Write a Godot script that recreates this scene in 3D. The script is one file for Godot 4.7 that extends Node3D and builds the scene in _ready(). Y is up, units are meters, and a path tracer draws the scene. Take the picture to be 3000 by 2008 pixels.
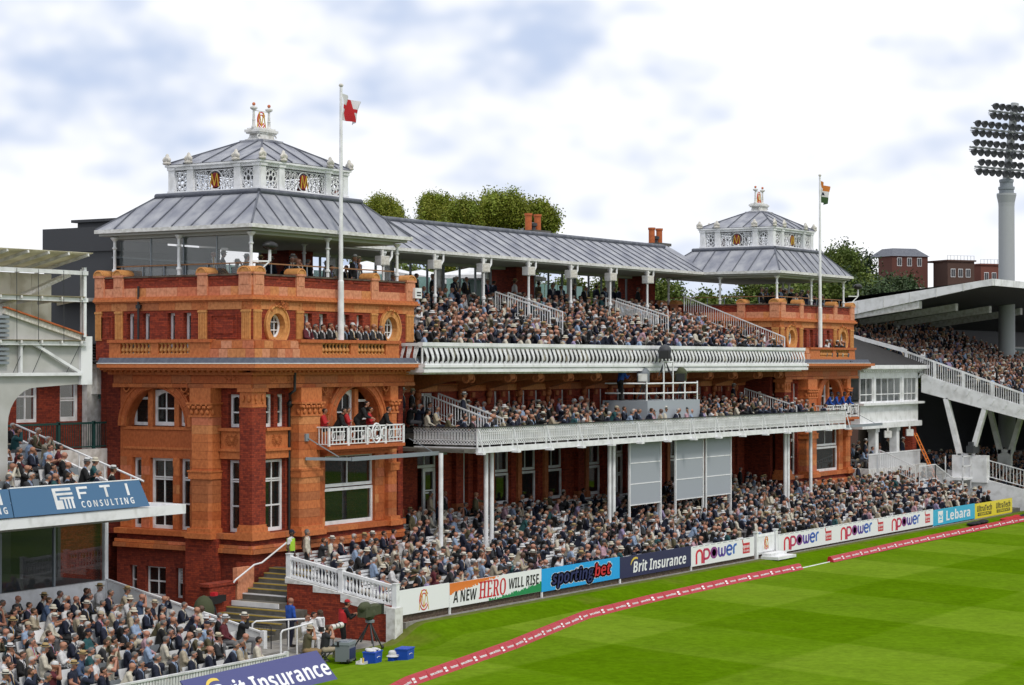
extends Node3D
# Cricket pavilion seen across the outfield. X runs along the pavilion front, Y is up (0 = outfield), Z points from the pavilion to the field.
var M := {}
var rng := RandomNumberGenerator.new()
var used := {}

class B:
	var v := PackedVector3Array()
	var n := PackedVector3Array()
	var x := Transform3D.IDENTITY
	func tri(a: Vector3, b: Vector3, c: Vector3, na: Vector3, nb: Vector3, nc: Vector3) -> void:
		v.append(x * a); v.append(x * c); v.append(x * b)
		n.append((x.basis * na).normalized()); n.append((x.basis * nc).normalized()); n.append((x.basis * nb).normalized())
	func ftri(a: Vector3, b: Vector3, c: Vector3) -> void:
		var q := (b - a).cross(c - a).normalized()
		tri(a, b, c, q, q, q)
	func quad(a: Vector3, b: Vector3, c: Vector3, d: Vector3) -> void:  # counter-clockwise from outside
		var q := (c - a).cross(d - b).normalized()
		tri(a, b, c, q, q, q); tri(a, c, d, q, q, q)
	func box(a: Vector3, b: Vector3) -> void:
		quad(Vector3(a.x, a.y, b.z), Vector3(b.x, a.y, b.z), Vector3(b.x, b.y, b.z), Vector3(a.x, b.y, b.z))
		quad(Vector3(b.x, a.y, a.z), Vector3(a.x, a.y, a.z), Vector3(a.x, b.y, a.z), Vector3(b.x, b.y, a.z))
		quad(Vector3(b.x, a.y, b.z), Vector3(b.x, a.y, a.z), Vector3(b.x, b.y, a.z), Vector3(b.x, b.y, b.z))
		quad(Vector3(a.x, a.y, a.z), Vector3(a.x, a.y, b.z), Vector3(a.x, b.y, b.z), Vector3(a.x, b.y, a.z))
		quad(Vector3(a.x, b.y, b.z), Vector3(b.x, b.y, b.z), Vector3(b.x, b.y, a.z), Vector3(a.x, b.y, a.z))
		quad(Vector3(a.x, a.y, a.z), Vector3(b.x, a.y, a.z), Vector3(b.x, a.y, b.z), Vector3(a.x, a.y, b.z))
	func bx(x0: float, x1: float, y0: float, y1: float, z0: float, z1: float) -> void:
		box(Vector3(minf(x0, x1), minf(y0, y1), minf(z0, z1)), Vector3(maxf(x0, x1), maxf(y0, y1), maxf(z0, z1)))
	func bar(p: Vector3, q: Vector3, w: float, h: float, up := Vector3.UP) -> void:  # box beam from p to q
		var d := (q - p).normalized()
		var s := d.cross(up)
		s = (s if s.length() > 0.001 else Vector3.RIGHT).normalized() * w * 0.5
		var t := s.cross(d).normalized() * h * 0.5
		var a := [p - s - t, p + s - t, p + s + t, p - s + t, q - s - t, q + s - t, q + s + t, q - s + t]
		quad(a[3], a[2], a[1], a[0]); quad(a[4], a[5], a[6], a[7])
		for i in 4:
			var j := (i + 1) % 4
			quad(a[i], a[j], a[j + 4], a[i + 4])
	func prism(poly: PackedVector2Array, z0: float, z1: float) -> void:
		if Geometry2D.is_polygon_clockwise(poly):
			poly = poly.duplicate(); poly.reverse()
		var id := Geometry2D.triangulate_polygon(poly)
		for i in range(0, id.size(), 3):
			var a := poly[id[i]]; var b := poly[id[i + 1]]; var c := poly[id[i + 2]]
			if (b - a).cross(c - a) < 0.0:
				var s := b; b = c; c = s
			ftri(Vector3(a.x, a.y, z1), Vector3(b.x, b.y, z1), Vector3(c.x, c.y, z1))
			ftri(Vector3(a.x, a.y, z0), Vector3(c.x, c.y, z0), Vector3(b.x, b.y, z0))
		for i in poly.size():
			var a := poly[i]; var b := poly[(i + 1) % poly.size()]
			quad(Vector3(a.x, a.y, z0), Vector3(b.x, b.y, z0), Vector3(b.x, b.y, z1), Vector3(a.x, a.y, z1))
	func lathe(prof: Array, seg := 10, o := Vector3.ZERO) -> void:  # Vector2(radius, y) from bottom to top
		for i in prof.size() - 1:
			var p: Vector2 = prof[i]; var q: Vector2 = prof[i + 1]
			var t := (q - p).normalized()
			for k in seg:
				var a0 := TAU * k / seg; var a1 := TAU * (k + 1) / seg
				var d0 := Vector3(cos(a0), 0, -sin(a0)); var d1 := Vector3(cos(a1), 0, -sin(a1))
				var n0 := d0 * t.y - Vector3.UP * t.x; var n1 := d1 * t.y - Vector3.UP * t.x
				var a := o + d0 * p.x + Vector3.UP * p.y; var b := o + d1 * p.x + Vector3.UP * p.y
				var c := o + d1 * q.x + Vector3.UP * q.y; var d := o + d0 * q.x + Vector3.UP * q.y
				if p.x > 0.0: tri(a, b, c, n0, n1, n1)
				if q.x > 0.0: tri(a, c, d, n0, n1, n0)
	func cyl(p: Vector3, r: float, h: float, seg := 10) -> void:
		lathe([Vector2(0, 0), Vector2(r, 0), Vector2(r, h), Vector2(0, h)], seg, p)
	func ball(o: Vector3, r: Vector3, seg := 8, rings := 5) -> void:
		for i in rings:
			for k in seg:
				var q := []
				for e in [[i, k], [i, k + 1], [i + 1, k + 1], [i + 1, k]]:
					var th: float = PI * e[0] / rings - PI / 2; var ph: float = TAU * e[1] / seg
					q.append(Vector3(cos(th) * cos(ph), sin(th), -cos(th) * sin(ph)))
				var nn := []
				for e: Vector3 in q: nn.append((e / r).normalized())
				if i > 0: tri(o + q[0] * r, o + q[1] * r, o + q[2] * r, nn[0], nn[1], nn[2])
				if i < rings - 1: tri(o + q[0] * r, o + q[2] * r, o + q[3] * r, nn[0], nn[2], nn[3])
	func tube(pts: Array, r: float, seg := 6) -> void:
		var rings := []
		var s := Vector3.ZERO
		for i in pts.size():
			var d: Vector3 = (pts[mini(i + 1, pts.size() - 1)] - pts[maxi(i - 1, 0)]).normalized()
			if s == Vector3.ZERO:
				s = d.cross(Vector3.UP if absf(d.y) < 0.9 else Vector3.RIGHT).normalized()
			s = (s - d * s.dot(d)).normalized()
			var u := d.cross(s)
			var ring := []
			for k in seg:
				var a := TAU * k / seg
				ring.append(s * cos(a) + u * sin(a))
			rings.append(ring)
		for i in pts.size() - 1:
			for k in seg:
				var j := (k + 1) % seg
				tri(pts[i] + rings[i][k] * r, pts[i] + rings[i][j] * r, pts[i + 1] + rings[i + 1][j] * r, rings[i][k], rings[i][j], rings[i + 1][j])
				tri(pts[i] + rings[i][k] * r, pts[i + 1] + rings[i + 1][j] * r, pts[i + 1] + rings[i + 1][k] * r, rings[i][k], rings[i + 1][j], rings[i + 1][k])
		for k in range(1, seg - 1):
			var e := pts.size() - 1
			ftri(pts[0] + rings[0][0] * r, pts[0] + rings[0][k + 1] * r, pts[0] + rings[0][k] * r)
			ftri(pts[e] + rings[e][0] * r, pts[e] + rings[e][k] * r, pts[e] + rings[e][k + 1] * r)
	func arc(o: Vector3, r: Vector2, a0: float, a1: float, w: float, seg := 16, k := 5) -> void:  # a round bar bent along an arc in the xy plane
		var pts := []
		for i in seg + 1:
			var a := lerpf(a0, a1, float(i) / seg)
			pts.append(o + Vector3(cos(a) * r.x, sin(a) * r.y, 0))
		tube(pts, w, k)
	func stroke(pts: PackedVector2Array, w: float, z0: float, z1: float, round_end := true) -> void:  # a flat letter stroke
		for p in Geometry2D.offset_polyline(pts, w * 0.5, Geometry2D.JOIN_ROUND, Geometry2D.END_ROUND if round_end else Geometry2D.END_BUTT):
			prism(p, z0, z1)
	func text(s: String, h: float, depth := 0.01, bold := true, serif := false) -> float:  # baked lettering, centred on the origin; h is the height of a capital
		var f := SystemFont.new()
		f.font_names = PackedStringArray(["Droid Serif" if serif else "Droid Sans"])
		f.font_weight = 700 if bold else 400
		var t := TextMesh.new()
		t.font = f; t.text = s; t.font_size = 48; t.pixel_size = h / 34.0; t.depth = depth; t.curve_step = 1.5
		var w := 0.0
		for i in t.get_surface_count():
			var a := t.surface_get_arrays(i)
			var p: PackedVector3Array = a[Mesh.ARRAY_VERTEX]; var q: PackedVector3Array = a[Mesh.ARRAY_NORMAL]
			var id: PackedInt32Array = a[Mesh.ARRAY_INDEX] if a[Mesh.ARRAY_INDEX] != null else PackedInt32Array(range(p.size()))
			for k in id:
				v.append(x * p[k]); n.append((x.basis * q[k]).normalized()); w = maxf(w, absf(p[k].x))
		return 2.0 * w
	func wide(s: String, w: float, h: float, depth := 0.006, bold := true, serif := false) -> void:  # lettering stretched to a given width
		var probe := B.new()
		var k := w / maxf(probe.text(s, h, depth, bold, serif), 0.01)
		var keep := x
		x = x * Transform3D(Basis.from_scale(Vector3(k, 1, 1)), Vector3.ZERO)
		text(s, h, depth, bold, serif)
		x = keep
	func mesh() -> ArrayMesh:
		var m := ArrayMesh.new()
		if v.is_empty(): return m
		var a := []; a.resize(Mesh.ARRAY_MAX)
		a[Mesh.ARRAY_VERTEX] = v; a[Mesh.ARRAY_NORMAL] = n
		m.add_surface_from_arrays(Mesh.PRIMITIVE_TRIANGLES, a)
		return m

func numbered(s: String) -> String:
	if not used.has(s):
		used[s] = 0
		return s
	used[s] += 1
	return "%s_%03d" % [s, used[s]]

func tag(o: Node3D, label: String, category := "", group := "", kind := "") -> Node3D:
	o.set_meta("label", label)
	if category: o.set_meta("category", category)
	if group: o.set_meta("group", group)
	if kind: o.set_meta("kind", kind)
	return o

func thing(called: String, label: String, category: String, at := Vector3.ZERO, turn := 0.0, group := "") -> Node3D:
	var o := Node3D.new()
	o.name = numbered(called); add_child(o)
	o.position = at; o.rotation.y = turn
	return tag(o, label, category, group)

func part(b: B, called: String, m: Material, parent: Node3D = self) -> MeshInstance3D:
	return piece(b.mesh(), called, m, parent)

func piece(mesh: Mesh, called: String, m: Material, parent: Node3D = self, at := Transform3D.IDENTITY) -> MeshInstance3D:
	var o := MeshInstance3D.new()
	o.mesh = mesh; o.material_override = m; o.transform = at
	o.name = numbered(called) if parent == self else called
	parent.add_child(o, true)
	return o

func struct(b: B, called: String, m: Material) -> MeshInstance3D:
	var o := part(b, called, m)
	o.set_meta("kind", "structure")
	return o

func xf(o: Vector3, turn := 0.0) -> Transform3D:
	return Transform3D(Basis(Vector3.UP, turn), o)

func lin(r: float, g: float, b: float, a := 1.0) -> Color:
	var c := Color(r, g, b).linear_to_srgb()
	c.a = a
	return c

func mat(key: String, c: Color, rough := 0.8, tex: Texture2D = null, scale := 1.0, metal := 0.0) -> StandardMaterial3D:
	var m := StandardMaterial3D.new()
	m.albedo_color = c; m.roughness = rough; m.metallic = metal; m.resource_name = key
	if tex:
		m.albedo_texture = tex; m.uv1_triplanar = true; m.uv1_world_triplanar = true; m.uv1_scale = Vector3.ONE * scale
	M[key] = m
	return m

func noise_tex(sd: int, freq: float, lo: Color, hi: Color, size := 256, bias := 0.0, gain := 1.0) -> ImageTexture:
	var f := FastNoiseLite.new()
	f.seed = sd; f.frequency = freq; f.fractal_octaves = 5; f.noise_type = FastNoiseLite.TYPE_SIMPLEX_SMOOTH
	var im := f.get_seamless_image(size, size)
	var out := Image.create(size, size, false, Image.FORMAT_RGB8)
	for y in size:
		for x in size:
			out.set_pixel(x, y, lo.lerp(hi, clampf((im.get_pixel(x, y).r - 0.5) * gain + 0.5 + bias, 0.0, 1.0)))
	return ImageTexture.create_from_image(out)

func brick_tex() -> ImageTexture:  # 1.8 m square: 24 courses of 8 bricks, fine grain of walls too far off to count bricks on
	var r := RandomNumberGenerator.new(); r.seed = 5
	var s := 512
	var im := Image.create(s, s, false, Image.FORMAT_RGB8)
	im.fill(Color(0.66, 0.50, 0.44))
	for row in 24:
		for k in 9:
			var off := 32 if row % 2 else 0
			var q := r.randf()
			var c := Color(0.98, 0.92, 0.90).lerp(Color(0.74, 0.62, 0.62), q * q)
			if r.randf() < 0.12: c = Color(1.0, 0.93, 0.84)
			var y0 := int(row * 512.0 / 24.0); var y1 := int((row + 1) * 512.0 / 24.0)
			im.fill_rect(Rect2i(k * 64 - off + 2, y0 + 2, 61, y1 - y0 - 3), c)
	var f := FastNoiseLite.new(); f.seed = 3; f.frequency = 0.02; f.fractal_octaves = 4
	var g := f.get_seamless_image(s, s)
	for y in s:
		for x in s:
			im.set_pixel(x, y, im.get_pixel(x, y) * (0.80 + 0.30 * g.get_pixel(x, y).r))
	return ImageTexture.create_from_image(im)

func sky_panorama() -> ImageTexture:
	# bright broken overcast: white cloud with blue-grey undersides; each gap is a bank of cloud at a compass bearing and height
	var w := 2048; var h := 1024
	var f := FastNoiseLite.new(); f.seed = 21; f.frequency = 1.7; f.fractal_octaves = 5; f.fractal_gain = 0.55; f.noise_type = FastNoiseLite.TYPE_SIMPLEX_SMOOTH
	var g := FastNoiseLite.new(); g.seed = 8; g.frequency = 7.0; g.fractal_octaves = 4; g.noise_type = FastNoiseLite.TYPE_SIMPLEX_SMOOTH
	var h2 := FastNoiseLite.new(); h2.seed = 5; h2.frequency = 22.0; h2.fractal_octaves = 3
	var banks := [  # bearing, height (degrees), half width, half height, strength
		[47.6, 8.6, 2.4, 1.3, 0.8], [46.2, 7.8, 2.0, 0.8, 0.5], [43.2, 9.5, 1.2, 1.2, 0.4], [52.8, 9.2, 1.4, 1.2, 0.55], [56.4, 9.4, 1.6, 1.3, 0.7], [59.2, 8.2, 2.2, 1.7, 0.95], [62.0, 6.8, 2.6, 1.5, 1.0],
		[66.5, 5.6, 3.0, 1.7, 1.05], [57.5, 5.8, 3.2, 1.1, 0.7], [54.5, 4.3, 3.2, 0.8, 0.4], [62.5, 4.4, 2.6, 1.0, 0.75], [69.0, 4.2, 2.6, 0.9, 0.9], [43.3, 5.8, 0.7, 0.4, 0.5], [70.5, 7.8, 1.6, 0.8, 0.6], [72.0, 3.6, 2.0, 0.6, 0.6]]
	var im := Image.create(w, h, false, Image.FORMAT_RGBF)
	im.fill(Color(0.30, 0.32, 0.28))
	for y in h / 2:
		var el := PI * (0.5 - (y + 0.5) / h)
		for x in w:
			var az := TAU * ((x + 0.5) / w) - PI
			var d := Vector3(sin(az) * cos(el), sin(el), -cos(az) * cos(el))
			var p := Vector3(d.x, d.y * 2.2, d.z) * 2.0
			var k := f.get_noise_3dv(p) * 0.8 + g.get_noise_3dv(p) * 0.55 + h2.get_noise_3dv(p) * 0.22
			var a := rad_to_deg(az); var e := rad_to_deg(el)
			var s := 0.0
			for b: Array in banks:
				var q := Vector2((a - b[0]) / b[2], (e - b[1]) / b[3]).length_squared()
				if q < 6.0: s += b[4] * exp(-q)
			var inside := 1.0 if a > 42.0 and a < 73.0 and e > 0.0 and e < 11.5 else 0.0
			var t := clampf(((s * 1.9 + 0.04 + k * 0.8) * 1.3 - 0.2) if inside > 0.0 else k * 1.2 + 0.22, 0.0, 1.0)
			t = t * t * (3.0 - 2.0 * t)
			var c := Color(1.02, 1.03, 1.06).lerp(Color(0.44, 0.56, 0.80), t * 0.82)
			im.set_pixel(x, y, c)
	return ImageTexture.create_from_image(im)

func setup_view() -> void:
	var cam := Camera3D.new()
	cam.name = "camera"; add_child(cam)
	cam.position = Vector3(-61.979, 10.0, 51.511)
	cam.look_at_from_position(cam.position, cam.position + Vector3(0.84335, 0.009878, -0.53727))
	cam.fov = 18.987; cam.near = 0.5; cam.far = 4000.0
	var e := Environment.new()
	e.background_mode = Environment.BG_SKY
	var s := Sky.new(); var pm := PanoramaSkyMaterial.new()
	pm.panorama = sky_panorama(); pm.energy_multiplier = 1.0
	s.sky_material = pm; e.sky = s
	e.tonemap_mode = Environment.TONE_MAPPER_LINEAR
	e.tonemap_exposure = 1.05
	e.sdfgi_enabled = true; e.ssao_enabled = true; e.ssil_enabled = true
	var we := WorldEnvironment.new(); we.name = "environment"; we.environment = e
	add_child(we)
	var sun := DirectionalLight3D.new()
	sun.name = "sun"; add_child(sun)
	sun.light_energy = 0.5; sun.light_angular_distance = 12.0; sun.light_color = Color(1.0, 0.97, 0.92); sun.shadow_enabled = true
	sun.look_at_from_position(Vector3.ZERO, -Vector3(-0.25, 0.85, 0.62))

func setup_materials() -> void:
	var brick := brick_tex()
	mat("brick", lin(0.34, 0.055, 0.020), 0.9, brick, 1.0 / 1.8)
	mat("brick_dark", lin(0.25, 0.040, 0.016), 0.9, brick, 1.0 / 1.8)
	mat("brick_grey", lin(0.13, 0.115, 0.09), 0.9, brick, 1.0 / 1.8)
	var tc := noise_tex(11, 0.02, Color(0.82, 0.75, 0.70), Color(1, 1, 1), 512, 0.25, 1.1)
	var tones := [[0.57, 0.175, 0.050], [0.48, 0.125, 0.032], [0.62, 0.245, 0.085], [0.58, 0.18, 0.085], [0.66, 0.28, 0.155], [0.44, 0.145, 0.05]]
	for i in tones.size():
		mat("terra%d" % i, lin(tones[i][0], tones[i][1], tones[i][2]), 0.75, tc, 0.35)
		M["terra%d" % i].uv1_scale = Vector3(0.6, 0.45, 0.6)  # rain streaks run down
	mat("terra_carved", lin(0.50, 0.15, 0.04), 0.8, tc, 0.9)
	mat("ochre", lin(0.62, 0.29, 0.09), 0.75, tc, 0.5)
	mat("white", lin(0.80, 0.81, 0.83), 0.5, noise_tex(4, 0.01, Color(0.86, 0.86, 0.85), Color(1, 1, 1), 256, 0.3, 1.5), 0.4)
	mat("white_dirty", lin(0.72, 0.72, 0.71), 0.6, noise_tex(14, 0.02, Color(0.78, 0.77, 0.74), Color(1, 1, 1), 256, 0.3, 1.2), 0.5)
	mat("stone_white", lin(0.70, 0.68, 0.64), 0.8, noise_tex(24, 0.03, Color(0.78, 0.76, 0.72), Color(1, 1, 1), 256, 0.2, 1.2), 0.8)
	mat("cream", lin(0.80, 0.78, 0.70), 0.7, noise_tex(34, 0.01, Color(0.8, 0.78, 0.72), Color(1, 1, 1), 256, 0.2, 1.5), 0.3)
	var lead := noise_tex(6, 0.008, Color(0.72, 0.73, 0.78), Color(1, 1, 1), 512, 0.1, 1.8)
	mat("lead", lin(0.345, 0.355, 0.385), 0.55, lead, 0.25)
	mat("render_grey", lin(0.50, 0.50, 0.49), 0.8, noise_tex(54, 0.012, Color(0.88, 0.88, 0.86), Color(1, 1, 1)), 0.2)
	mat("lead_roll", lin(0.13, 0.14, 0.165), 0.55, lead, 0.5)
	mat("flashing", lin(0.10, 0.115, 0.15), 0.6, lead, 0.8)
	mat("soffit", lin(0.42, 0.42, 0.40), 0.8)
	mat("steel_grey", lin(0.22, 0.25, 0.28), 0.45)
	mat("dark_metal", lin(0.035, 0.04, 0.045), 0.5)
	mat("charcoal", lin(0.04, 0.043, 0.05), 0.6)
	mat("black", lin(0.012, 0.012, 0.013), 0.5)
	mat("green_paint", lin(0.01, 0.06, 0.055), 0.5)
	mat("gold", lin(0.62, 0.42, 0.05), 0.4)
	mat("red", lin(0.55, 0.015, 0.025), 0.5)
	mat("crimson", lin(0.28, 0.02, 0.015), 0.5)
	mat("plaster", lin(0.35, 0.33, 0.29), 0.9)
	mat("wood", lin(0.28, 0.13, 0.05), 0.6)
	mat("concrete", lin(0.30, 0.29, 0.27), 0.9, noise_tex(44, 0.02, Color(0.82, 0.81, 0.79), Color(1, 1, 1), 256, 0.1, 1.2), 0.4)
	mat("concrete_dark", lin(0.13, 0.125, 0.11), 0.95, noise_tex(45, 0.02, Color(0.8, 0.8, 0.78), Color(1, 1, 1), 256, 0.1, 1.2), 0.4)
	mat("tile_roof", lin(0.045, 0.042, 0.042), 0.85, noise_tex(46, 0.03, Color(0.5, 0.5, 0.5), Color(1, 1, 1), 256), 0.6)
	M.cream.backlight_enabled = true; M.cream.backlight = lin(0.6, 0.58, 0.5)
	var g := mat("glass", lin(0.02, 0.03, 0.03, 0.45), 0.02)
	g.transparency = BaseMaterial3D.TRANSPARENCY_ALPHA
	g = mat("glass_clear", lin(0.10, 0.14, 0.14, 0.16), 0.02)
	g.transparency = BaseMaterial3D.TRANSPARENCY_ALPHA
	g = mat("glass_teal", lin(0.30, 0.52, 0.50, 0.8), 0.15)
	g.transparency = BaseMaterial3D.TRANSPARENCY_ALPHA

# ---------- pavilion ----------
var front_x := Transform3D.IDENTITY                                    # u = X, v = Y, w = Z
var side_x := Transform3D(Basis(Vector3(0, 0, 1), Vector3.UP, Vector3(-1, 0, 0)), Vector3.ZERO)  # u = Z, v = Y, w = -X

func wall(parent: Node3D, called: String, m: Material, f: Transform3D, u0: float, u1: float, v0: float, v1: float, w0: float, w1: float, holes: Array) -> MeshInstance3D:
	var us := [u0, u1]; var vs := [v0, v1]
	for h: Array in holes:
		for a in [h[0], h[1]]: if a > u0 and a < u1 and not us.has(a): us.append(a)
		for a in [h[2], h[3]]: if a > v0 and a < v1 and not vs.has(a): vs.append(a)
	us.sort(); vs.sort()
	var nu := us.size() - 1; var nv := vs.size() - 1
	var solid := func(i: int, j: int) -> bool:
		if i < 0 or j < 0 or i >= nu or j >= nv: return false
		var cu: float = (us[i] + us[i + 1]) / 2; var cv: float = (vs[j] + vs[j + 1]) / 2
		for h: Array in holes:
			if cu > h[0] and cu < h[1] and cv > h[2] and cv < h[3]: return false
		return true
	var b := B.new(); b.x = f
	for i in nu:
		for j in nv:
			if not solid.call(i, j): continue
			var a: float = us[i]; var c: float = us[i + 1]; var d: float = vs[j]; var e: float = vs[j + 1]
			b.quad(Vector3(a, d, w1), Vector3(c, d, w1), Vector3(c, e, w1), Vector3(a, e, w1))
			b.quad(Vector3(c, d, w0), Vector3(a, d, w0), Vector3(a, e, w0), Vector3(c, e, w0))
			if not solid.call(i + 1, j): b.quad(Vector3(c, d, w1), Vector3(c, d, w0), Vector3(c, e, w0), Vector3(c, e, w1))
			if not solid.call(i - 1, j): b.quad(Vector3(a, d, w0), Vector3(a, d, w1), Vector3(a, e, w1), Vector3(a, e, w0))
			if not solid.call(i, j + 1): b.quad(Vector3(a, e, w1), Vector3(c, e, w1), Vector3(c, e, w0), Vector3(a, e, w0))
			if not solid.call(i, j - 1): b.quad(Vector3(a, d, w0), Vector3(c, d, w0), Vector3(c, d, w1), Vector3(a, d, w1))
	return part(b, called, m, parent)

func window(parent: Node3D, f: Transform3D, u0: float, u1: float, v0: float, v1: float, w: float, cols: int, rows: Array, fr := 0.1, rise := 0.0, glass := "glass") -> MeshInstance3D:
	# a white frame with glazing bars; rows lists the heights (0..1) of the cross bars; each pane is a child
	var b := B.new(); b.x = f
	var t := 0.08
	b.bx(u0, u0 + fr, v0, v1, w, w + t); b.bx(u1 - fr, u1, v0, v1, w, w + t)
	b.bx(u0 + fr, u1 - fr, v0, v0 + fr * 1.3, w, w + t + 0.02); b.bx(u0 + fr, u1 - fr, v1 - fr, v1, w, w + t)
	if rise > 0.0:  # curved head: white segments in the upper corners
		for s in [-1, 1]:
			var poly := PackedVector2Array()
			var cu := (u0 + u1) / 2; var hw := (u1 - u0) / 2 - fr * 0.5
			poly.append(Vector2(cu + s * hw, v1 - fr * 0.5))
			for i in 7:
				var q := i / 6.0
				poly.append(Vector2(cu + s * hw * q, v1 - fr - rise * q * q))
			b.prism(poly, w + 0.005, w + t - 0.005)
	var ys := [v0 + fr * 1.3]
	for r: float in rows:
		var y := lerpf(v0, v1, r)
		b.bx(u0 + fr, u1 - fr, y - 0.03, y + 0.03, w + 0.01, w + t - 0.01); ys.append(y)
	ys.append(v1 - fr)
	for i in range(1, cols):
		var x := lerpf(u0, u1, float(i) / cols)
		b.bx(x - 0.025, x + 0.025, v0 + fr, v1 - fr, w + 0.015, w + t - 0.015)
	var o := part(b, "window", M.white, parent)
	var g := B.new(); g.x = f
	for i in cols:
		for j in ys.size() - 1:
			var q := B.new(); q.x = f
			var a := maxf(lerpf(u0, u1, float(i) / cols), u0 + fr); var c := minf(lerpf(u0, u1, float(i + 1) / cols), u1 - fr)
			q.quad(Vector3(a, ys[j], w + 0.03), Vector3(c, ys[j], w + 0.03), Vector3(c, ys[j + 1], w + 0.03), Vector3(a, ys[j + 1], w + 0.03))
			part(q, "pane", M[glass], o)
	return o

func blocks(parent: Node3D, f: Transform3D, u0: float, u1: float, v0: float, v1: float, w0: float, w1: float, len := 0.6, tones := [0, 0, 1, 2, 3, 5], called := "block") -> void:
	# a course of terracotta blocks, each its own piece with a thin open joint
	var k := maxi(1, roundi((u1 - u0) / len))
	for i in k:
		var a := lerpf(u0, u1, float(i) / k) + 0.005; var c := lerpf(u0, u1, float(i + 1) / k) - 0.005
		var p := rng.randf() * 0.006
		var t := Transform3D(Basis.from_scale(Vector3(c - a, v1 - v0 - 0.008, w1 - w0 + p)), Vector3((a + c) / 2, (v0 + v1) / 2, (w0 + w1 + p) / 2))
		piece(unit_box, called, M["terra%d" % tones[rng.randi() % tones.size()]], parent, f * t)

var unit_box := BoxMesh.new()

func ashlar(parent: Node3D, f: Transform3D, u0: float, u1: float, v0: float, v1: float, w: float, holes: Array) -> void:
	# terracotta facing blocks laid in bond, left out where there is an opening
	var o := Node3D.new(); o.name = "facing"; parent.add_child(o, true)
	var rows := roundi((v1 - v0) / 0.36)
	for j in rows:
		var a := lerpf(v0, v1, float(j) / rows); var c := lerpf(v0, v1, float(j + 1) / rows)
		var u := u0 - (0.3 if j % 2 else 0.0)
		while u < u1 - 0.02:
			var l := rng.randf_range(0.5, 0.68)
			var s := maxf(u, u0); var e := minf(u + l, u1)
			u += l
			for h: Array in holes:
				if c > h[2] + 0.02 and a < h[3] - 0.02:
					if s > h[0] - 0.04 and e < h[1] + 0.04: e = s
					elif s < h[0] and e > h[0]: e = h[0]
					elif s < h[1] and e > h[1]: s = h[1]
			if e - s < 0.06: continue
			var p := rng.randf() * 0.006
			piece(unit_box, "block", M["terra%d" % [0, 0, 1, 1, 5, 2, 3][rng.randi() % 7]], o, f * Transform3D(Basis.from_scale(Vector3(e - s - 0.010, c - a - 0.010, 0.03 + p)), Vector3((s + e) / 2, (a + c) / 2, w + p / 2)))

func carve(b: B, u0: float, u1: float, v0: float, v1: float, w: float, amount: int, sd: int) -> void:
	# leafy relief: curls and leaves standing proud of a panel
	var r := RandomNumberGenerator.new(); r.seed = sd
	var s := minf(u1 - u0, v1 - v0)
	for i in amount:
		var p := Vector3(r.randf_range(u0 + s * 0.08, u1 - s * 0.08), r.randf_range(v0 + s * 0.08, v1 - s * 0.08), w)
		if i % 3 == 0:
			var a := r.randf() * TAU
			b.arc(p, Vector2.ONE * s * r.randf_range(0.06, 0.13), a, a + r.randf_range(3.0, 5.5), s * 0.028, 7, 4)
		else:
			b.ball(p, Vector3(s * r.randf_range(0.03, 0.08), s * r.randf_range(0.03, 0.09), s * r.randf_range(0.03, 0.07)), 6, 4)

func wreath(b: B, o: Vector3, r: float) -> void:
	b.arc(o, Vector2(r * 0.42, r * 0.5), 0, TAU, r * 0.07, 14, 4)
	b.ball(o, Vector3(r * 0.36, r * 0.42, r * 0.14), 8, 4)
	for s in [-1, 1]:
		for k in 7:
			var a = -PI / 2 + s * (0.35 + k * 0.33)
			for q in [0.72, 0.95]:
				b.ball(o + Vector3(cos(a) * r * q, sin(a) * r * q * 0.95, 0), Vector3(r * 0.11, r * 0.08, r * 0.1), 5, 4)

func archivolt(parent: Node3D, f: Transform3D, cu: float, cv: float, r: Vector2, w0: float, w1: float, wide: float, called: String, n := 13) -> void:
	# an arch of separate voussoirs
	var hold := B.new(); hold.x = f
	hold.arc(Vector3(cu, cv, w1), r - Vector2.ONE * wide * 0.25, 0.02, PI - 0.02, 0.05, 24, 5)
	hold.arc(Vector3(cu, cv, w1), r - Vector2.ONE * wide * 0.85, 0.02, PI - 0.02, 0.045, 24, 5)
	var o := part(hold, called, M.terra1, parent)
	for i in n:
		var a0 := PI * i / n + 0.004; var a1 := PI * (i + 1) / n - 0.004
		var poly := PackedVector2Array()
		for k in 4: poly.append(Vector2(cu + cos(lerpf(a0, a1, k / 3.0)) * r.x, cv + sin(lerpf(a0, a1, k / 3.0)) * r.y))
		for k in 4: poly.append(Vector2(cu + cos(lerpf(a1, a0, k / 3.0)) * (r.x - wide), cv + sin(lerpf(a1, a0, k / 3.0)) * (r.y - wide)))
		var b := B.new(); b.x = f
		b.prism(poly, w0, w1)
		part(b, "voussoir", M["terra%d" % [0, 1, 1, 5][rng.randi() % 4]], o)

func spandrel(b: B, cu: float, cv: float, r: Vector2, u0: float, u1: float, top: float, w0: float, w1: float) -> void:
	# flat wall over an arch, between the curve and a level top
	for s in [-1, 1]:
		var poly := PackedVector2Array()
		for i in 9:
			var a := PI / 2 * i / 8.0
			poly.append(Vector2(cu + s * cos(a) * r.x, cv + sin(a) * r.y))
		poly.append(Vector2(cu, top)); poly.append(Vector2(u0 if s < 0 else u1, top)); poly.append(Vector2(u0 if s < 0 else u1, cv))
		b.prism(poly, w0, w1)

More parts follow.
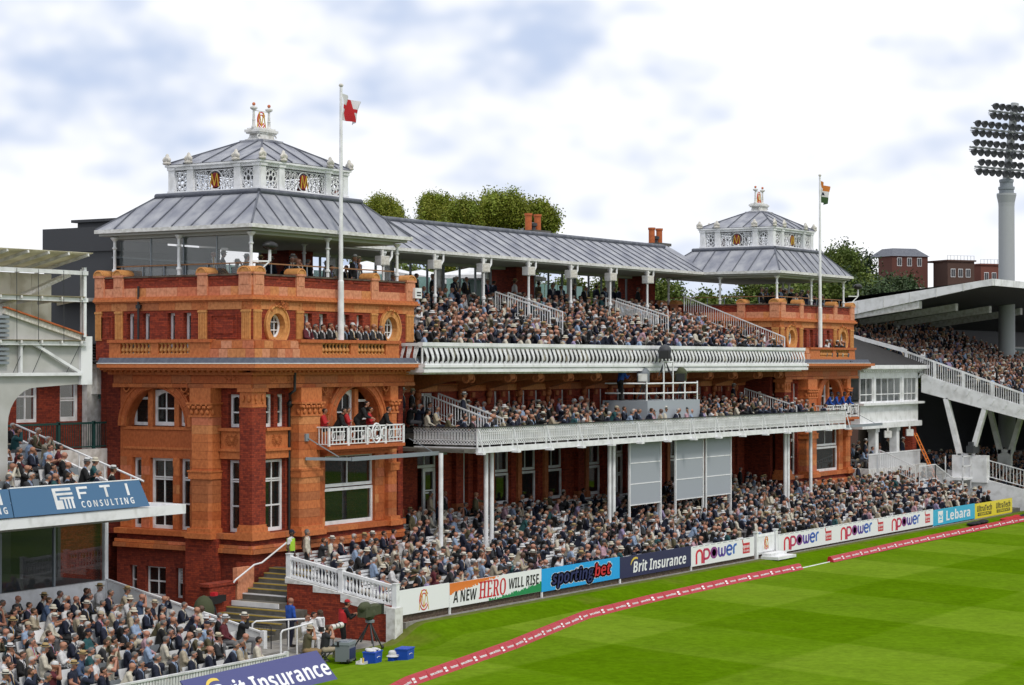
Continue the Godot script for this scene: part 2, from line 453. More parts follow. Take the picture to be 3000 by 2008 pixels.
func pilaster(parent: Node3D, f: Transform3D, u0: float, u1: float, v0: float, v1: float, w0: float, w1: float, called := "pilaster", cap := true) -> void:
	# a terracotta pilaster of stacked courses with a moulded base and a leafy capital
	var b := B.new(); b.x = f
	var e := 0.07
	b.bx(u0 - 2 * e, u1 + 2 * e, v0, v0 + 0.22, w0, w1 + 2 * e)
	b.bx(u0 - e, u1 + e, v0 + 0.22, v0 + 0.40, w0, w1 + e)
	var o := part(b, called, M.terra0, parent)
	b = B.new(); b.x = f
	b.bx(u0 - e * 0.6, u1 + e * 0.6, v0 + 2.35, v0 + 2.62, w0, w1 + e * 0.6)
	b.bx(u0 - e, u1 + e, v0 + 2.62, v0 + 2.69, w0, w1 + e)
	part(b, "band", M.terra0, o)
	var shaft_top := v1 - 1.15 if cap else v1
	var y := v0 + 0.40
	var k := 0
	var ch := minf(0.12, (u1 - u0) * 0.2)
	while y < shaft_top - 0.05:
		var h := minf(0.34, shaft_top - y)
		var c := B.new(); c.x = f
		var poly := PackedVector2Array([Vector2(u0, w0), Vector2(u0, w1 - ch), Vector2(u0 + ch, w1), Vector2(u1 - ch, w1), Vector2(u1, w1 - ch), Vector2(u1, w0)])
		c.x = f * Transform3D(Basis(Vector3(1, 0, 0), Vector3(0, 0, 1), Vector3(0, -1, 0)), Vector3(0, 0, 0))
		c.prism(poly, -(y + h - 0.008), -y)
		part(c, "block", M["terra%d" % [0, 0, 2, 3, 1, 5, 0][rng.randi() % 7]], o)
		y += h; k += 1
	if cap:
		var c := B.new(); c.x = f
		var t := shaft_top
		c.bx(u0 - 0.03, u1 + 0.03, t, t + 0.07, w0, w1 + 0.03)
		c.bx(u0, u1, t + 0.07, t + 0.50, w0, w1)
		c.bx(u0 - 0.10, u1 + 0.10, t + 0.50, t + 0.58, w0, w1 + 0.12)
		var n := maxi(2, roundi((u1 - u0) / 0.3))
		for i in n:
			var uu := lerpf(u0, u1, (i + 0.5) / n)
			c.ball(Vector3(uu, t + 0.2, w1 + 0.03), Vector3(0.10, 0.12, 0.06), 6, 4); c.ball(Vector3(uu - 0.09, t + 0.38, w1 + 0.06), Vector3(0.07, 0.08, 0.07), 6, 4); c.ball(Vector3(uu + 0.09, t + 0.38, w1 + 0.06), Vector3(0.07, 0.08, 0.07), 6, 4)
			c.ball(Vector3(uu, t + 0.47, w1 + 0.09), Vector3(0.06, 0.05, 0.05), 6, 4)
		for s in [u0, u1]:
			c.ball(Vector3(s, t + 0.42, w1), Vector3(0.11, 0.11, 0.11), 6, 4); c.ball(Vector3(s, t + 0.2, w1 - 0.15), Vector3(0.07, 0.14, 0.1), 6, 4)
		c.bx(u0, u1, t + 0.58, v1, w0, w1)
		part(c, "capital", M.terra0, o)

func baluster_mesh(h: float, r: float, seg := 8) -> ArrayMesh:
	var b := B.new()
	b.bx(-r * 0.8, r * 0.8, 0, h * 0.08, -r * 0.8, r * 0.8)
	b.lathe([Vector2(r * 0.55, h * 0.08), Vector2(r * 0.5, h * 0.14), Vector2(r, h * 0.32), Vector2(r * 0.95, h * 0.42), Vector2(r * 0.5, h * 0.62), Vector2(r * 0.42, h * 0.75), Vector2(r * 0.65, h * 0.86), Vector2(r * 0.75, h * 0.92)], seg)
	b.bx(-r * 0.8, r * 0.8, h * 0.92, h, -r * 0.8, r * 0.8)
	return b.mesh()

func ring(b: B, x0: float, x1: float, z0: float, z1: float, y0: float, y1: float, p: float) -> void:
	# a moulding that projects p beyond the front (z1) and side (x0, x1) faces of a tower
	b.bx(x0 - p, x1 + p, y0, y1, z1 - 0.05, z1 + p)
	b.bx(x0 - p, x0 + 0.05, y0, y1, z0, z1 - 0.05)
	b.bx(x1 - 0.05, x1 + p, y0, y1, z0, z1 - 0.05)

func tower_top(pav: Node3D, ox: float, near: bool) -> void:
	# second floor, parapet, roof and cupola: the same on both towers
	var f := front_x.translated(Vector3(ox, 0, 0)); var s := side_x.translated(Vector3(ox, 0, 0))
	var W := 10.9; var D := 8.3
	var wins := [[3.28, 3.78], [4.25, 4.75], [5.85, 6.28], [6.8, 7.2]]
	var holes := []
	for q in wins: holes.append([q[0], q[1], 10.3, 12.0])
	for c in [1.45, 9.1]: holes.append([c - 0.48, c + 0.48, 10.95, 11.97])
	wall(pav, "wall", M.brick, f, 0.0, W, 9.9, 12.1, -0.45, 0.0, holes)
	for q in wins: window(pav, f, q[0], q[1], 10.3, 12.0, -0.3, 1, [], 0.11)
	for c in [1.45, 9.1]:
		var b := B.new(); b.x = f
		b.arc(Vector3(c, 11.46, -0.22), Vector2(0.43, 0.47), 0, TAU, 0.06, 24, 6)
		b.bx(c - 0.16, c - 0.12, 11.0, 11.92, -0.24, -0.2); b.bx(c + 0.12, c + 0.16, 11.0, 11.92, -0.24, -0.2)
		for y in [11.3, 11.62]: b.bx(c - 0.42, c + 0.42, y - 0.02, y + 0.02, -0.25, -0.19)
		var o := part(b, "round_window", M.white, pav)
		var g := B.new(); g.x = f
		g.quad(Vector3(c - 0.46, 10.98, -0.22), Vector3(c + 0.46, 10.98, -0.22), Vector3(c + 0.46, 11.95, -0.22), Vector3(c - 0.46, 11.95, -0.22))
		part(g, "pane", M.glass, o)
		var h := B.new(); h.x = f
		for i in 24:
			var a0 := TAU * i / 24; var a1 := TAU * (i + 1) / 24
			var p := PackedVector2Array([Vector2(cos(a0) * 0.47, sin(a0) * 0.5), Vector2(cos(a0) * 0.74, sin(a0) * 0.82), Vector2(cos(a1) * 0.74, sin(a1) * 0.82), Vector2(cos(a1) * 0.47, sin(a1) * 0.5)])
			for k in 4: p[k] += Vector2(c, 11.46)
			h.prism(p, -0.44, 0.1 - 0.004 * (i % 2))
		h.arc(Vector3(c, 11.46, 0.1), Vector2(0.7, 0.78), 0, TAU, 0.05, 28, 5)
		part(h, "oval_surround", M.ochre, o)
		var k := B.new(); k.x = f
		carve(k, c - 0.55, c + 0.55, 12.05, 12.62, 0.16, 22, int(c * 10)); carve(k, c - 0.62, c + 0.62, 10.45, 10.98, 0.16, 30, int(c * 10) + 1)
		part(k, "carved_garland", M.terra_carved, o)
	# side wall facing the camera
	var sw := [[-6.6, -6.2], [-5.75, -5.35], [-4.4, -4.0], [-3.55, -3.15]]
	holes = []
	if near:
		for q in sw: holes.append([q[0], q[1], 10.3, 12.0])
	wall(pav, "wall", M.brick, s, -D, -0.45, 9.9, 12.1, -0.45, 0.0, holes)
	if near:
		for q in sw: window(pav, s, q[0], q[1], 10.3, 12.0, -0.3, 1, [], 0.11)
		for u in [[-2.1, -0.75], [-8.0, -7.35]]:
			var b := B.new(); b.x = s
			b.bx(u[0], u[1], 10.95, 11.0, -0.01, 0.05); b.bx(u[0], u[1], 11.85, 11.9, -0.01, 0.05); b.bx(u[0], u[0] + 0.05, 11.0, 11.85, -0.01, 0.05); b.bx(u[1] - 0.05, u[1], 11.0, 11.85, -0.01, 0.05)
			b.bx(u[0] + 0.2, u[1] - 0.2, 11.15, 11.7, -0.01, 0.03)
			part(b, "brick_panel", M.brick, pav)
	# fluted pilasters with small capitals
	var pil := B.new()
	for e in [[0.06, 0.5], [2.72, 3.14], [7.75, 8.18], [10.3, 10.84]]: fluted(pav, f, e[0], e[1])
	for e in [[-0.5, -0.06], [-2.72, -2.3], [-7.2, -6.8], [-8.3, -7.95]]: fluted(pav, s, e[0], e[1])
	# frieze of yellow blocks, cornice, pink blocks, parapet
	for g in [f, s]:
		var u0 := 0.5 if g == f else -D
		var u1 := W if g == f else -0.5
		blocks(pav, g, u0, u1, 12.1, 12.42, -0.42, 0.03, 0.9, [2, 2, 0, 2, 5], "frieze_block")
		blocks(pav, g, u0, u1, 12.66, 13.02, -0.38, 0.04, 0.55, [4, 4, 3, 4, 2], "parapet_block")
	var c := B.new()
	ring(c, ox, ox + W, -D, 0.0, 12.42, 12.48, 0.10); ring(c, ox, ox + W, -D, 0.0, 12.48, 12.58, 0.20); ring(c, ox, ox + W, -D, 0.0, 12.58, 12.66, 0.14)
	c.bx(ox, ox + 0.5, 12.1, 12.42, -0.5, 0.03); c.bx(ox - 0.03, ox + 0.5, 12.66, 13.02, -0.5, 0.05)
	part(c, "cornice", M.terra0, pav)
	var pw := B.new()
	pw.bx(ox, ox + W, 13.02, 13.44, -0.38, 0.0); pw.bx(ox, ox + 0.38, 13.02, 13.44, -D, -0.38); pw.bx(ox + W - 0.38, ox + W, 12.1, 13.44, -D, -0.38)
	for q in [[0.75, 1.6], [1.75, 2.6], [3.3, 4.3], [4.45, 5.3], [5.5, 6.4], [6.55, 7.6], [8.3, 9.2], [9.35, 10.2]]:
		pw.bx(ox + q[0], ox + q[1], 13.33, 13.38, 0.0, 0.04)
	for q in [[-1.3, -0.7], [-2.2, -1.5], [-3.6, -2.9], [-4.6, -3.8], [-5.6, -4.9], [-6.7, -5.8], [-7.8, -7.3]]:
		pw.bx(ox - 0.04, ox, 13.33, 13.38, q[0], q[1])
	part(pw, "parapet", M.brick, pav)
	var cp := B.new()
	ring(cp, ox, ox + W, -D, 0.0, 13.44, 13.51, 0.05)
	cp.bx(ox + 0.05, ox + W - 0.05, 13.44, 13.50, -0.43, -0.05); cp.bx(ox + 0.05, ox + 0.43, 13.44, 13.50, -D, -0.43)
	part(cp, "coping", M.brick_grey, pav)
	# posts with scrolled tops
	var posts := [[0.0, 0.62], [2.68, 3.18], [7.72, 8.22], [10.25, 10.9]]
	for q in posts: scroll_post(pav, f, q[0], q[1])
	for q in [[-0.62, 0.0], [-2.75, -2.25], [-7.25, -6.75], [-8.3, -7.8]]: scroll_post(pav, s, q[0], q[1])
	# roof terrace floor and the soffit, posts, gutter and roof over it
	var fl := B.new()
	fl.bx(ox + 0.4, ox + W - 0.4, 12.55, 12.7, -D - 4.0, -0.4)
	fl.bx(ox + 0.45, ox + W - 0.45, 9.75, 9.9, -D, -0.45)
	part(fl, "floor", M.concrete, pav)
	var eave := [ox - 0.1, ox + 10.6, -8.25, 0.05, 15.45]
	var bead := [ox + 1.85, ox + 8.7, -6.7, -1.2, 16.85]
	var cup := [ox + 2.35, ox + 8.2, -6.45, -1.55]
	var sf := B.new()
	sf.bx(ox, ox + 10.5, 15.20, 15.30, -8.15, -0.05)
	sf.bx(ox + 0.4, ox + 10.1, 15.08, 15.2, -7.8, -0.4)
	part(sf, "soffit", M.soffit, pav)
	var rf := B.new()
	var E := [Vector3(eave[0], eave[4], eave[3]), Vector3(eave[1], eave[4], eave[3]), Vector3(eave[1], eave[4], eave[2]), Vector3(eave[0], eave[4], eave[2])]
	var T := [Vector3(bead[0], bead[4], bead[3]), Vector3(bead[1], bead[4], bead[3]), Vector3(bead[1], bead[4], bead[2]), Vector3(bead[0], bead[4], bead[2])]
	for i in 4: rf.quad(E[i], E[(i + 1) % 4], T[(i + 1) % 4], T[i])
	rf.bx(cup[0] - 0.1, cup[1] + 0.1, 16.7, 17.04, cup[2] - 0.1, cup[3] + 0.1)
	for i in 4:  # sloping apron between the roll and the cupola wall
		var C := [Vector3(cup[0] - 0.1, 17.04, cup[3] + 0.1), Vector3(cup[1] + 0.1, 17.04, cup[3] + 0.1), Vector3(cup[1] + 0.1, 17.04, cup[2] - 0.1), Vector3(cup[0] - 0.1, 17.04, cup[2] - 0.1)]
		rf.quad(T[i] + Vector3.UP * 0.1, T[(i + 1) % 4] + Vector3.UP * 0.1, C[(i + 1) % 4], C[i])
	var roof := part(rf, "roof", M.lead, pav)
	var rl := B.new()
	for i in 4: rl.tube([T[i] + Vector3.UP * 0.06, T[(i + 1) % 4] + Vector3.UP * 0.06], 0.11, 8)
	part(rl, "roll", M.lead_roll, roof)
	for i in 4: seam(roof, E[i], T[i], 0.07)
	for i in [0, 1, 3]:
		var a: Vector3 = E[i]; var e2: Vector3 = E[(i + 1) % 4]
		var along := (e2 - a).normalized(); var L := a.distance_to(e2)
		var ia := (T[i] - a as Vector3).dot(along); var ib := (e2 - T[(i + 1) % 4] as Vector3).dot(along)
		var up: Vector3 = (T[i] - a) - along * ia
		var k := roundi(L / 1.0)
		for j in range(1, k):
			var d := L * j / k
			var q := minf(1.0, minf(d / ia, (L - d) / ib))
			seam(roof, a + along * d, a + along * d + up * q, 0.05)
	var gt := B.new()
	gt.bx(eave[0] - 0.06, eave[1] + 0.06, 15.30, 15.45, eave[3] - 0.04, eave[3] + 0.08)
	gt.bx(eave[0] - 0.08, eave[0] + 0.04, 15.30, 15.45, eave[2], eave[3] - 0.04)
	gt.bx(eave[1] - 0.04, eave[1] + 0.08, 15.30, 15.45, eave[2], eave[3] - 0.04)
	part(gt, "gutter", M.white_dirty, pav)
	# slender iron posts
	for p in [Vector3(0.35, 0, -0.35), Vector3(5.25, 0, -0.35), Vector3(10.15, 0, -0.35), Vector3(0.35, 0, -4.1), Vector3(0.35, 0, -7.6), Vector3(10.15, 0, -4.1), Vector3(7.3, 0, -3.2)]:
		iron_post(pav, p + Vector3(ox, 12.7, 0), 2.45)
	var rail := B.new()
	rail.bar(Vector3(ox + 0.35, 13.95, -0.5), Vector3(ox + 10.15, 13.95, -0.5), 0.06, 0.05); rail.bar(Vector3(ox + 0.5, 13.95, -0.5), Vector3(ox + 0.5, 13.95, -7.6), 0.06, 0.05)
	var hr := part(rail, "handrail", M.wood, pav)
	var st := B.new()
	for i in 9: st.bx(ox + 0.6 + i * 1.15, ox + 0.64 + i * 1.15, 12.7, 13.93, -0.52, -0.48)
	for i in 6: st.bx(ox + 0.48, ox + 0.52, 12.7, 13.93, -1.6 - i * 1.15, -1.56 - i * 1.15)
	part(st, "baluster", M.steel_grey, hr)
	cupola(pav, cup, ox)

func fluted(pav: Node3D, f: Transform3D, u0: float, u1: float) -> void:
	var b := B.new(); b.x = f
	b.bx(u0, u1, 10.9, 12.1, -0.01, 0.05)
	var k := 5
	for i in k: b.bx(lerpf(u0, u1, (i + 0.22) / k), lerpf(u0, u1, (i + 0.78) / k), 10.95, 11.98, 0.05, 0.075)
	b.bx(u0 - 0.02, u1 + 0.02, 12.0, 12.08, -0.01, 0.09)
	carve(b, u0, u1, 12.12, 12.4, 0.07, 9, int(u0 * 7) + 50)
	part(b, "fluted_pilaster", M.ochre, pav)

func scroll_post(pav: Node3D, f: Transform3D, u0: float, u1: float) -> void:
	var b := B.new(); b.x = f
	b.bx(u0, u1, 12.67, 13.55, -0.45, 0.09)
	b.bx(u0 + 0.09, u1 - 0.09, 13.08, 13.45, 0.09, 0.11)
	b.bx(u0 - 0.04, u1 + 0.04, 13.48, 13.56, -0.5, 0.14)
	var o := part(b, "parapet_post", M.terra4, pav)
	var c := B.new()
	var cu := (u0 + u1) / 2; var r := (u1 - u0) / 2 + 0.05
	var poly := PackedVector2Array()
	for i in 11: poly.append(Vector2(cos(PI * i / 10.0) * r, sin(PI * i / 10.0) * 0.24))
	c.x = f * Transform3D(Basis.IDENTITY, Vector3(cu, 13.56, 0))
	c.prism(poly, -0.55, 0.13)
	c.arc(Vector3(0, 0.03, 0.135), Vector2(r * 0.72, 0.16), 0, PI, 0.03, 10, 4)
	part(c, "scroll_cap", M.ochre, o)

func seam(roof: Node3D, a: Vector3, b: Vector3, w: float) -> void:
	var q := B.new()
	q.bar(a + Vector3.UP * 0.02, b + Vector3.UP * 0.02, w, 0.06)
	part(q, "seam", M.lead_roll, roof)

func iron_post(parent: Node3D, at: Vector3, h: float, r := 0.075) -> void:
	if not M.has("post%.2f" % h):
		var b := B.new()
		b.lathe([Vector2(0, 0), Vector2(r * 1.7, 0), Vector2(r * 1.7, 0.12), Vector2(r, 0.2), Vector2(r, h * 0.42), Vector2(r * 1.5, h * 0.43), Vector2(r * 1.5, h * 0.46), Vector2(r * 0.9, h * 0.47), Vector2(r * 0.85, h * 0.80), Vector2(r * 1.35, h * 0.81), Vector2(r * 1.35, h * 0.83), Vector2(r * 0.85, h * 0.84), Vector2(r * 0.85, h * 0.93), Vector2(r * 2.4, h * 0.985), Vector2(r * 2.4, h), Vector2(0, h)], 10)
		M["post%.2f" % h] = b.mesh()
	piece(M["post%.2f" % h], "iron_post", M.white, parent, xf(at))

func grille_small(w: float, h: float) -> ArrayMesh:
	var b := B.new()
	var r := 0.018
	b.bx(-w / 2, w / 2, -h / 2, -h / 2 + 0.03, -0.02, 0.02); b.bx(-w / 2, w / 2, h / 2 - 0.03, h / 2, -0.02, 0.02)
	b.bx(-w / 2, -w / 2 + 0.03, -h / 2, h / 2, -0.02, 0.02); b.bx(w / 2 - 0.03, w / 2, -h / 2, h / 2, -0.02, 0.02)
	b.arc(Vector3.ZERO, Vector2(w, h) * 0.44, 0, TAU, r * 1.3, 20, 4); b.arc(Vector3.ZERO, Vector2(w, h) * 0.16, 0, TAU, r * 1.3, 12, 4)
	for i in 8:
		var a := TAU * i / 8
		b.arc(Vector3(cos(a) * w * 0.3, sin(a) * h * 0.3, 0), Vector2(w, h) * 0.11, 0, TAU, r, 9, 4)
		b.tube([Vector3(cos(a + 0.39) * w * 0.16, sin(a + 0.39) * h * 0.16, 0), Vector3(cos(a + 0.39) * w * 0.44, sin(a + 0.39) * h * 0.44, 0)], r, 4)
	for s in [-1, 1]:
		for t in [-1, 1]: b.arc(Vector3(s * w * 0.4, t * h * 0.42, 0), Vector2(w, w) * 0.08, 0, TAU, r, 8, 4)
	return b.mesh()

func grille_wide(w: float, h: float) -> ArrayMesh:
	var b := B.new()
	var r := 0.02
	b.bx(-w / 2, w / 2, -h / 2, -h / 2 + 0.03, -0.02, 0.02); b.bx(-w / 2, w / 2, h / 2 - 0.03, h / 2, -0.02, 0.02)
	b.bx(-w / 2, -w / 2 + 0.03, -h / 2, h / 2, -0.02, 0.02); b.bx(w / 2 - 0.03, w / 2, -h / 2, h / 2, -0.02, 0.02)
	b.arc(Vector3.ZERO, Vector2(h * 0.46, h * 0.47), 0, TAU, r * 1.5, 20, 4)
	for s in [-1, 1]:
		for k in 3:
			var cx: float = s * (h * 0.46 + (w / 2 - h * 0.46) * (k + 0.5) / 3.0)
			for t in [-1, 1]:
				var pts := []
				for i in 15:
					var a := i / 14.0 * 9.5
					pts.append(Vector3(cx + s * cos(a * t + k) * h * 0.21 * (1.0 - i / 20.0), t * h * 0.24 + sin(a * t + k) * h * 0.22 * (1.0 - i / 20.0), 0))
				b.tube(pts, r, 4)
			b.tube([Vector3(cx, -h / 2, 0), Vector3(cx + s * 0.05, 0, 0.01), Vector3(cx, h / 2, 0)], r, 4)
			b.ball(Vector3(cx, 0, 0), Vector3(0.05, 0.05, 0.03), 6, 4)
	return b.mesh()

func cupola(pav: Node3D, cup: Array, ox: float) -> void:
	var y0 := 17.04; var y1 := 18.0; var yt := 18.24
	var b := B.new()
	var faces := [[Transform3D(Basis.IDENTITY, Vector3(cup[0], 0, cup[3])), cup[1] - cup[0]], [Transform3D(Basis(Vector3.UP, -PI / 2), Vector3(cup[0], 0, cup[2])), cup[3] - cup[2]],
		[Transform3D(Basis(Vector3.UP, PI), Vector3(cup[1], 0, cup[2])), cup[1] - cup[0]], [Transform3D(Basis(Vector3.UP, PI / 2), Vector3(cup[1], 0, cup[3])), cup[3] - cup[2]]]
	var node := part(_cupola_frame(cup, y0, y1, yt), "cupola", M.white, pav)
	for q in faces:
		var f: Transform3D = q[0]; var L: float = q[1]
		var pw := 0.34
		var nw := (L - pw * 4) * 0.19
		var ww := L - pw * 4 - nw * 2
		var us := [0.0, pw + nw, pw * 2 + nw + ww, pw * 3 + 2 * nw + ww]
		for u: float in us:
			var fb := B.new(); fb.x = f
			fb.bx(u, u + pw, y0, y1, -0.2, 0.03 + (0.002 if u > 0.0 else 0.004)); fb.bx(u - 0.03, u + pw + 0.03, y1, y1 + 0.1, -0.2, 0.08); fb.bx(u - 0.03, u + pw + 0.03, y0, y0 + 0.1, -0.2, 0.06)
			part(fb, "pier", M.white, node)
		var key := "gs%.2f" % nw
		if not M.has(key): M[key] = grille_small(nw, y1 - y0 - 0.12); M[key + "w"] = grille_wide(ww, y1 - y0 - 0.12)
		var cy := (y0 + y1) / 2
		piece(M[key], "grille", M.white, node, f * xf(Vector3(pw + nw / 2, cy, -0.08))); piece(M[key], "grille", M.white, node, f * xf(Vector3(L - pw - nw / 2, cy, -0.08)))
		piece(M[key + "w"], "grille", M.white, node, f * xf(Vector3(L / 2, cy, -0.08)))
		var em := B.new(); em.x = f * xf(Vector3(L / 2, cy, -0.10))
		for sgn in [-1, 1]:
			var p := PackedVector2Array()
			for i in 9: p.append(Vector2(sgn * (0.03 + 0.2 * sin(PI * i / 8.0)), cos(PI * i / 8.0) * 0.3))
			p.append(Vector2(sgn * 0.012, -0.3)); p.append(Vector2(sgn * 0.012, 0.3))
			em.prism(p, -0.02, 0.02)
		part(em, "emblem_disc", M.crimson, node)
		var mm := B.new(); mm.x = f * xf(Vector3(L / 2, cy, -0.04))
		mm.stroke(PackedVector2Array([Vector2(-0.22, -0.28), Vector2(-0.14, 0.26), Vector2(0, -0.24), Vector2(0.14, 0.26), Vector2(0.22, -0.28)]), 0.022, -0.02, 0.02, false)
		part(mm, "emblem", M.gold, node)
		# leafy antefixes along the cornice
		for u: float in [0.0, us[1] + pw / 2, us[2] + pw / 2]:
			var an := B.new(); an.x = f * xf(Vector3(u, yt, 0.10))
			an.ball(Vector3(0, 0.22, 0), Vector3(0.11, 0.26, 0.10), 7, 5)
			for k in 5:
				var a := -0.9 + k * 0.45
				an.ball(Vector3(sin(a) * 0.17, 0.10 + cos(a) * 0.16, 0.03), Vector3(0.09, 0.11, 0.08), 6, 4)
			an.ball(Vector3(0, 0.06, 0.02), Vector3(0.24, 0.08, 0.12), 7, 4)
			part(an, "antefix", M.stone_white, node)
	# upper roof
	var E := [Vector3(cup[0] - 0.12, yt, cup[3] + 0.12), Vector3(cup[1] + 0.12, yt, cup[3] + 0.12), Vector3(cup[1] + 0.12, yt, cup[2] - 0.12), Vector3(cup[0] - 0.12, yt, cup[2] - 0.12)]
	var cx := ox + 5.22; var cz := -3.85
	var T := [Vector3(cx - 0.6, 19.3, cz + 0.55), Vector3(cx + 0.6, 19.3, cz + 0.55), Vector3(cx + 0.6, 19.3, cz - 0.55), Vector3(cx - 0.6, 19.3, cz - 0.55)]
	var rf := B.new()
	for i in 4: rf.quad(E[i], E[(i + 1) % 4], T[(i + 1) % 4], T[i])
	rf.bx(cx - 0.68, cx + 0.68, 19.27, 19.36, cz - 0.63, cz + 0.63)
	var roof := part(rf, "cupola_roof", M.lead, pav)
	for i in 4:
		seam(roof, E[i], T[i], 0.07)
		var a: Vector3 = E[i]; var e2: Vector3 = E[(i + 1) % 4]
		var along := (e2 - a).normalized(); var L := a.distance_to(e2)
		var ia := (T[i] - a as Vector3).dot(along); var ib := (e2 - T[(i + 1) % 4] as Vector3).dot(along)
		var up: Vector3 = (T[i] - a) - along * ia
		var k := roundi(L / 0.95)
		for j in range(1, k):
			var d := L * j / k
			seam(roof, a + along * d, a + along * d + up * minf(1.0, minf(d / ia, (L - d) / ib)), 0.045)
	# finial with the club letters
	var fb := B.new()
	fb.x = xf(Vector3(cx, 19.36, cz))
	fb.bx(-0.55, 0.55, 0, 0.05, -0.45, 0.45)
	fb.prism(PackedVector2Array([Vector2(-0.55, 0.05), Vector2(0.55, 0.05), Vector2(0.42, 0.16), Vector2(0.38, 0.28), Vector2(-0.38, 0.28), Vector2(-0.42, 0.16)]), -0.32, 0.32)
	fb.bx(-0.58, 0.58, 0.28, 0.34, -0.36, 0.36); fb.bx(-0.64, 0.64, 0.34, 0.45, -0.4, 0.4); fb.bx(-0.56, 0.56, 0.45, 0.52, -0.32, 0.32)
	for sx in [-1, 1]: fb.arc(Vector3(sx * 0.52, 0.14, 0.3), Vector2(0.1, 0.1), 0, 5.5, 0.03, 12, 5)
	var fin := part(fb, "finial_base", M.white_dirty, pav)
	for sx in [-1, 1]:
		var q := B.new()
		q.lathe([Vector2(0, 0), Vector2(0.10, 0), Vector2(0.10, 0.08), Vector2(0.075, 0.1), Vector2(0.065, 0.32), Vector2(0.085, 0.33), Vector2(0.06, 0.36), Vector2(0.05, 0.74), Vector2(0.08, 0.75), Vector2(0.16, 0.81), Vector2(0.16, 0.87), Vector2(0.06, 0.9), Vector2(0.04, 0.93), Vector2(0, 0.93)], 10, Vector3(cx + sx * 0.5, 19.88, cz))
		part(q, "finial_post", M.white_dirty, fin)
		var r := B.new(); r.ball(Vector3(cx + sx * 0.5, 20.88, cz), Vector3.ONE * 0.075, 10, 7)
		part(r, "ball", M.terra3, fin)
	monogram(fin, xf(Vector3(cx, 20.24, cz)), 0.70, 0.02)
	var tb := B.new(); tb.tube([Vector3(cx - 0.48, 20.62, cz), Vector3(cx + 0.48, 20.62, cz)], 0.02, 6)
	part(tb, "tie_bar", M.white_dirty, fin)

func _cupola_frame(cup: Array, y0: float, y1: float, yt: float) -> B:
	var b := B.new()
	var p := 0.12
	for q in [[cup[0], cup[1], cup[3] - 0.22, cup[3] + 0.02], [cup[0], cup[1], cup[2] - 0.02, cup[2] + 0.22]]:
		b.bx(q[0], q[1], y1, yt - 0.1, q[2], q[3]); b.bx(q[0], q[1], y0 - 0.02, y0 + 0.05, q[2], q[3])
	for q in [[cup[0] - 0.02, cup[0] + 0.22], [cup[1] - 0.22, cup[1] + 0.02]]:
		b.bx(q[0], q[1], y1, yt - 0.1, cup[2] + 0.22, cup[3] - 0.22); b.bx(q[0], q[1], y0 - 0.02, y0 + 0.05, cup[2] + 0.22, cup[3] - 0.22)
	b.bx(cup[0] - p, cup[1] + p, yt - 0.1, yt - 0.02, cup[2] - p, cup[3] + p)
	b.bx(cup[0] - p * 0.5, cup[1] + p * 0.5, yt - 0.14, yt - 0.1, cup[2] - p * 0.5, cup[3] + p * 0.5)
	return b

func monogram(parent: Node3D, f: Transform3D, h: float, t: float) -> void:
	# the interlaced letters: two red C strokes and a gold M
	var b := B.new(); b.x = f
	for k in [1.0, 0.66]:
		var pts := PackedVector2Array()
		for i in 21:
			var a := lerpf(0.55, TAU - 0.55, i / 20.0)
			pts.append(Vector2(cos(a) * h * 0.36 * k, sin(a) * h * 0.48 * k))
		b.stroke(pts, h * 0.05, -t, t)
	part(b, "letter", M.red, parent)
	var c := B.new(); c.x = f
	c.stroke(PackedVector2Array([Vector2(-h * 0.40, -h * 0.48), Vector2(-h * 0.2, h * 0.48), Vector2(0, -h * 0.4), Vector2(h * 0.2, h * 0.48), Vector2(h * 0.40, -h * 0.48)]), h * 0.036, -t * 0.9, t * 1.2, false)
	part(c, "letter", M.gold, parent)

func sash(pav: Node3D, f: Transform3D, u0: float, u1: float, v0: float, v1: float, w: float) -> void:
	# the tall windows of the ground floor: a divided light over a plain one, heavy meeting rail
	var m := lerpf(v0, v1, 0.52)
	window(pav, f, u0, u1, m + 0.05, v1, w, 2, [], 0.1)
	window(pav, f, u0, u1, v0, m, w + 0.03, 1, [], 0.12)

